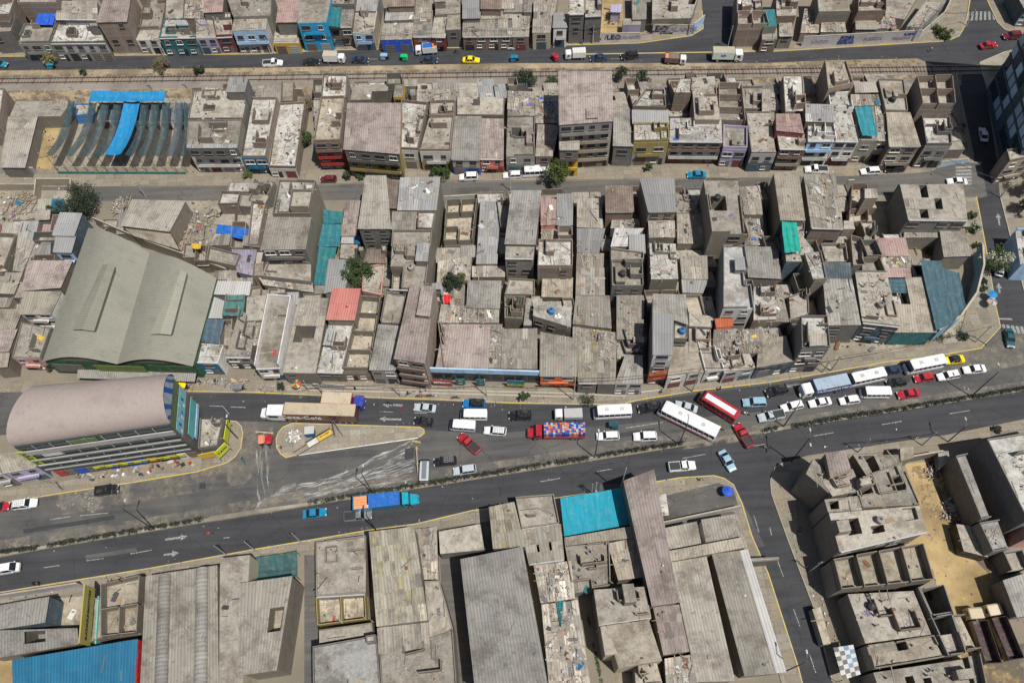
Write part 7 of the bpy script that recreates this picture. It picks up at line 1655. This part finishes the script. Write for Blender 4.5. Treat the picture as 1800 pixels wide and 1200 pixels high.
for a, b, lab in (('pole beside the royal', 'pole before the brown', 'cables over the far avenue between the royal blue shop and the brown shops'), ('pole at the mouth', 'pole beside the royal', 'cables over the alley mouth on the far avenue'), ('pole before the brown', 'pole before the beige', 'cables along the beige shops of the far avenue'), ('pole before the beige', 'pole before the dark grey', 'cables over the white four-wheel drive on the far avenue'), ('pole before the dark grey', 'pole in front of the LEO', 'cables running to the LEO lettering'), ('pole beside the white street', 'pole right of the white', 'short cables beside the white street banner'), ('pole right of the white', 'pole before the tall brick', 'cables above the lorry row'), ('pole before the tall brick', 'pole in front of the long', 'cables above the left shopfront'), ('pole in front of the long', 'pole before the orange', 'cables above the right shopfront'), ('pole before the orange', 'dark pole rising', 'cables above the plain grey fronts'), ('dark pole rising', 'left pole of the pair', 'cables along the pavement behind the red bus'), ('right pole of the pair', 'thick dark pole nearer the curved', 'cables over the forecourt and queue'),
                  ('pole before the white house', 'pole at the mouth', 'cables over the yellow and bright blue houses'), ('pole beside the upper zebra', 'tall pole at the end', 'cables over the upper junction'), ('pole before the corner', 'pole outside the gate', 'cables before the corner block'), ('pole before the light rubble', 'thin pole on the far side', 'cables crossing the side avenue')):
    wire(tp(a), tp(b), lab)
# people
SKIN = simple('skin', (.28, .15, .09), .6); HAIR = simple('black_hair', (.015, .012, .01), .7)
PPL = {}
def person_mesh(pose, top, legs):
    k = (pose, top, legs)
    if k in PPL: return PPL[k]
    if pose == 'sit': J = dict(p=(0, 0, .5), c=(-.02, 0, .95), n=(0, 0, 1.12), h=(.02, 0, 1.28), ht=(.02, 0, 1.38), kL=(.42, .12, .52), fL=(.42, .12, .08), tL=(.58, .12, .04), kR=(.42, -.12, .52), fR=(.42, -.12, .08), tR=(.58, -.12, .04), sL=(-.02, .19, 1.02), eL=(.1, .26, .76), hL=(.34, .2, .66), sR=(-.02, -.19, 1.02), eR=(.1, -.26, .76), hR=(.34, -.2, .66))
    else: J = dict(p=(0, 0, .92), c=(.01, 0, 1.3), n=(.02, 0, 1.48), h=(.04, 0, 1.6), ht=(.04, 0, 1.7), kL=(.14, .1, .5), fL=(.2, .1, .08), tL=(.38, .1, .04), kR=(.02, -.1, .5), fR=(-.24, -.1, .1), tR=(-.08, -.1, .04), sL=(.01, .2, 1.4), eL=(-.08, .25, 1.12), hL=(.02, .25, .86), sR=(.01, -.2, 1.4), eR=(.08, -.25, 1.12), hR=(.26, -.22, .94))
    R0 = dict(p=.14, c=.155, n=.06, h=.105, ht=.085, kL=.075, fL=.05, tL=.04, kR=.075, fR=.05, tR=.04, sL=.065, eL=.048, hL=.035, sR=.065, eR=.048, hR=.035)
    ks = list(J); E = [('p', 'c'), ('c', 'n'), ('n', 'h'), ('h', 'ht'), ('p', 'kL'), ('kL', 'fL'), ('fL', 'tL'), ('p', 'kR'), ('kR', 'fR'), ('fR', 'tR'), ('c', 'sL'), ('sL', 'eL'), ('eL', 'hL'), ('c', 'sR'), ('sR', 'eR'), ('eR', 'hR')]
    me = bpy.data.meshes.new('person_skeleton'); me.from_pydata([J[k2] for k2 in ks], [(ks.index(a), ks.index(b)) for a, b in E], []); o = bpy.data.objects.new('tmp', me); C.objects.link(o)
    md = o.modifiers.new('s', 'SKIN'); sv = me.skin_vertices[0].data
    for i, k2 in enumerate(ks): sv[i].radius = (R0[k2], R0[k2]); sv[i].use_root = (i == 0)
    o.modifiers.new('d', 'SUBSURF').levels = 1; dg = bpy.context.evaluated_depsgraph_get(); out = bpy.data.meshes.new_from_object(o.evaluated_get(dg)); bpy.data.objects.remove(o); out.materials.clear()
    for mt in (mat('p', top), mat('p', legs), SKIN, HAIR): out.materials.append(mt)
    hz = J['n'][2]; pz = J['p'][2]
    for f in out.polygons:
        c_ = f.center; hand = any((c_ - Vector(J[q])).length < .09 for q in ('hL', 'hR'))
        f.material_index = 3 if c_.z > J['h'][2] + .03 or (c_.z > J['h'][2] - .04 and c_.x < J['h'][0] - .03) else 2 if c_.z > hz or hand else 1 if (c_.z < pz + .03 and abs(c_.y) < .2) else 0
        f.use_smooth = True
    PPL[k] = out; return out
PP = [('22', 1236, 918, 'white', 'dgrey', 'person in a white shirt walking on the southern kerb'), ('22', 981, 342, 'dgrey', 'black', 'person in dark clothes at the white strip banner'), ('12', 37, 325, 'white', 'red', 'person in white and red on the kerb by the fork'), ('12', 660, 322, 'black', 'dgrey', 'person in black on the pavement behind the red and beige lorry'), ('12', 1008, 352, 'dgrey', 'navy', 'person walking below the tall brick block'), ('02', 925, 882, 'white', 'black', 'person in white shirt before the office shops'), ('02', 948, 888, 'navy', 'dgrey', 'person in navy beside the one in white before the office shops'),
      ('03', 243, 552, 'black', 'black', 'left of two dark-clad people on the lower left kerb'), ('03', 268, 550, 'dgrey', 'black', 'right of two dark-clad people on the lower left kerb'), ('20', 306, 292, 'red', 'black', 'person in red on the far pavement by the peach shop'), ('20', 461, 297, 'dgrey', 'navy', 'person on the far pavement under the dark grey house'), ('31', 1440, 850, 'navy', 'black', 'vendor in dark clothes under the parasols'), ('32', 900, 212, 'white', 'navy', ''), ('02', 1270, 280, 'red', 'dgrey', 'person in red among the pavement stalls'), ('02', 1330, 275, 'navy', 'black', 'person in navy among the pavement stalls'), ('02', 1430, 275, 'black', 'dgrey', 'person in black near the turquoise shopfronts'), ('22', 1365, 322, 'black', 'black', 'person in black on the kerb behind the red bus'), ('30', 1065, 345, 'white', 'navy', 'person in white crossing the far avenue')]
for t, x, y, a, b, lab in PP:
    if lab: p = Wp(t, x, y, 0); p.z = .15; o = put('person', person_mesh('walk', a, b), None, p, (x * 7) % 6); tag(o, lab, 'person', 'pedestrians on the pavements')
for t, x, y, a, lab in (('12', 150, 688, 'white', 'left of two people sitting on the island kerb'), ('12', 172, 700, 'maroon', 'right of two people sitting on the island kerb')):
    p = Wp(t, x, y, .1); p.z = -.2; p.z = -.22; o = put('person', person_mesh('sit', a, 'dgrey'), None, p, 3.6); tag(o, lab, 'person')
def moto(tile, a, b, c, lab, rider=True):
    p, an = at2(tile, a, b, .4); V = Veh('motorcycle', p, an, lab, 'motorcycle')
    V.part('body', ('moto', c), lambda m_: (m_.box((-.25, 0, .55), .75, .25, .22, PLA), m_.box((.2, 0, .55), .45, .28, .3, mat('p', c)), m_.box((.0, 0, .3), .5, .3, .25, CHROME), m_.tube([(.4, 0, .9), (.7, 0, .3)], .04, CHROME, 6)))
    V.part('handlebar', ('moto', 'hb'), lambda m_: m_.tube([(.4, -.35, .95), (.4, .35, .95)], .025, PLA))
    for x in (-.65, .68): o = bpy.data.objects.new('wheel', wheel_mesh(.3, .1)); C.objects.link(o); o.parent = V.root; o.location = (x, 0, .3)
    if rider: q = p.copy(); q.z = .28; o = put('person', person_mesh('sit', c, 'dgrey'), None, q + Vector((math.cos(an), math.sin(an), 0)) * -.2, an); tag(o, 'rider seated on the ' + lab[:70].split(' with')[0].split(',')[0].replace('motorcycle', 'bike'), 'person')
for a in (('10', (1300, 348), (1345, 345), 'black', 'black motorcycle left of the yellow taxi'), ('12', (895, 412), (850, 405), 'black', 'motorcycle over the upper lane arrow'), ('22', (1558, 480), (1520, 470), 'white', 'motorcycle below the steel blue car'), ('22', (1345, 555), (1388, 578), 'lime', 'motorcycle with a lime-jacketed rider beside the coach'), ('32', (640, 186), (682, 180), 'dgrey', 'parked motorcycle above the second minibus', False), ('22', (1690, 700), (1655, 696), 'dgrey', 'motorcycle on the southern carriageway', True), ('02', (1600, 770), (1612, 800), 'teal', 'motorcycle by the yellow fork kerb'), ('12', (1295, 370), (1335, 370), 'black', 'parked black motorcycle right of its neighbour on the shop kerb', False), ('12', (1060, 362), (1098, 358), 'red', 'leftmost parked motorcycle on the shop kerb', False), ('12', (1125, 360), (1165, 360), 'black', 'middle parked motorcycle on the shop kerb', False), ('03', (1365, 215), (1385, 213), 'red', 'red-clad motorcyclist\'s motorcycle left of the turquoise saloon'), ('12', (640, 1095 - 1), (641, 1095), 'red', '')):
    if a[4]: moto(*a)
# parasols and stall
def parasol(tile, x, y, cs, lab):
    p = Wp(tile, x, y, 2.0); p.z = .15; root = empty('parasol', tuple(p), lab, 'parasol'); m_ = MB(); m_.tube([p, p + Vector((0, 0, 2.3))], .03, CHROME, 6); m_.build('pole', root); m_ = MB(); n = 10
    for i in range(n):
        a0, a1 = 2 * math.pi * i / n, 2 * math.pi * (i + 1) / n; m_.face([p + Vector((math.cos(a0) * 1.0, math.sin(a0) * 1.0, 1.95)), p + Vector((math.cos(a1) * 1.0, math.sin(a1) * 1.0, 1.95)), p + Vector((0, 0, 2.4))], mat('c', cs[i % len(cs)]))
    m_.build('canopy', root)
parasol('31', 1480, 815, ['courtblue'], 'plain bright blue parasol by the side avenue'); parasol('31', 1478, 862, ['courtblue', 'cream', 'orange2'], 'striped blue, cream and orange parasol'); parasol('12', 268, 282, ['red', 'teal', 'yellow'], 'multicoloured parasol on the lorry-side pavement'); parasol('22', 1420, 985, ['royal'], 'dark blue umbrella on the grey forecourt')
# stall goods and scrap heaps
jb = junk('mid'); rr = random.Random(21)
def heap(tile, x0, y0, x1, y1, n, z=.1, col=.45):
    clutter(jb, lambda u, v: Wp(tile, x0 + (x1 - x0) * u, y0 + (y1 - y0) * v, 0) + Vector((0, 0, z + rr.uniform(0, .4))), n, rr, col * .22)
for h in (('01', 1200, 280, 1330, 470, 90), ('01', 1330, 260, 1440, 400, 40), ('01', 1200, 470, 1350, 560, 60), ('01', 0, 150, 250, 340, 70), ('12', 10, 300, 600, 330, 30), ('02', 1260, 262, 1640, 285, 60), ('02', 430, 870, 1300, 900, 0), ('12', 1000, 330, 1160, 345, 12), ('32', 1050, 830, 1110, 900, 30, .1, .1), ('33', 1150, -20, 1300, 130, 60, .1, .1), ('31', 450, 1080, 850, 1180, 30, .1, .1), ('01', 760, 190, 860, 300, 50, .1, .05), ('31', 930, 460, 1120, 530, 50), ('20', 610, 60, 720, 170, 30, .1, .1), ('11', 700, 860, 830, 1300, 60, .1, .02), ('03', 710, 520, 940, 700, 150, .3, .02), ('30', 1000, 520, 1200, 560, 30), ('21', 650, 1000, 700, 1200, 20), ('00', 240, 840, 370, 1050, 25, .1, .1)):
    heap(*h)
lt = MB(); rl = random.Random(77)
def strew(pts, wd, n, z=.15, big=1.0):
    Q = [G(*p) for p in pts]
    for _ in range(n):
        i = rl.randrange(len(Q) - 1); a, b = Q[i], Q[i + 1]; d = (b - a).normalized(); p = a.lerp(b, rl.random()) + Vector((-d.y, d.x, 0)) * rl.gauss(0, wd)
        k = rl.uniform(.05, .2) * big; lt.box((p.x, p.y, z), k * rl.uniform(.7, 2), k, k * rl.uniform(.15, .7), rl.choice(JM + [JM[5], JM[8], JM[0]]) if rl.random() > .04 else rl.choice(JC), rl.uniform(0, 3))
strew([(0, 128), (450, 122), (900, 115), (1600, 107)], .9, 260, .02); strew([(0, 172), (560, 165)], 1.5, 120, .02); strew([(0, 305), (560, 300), (1690, 290)], 1.2, 260, .2, 1.2); strew([(340, 678), (640, 688), (900, 700), (1100, 700), (1470, 645)], 1.5, 320, .2, 1.2)
strew([(0, 338), (560, 338), (1000, 335), (1600, 325)], 2.5, 90, .02); strew([(0, 1055), (450, 975), (900, 897), (1250, 845)], 1.0, 200, .2, 1.1); strew([(1385, 860), (1475, 1180)], .8, 110, .2, 1.3); strew([(0, 965), (900, 822), (1800, 676)], 1.2, 160, .03); strew([(1450, 880), (1650, 850), (1740, 1150)], 6, 260, .04, 1.3)
strew([(1480, 620), (1700, 585)], 3, 130, .04, 1.4); strew([(1290, 870), (1170, 900)], 1.5, 25, .25); strew([(500, 770), (740, 760)], 1.5, 60, .2); strew([(600, 520), (640, 660)], 2.5, 120, .06, 2); strew([(0, 345), (120, 370)], 3, 120, .06, 1.6); strew([(320, 370), (390, 440)], 3, 160, .06, 1.6)
tag(lt.build('street_litter'), 'small stones, rubbish and scraps strewn along gutters, verges and yards', 'litter', kind='stuff')
# goods in front of the office block
jb2 = MB(); a, b = VO[0], VO[1]
for i in range(44):
    p = a.lerp(b, rr.uniform(.12, .98)) + VO[4] * rr.uniform(.5, 2.0); jb2.box((p.x, p.y, .18), rr.uniform(.3, .8), rr.uniform(.3, .7), rr.uniform(.2, .8), rr.choice(JC[:3] + JM * 2 + [mat('p', 'white'), mat('p', 'black')] * 3), rr.uniform(0, 3))
tag(jb2.build('street_goods'), 'jumble of goods and white sacks laid out before the office block shops', 'goods', kind='stuff')
for (t, x, y, lab) in (('32', 1080, 815, 'upper tyre lying at the edge of the dirt yard'), ('33', 1245, 40, 'large lower tyre lying at the edge of the dirt yard')):
    p = Wp(t, x, y, .3); p.z = .1; m_ = MB(); n = 16; rg = []
    for i in range(n): a0 = 2 * math.pi * i / n; rg.append([p + Vector((math.cos(a0) * (.55 + .25 * math.cos(k)), math.sin(a0) * (.55 + .25 * math.cos(k)), .25 + .22 * math.sin(k))) for k in [j * math.pi / 4 for j in range(8)]])
    m_.loft(rg + [rg[0]], RUB if 'upper' in lab else mat('p', 'grey'), cap=False); tag(m_.build('tyre'), lab, 'tyre')
# water tanks on the roofs
for (p, s, root) in TANKS:
    r = random.Random(s); q = MB(); c = r.choice(('dgrey', 'lgrey', 'grey', 'blue', 'black')); t_ = empty('water_tank', tuple(p), 'tank' + str(s), 'water tank', 'water tanks on the roofs'); t_['_h'] = s
    q.cyl((p.x, p.y, p.z + .02), .62, 1.1, mat('p', c), 16, .62); q.cyl((p.x, p.y, p.z + 1.125), .6, .2, mat('p', c), 16, .28); q.build('tank', t_); l = MB(); l.cyl((p.x, p.y, p.z + 1.33), .22, .07, PLA, 10); l.build('lid', t_)
# ---------------------------------------------------------------- labels: look of each house, then where it stands
def look(hh):
    st = {1: 'single-storey', 2: 'two-storey', 3: 'three-storey', 4: 'four-storey'}.get(max(1, round(hh['h'] / 2.9)), 'tall')
    rc, c = hh['rc'], hh['col']; c = {'lgrey': 'pale grey', 'dgrey': 'dark grey', 'cyan': 'blue', 'rose': 'dusty rose', 'grey': 'grey', 'o': 'sandy'}.get(c, c)
    if 'R' in hh['opt']: rf = 'roofless rooms'
    elif rc == 'M': rf = c + ' ribbed roof'
    elif rc == 'm': rf = c + ' sheet roof'
    elif rc == 'j': rf = 'patched scrap roof'
    elif rc == 'c': rf = c + ' cloth roof'
    else: rf = {'k': 'dusty', 'w': 'whitish', 'g': 'grey', 'l': 'pale', 't': 'smooth tan', 'o': 'earthy'}.get(rc, 'dusty') + ' flat roof'
    f = [x for x in hh['fac'].split('/') if x not in ('.', '-', 'X')]
    w_ = f[-1] if f else hh['wall'].strip('#'); w_ = {'lgrey': 'pale', 'dgrey': 'dark', '.': 'brick', 'cyan': 'turquoise', 'royal': 'blue'}.get(w_, w_)
    return f"{w_} {st} house, {rf}" if hh["root"]["category"] != "shed" else f"low {w_} shed, {rf}"
LM = [(hh['c'], s) for hh in ALLH for s in [{'bright blue three-storey house on the far avenue': 'bright blue house', 'tallest house of the block, five storeys under a large pink-beige metal roof': 'tallest house', 'building with a bright salmon-red corrugated roof': 'salmon-red roof', 'narrow dark tower house with the red and yellow billboard on its front': 'dark billboard tower',
      'broad house under a large faded pink corrugated roof beside the red-fronted house': 'big pink roof', 'red-fronted four-storey house beside the overgrown gap': 'red-fronted house', 'house with shiny silver-white sheets on its roof': 'silver-sheeted roof', 'pale grey L-shaped house with light walls and a silver roof hut': 'pale L-shaped house',
      'large hall under a bright blue corrugated roof in the lower left corner': 'bright blue hall', 'very long narrow house with a wide-ribbed roof fading to pink at its near end': 'long ribbed pink-ended roof', 'corner building with a large dusty flat roof beside the side street': 'LEO wall corner', 'broad shed under a dusty beige ribbed roof right of the big dark tree': 'broad beige shed', 'cracked flat-roofed building with a white front beside the netted court': 'cracked white-fronted building',
      'tall brick block under a long pink-beige ribbed roof by the main road': 'tall brick block', 'single-storey yellow-fronted house with a brown roof, left of the bright blue house': 'yellow-fronted house', 'tall hall roofed with pale panels streaked yellow by the southern road': 'yellow-streaked hall', 'pink ribbed roof hut on top of the corner block by the side road': 'pink roof hut', 'house with a faded pink ribbed roof left of the small green garden': 'faded pink garden house',
      'grid of roofless roofs and walled rooms beside the golden dirt yard': 'grid of walled rooms', 'tall house with a clean light grey metal roof by the middle street': 'clean grey metal roof', 'long tall house with a plain tan ribbed roof beside the teal awning': 'long tan roof', 'shed with a dusty grey ribbed roof right of the red canopy': 'grey ribbed shed', 'wide house with a long balcony and white and brown storeys': 'long-balcony house', 'tall dark grey house with a rubble-white roof on the far avenue': 'tall dark grey house',
      'tall brown-walled house standing close to the railway': 'tall brown-walled house', 'dark teal-fronted house on the far avenue': 'teal-fronted house', 'white three-storey house on the far avenue left of the pink strip roof': 'white three-storey house', 'tall tan-brick house with a deep stairwell cut into its roof': 'stairwell-roof house'}.get(hh['label'])] if s]
LM += [(Wp('01', 575, 250, 0), 'very large dark tree'), (Wp('01', 800, 800, 0), 'market hall'), (Wp('31', 1180, 800, 0), 'dark green canopy'), (Wp('11', 690, 705, 0), 'round green tree'), (Wp('21', 305, 80, 0), 'round street tree'), (Wp('31', 160, 430, 0), 'turquoise awning'), (Wp('11', 480, 500, 0), 'green net alley'), (Wp('23', 550, 60, 0), 'blue courtyard tarpaulin'), (Wp('33', 1450, 900, 0), 'tipper lorries'), (Wp('30', 650, 800, 0), 'teal roof canopy'), (Wp('33', 520, 1060, 0), 'checkered canopy'), (Wp('00', 800, 850, 0), 'netted court'), (Wp('30', 1560, 700, 0), 'glass tower')]
def rel(c, lc):
    d = c - lc
    if abs(d.x) > abs(d.y) * 1.3: return 'right of' if d.x > 0 else 'left of'
    return 'behind' if d.y > 0 else 'in front of'
def clip(s, n=16):
    return ' '.join(s.split()[:n])
used = set(hh['label'] for hh in ALLH if hh['label'])
for hh in ALLH:
    if hh['label']: continue
    L0 = look(hh); near = sorted(LM, key=lambda t: (t[0] - hh['c']).length)[:7]
    wide = 'narrow ' if hh['W'] < 4.5 else 'wide ' if hh['W'] > 11 else ''
    cands = [f"{L0}, {rel(hh['c'], a[0])} the {a[1]}" for a in near[:2]]
    for i in range(5):
        for j in range(5):
            if i != j: a, b = near[i], near[j]; cands.append(f"{wide}{L0}, {rel(hh['c'], a[0])} {a[1]}, {rel(hh['c'], b[0])} {b[1]}")
    # prefer the candidates that fit sixteen words
    lab = next((c for c in cands if c not in used and len(c.replace('-', ' ').split()) <= 16), None) or next((c for c in cands if c not in used and len(c.split()) <= 16), None) or next((c for c in (c2.replace(' single-storey', '').replace('wide ', '').replace('narrow ', '').replace('in front of', 'before') for c2 in cands) if c not in used and len(c.split()) <= 16), None) or clip(cands[2], 16)
    used.add(lab); hh['label'] = lab; hh['root']['label'] = lab
    if 'M' == hh['rc'] and hh['h'] < 4.5 and hh['fac'] == '-': hh['root']['category'] = 'shed'
for o in list(C.objects):
    if o.name.startswith('water_tank') and '_h' in o.keys():
        hh = next(h for h in ALLH if h['s'] == o['_h']); l = hh['label'].split(','); short = l[0]; tail = l[1].strip() if len(l) > 2 and len(l[0].split()) < 4 else (l[-1].strip() if len(l) > 1 else '')
        lab = clip('round water tank on the ' + short + (' ' + tail if tail else '')); k = 0
        while lab in used:
            n2 = sorted(LM, key=lambda t: (t[0] - o.location).length)[k]; lab = clip(f"round water tank on a roof {rel(o.location, n2[0])} the {n2[1]}"); k += 1
        used.add(lab); o['label'] = lab
for o in C.objects:
    for k in ('_o', '_h'):
        if k in o.keys(): del o[k]
for z_, jb in JUNK.items():
    o = jb.build('rooftop_junk'); tag(o, {'top': 'loose planks, bricks and scrap on the roofs along the far avenue', 'rail': 'loose bricks, boards and scrap on the roofs beside the railway', 'mid': 'loose bricks, boards and scrap on the roofs of the middle block', 'south': 'scattered boards and scrap on the warehouse roofs south of the main road', 'east': 'scattered bricks and scrap on the roofs beside the golden dirt yard'}[z_], 'rubble', kind='stuff')
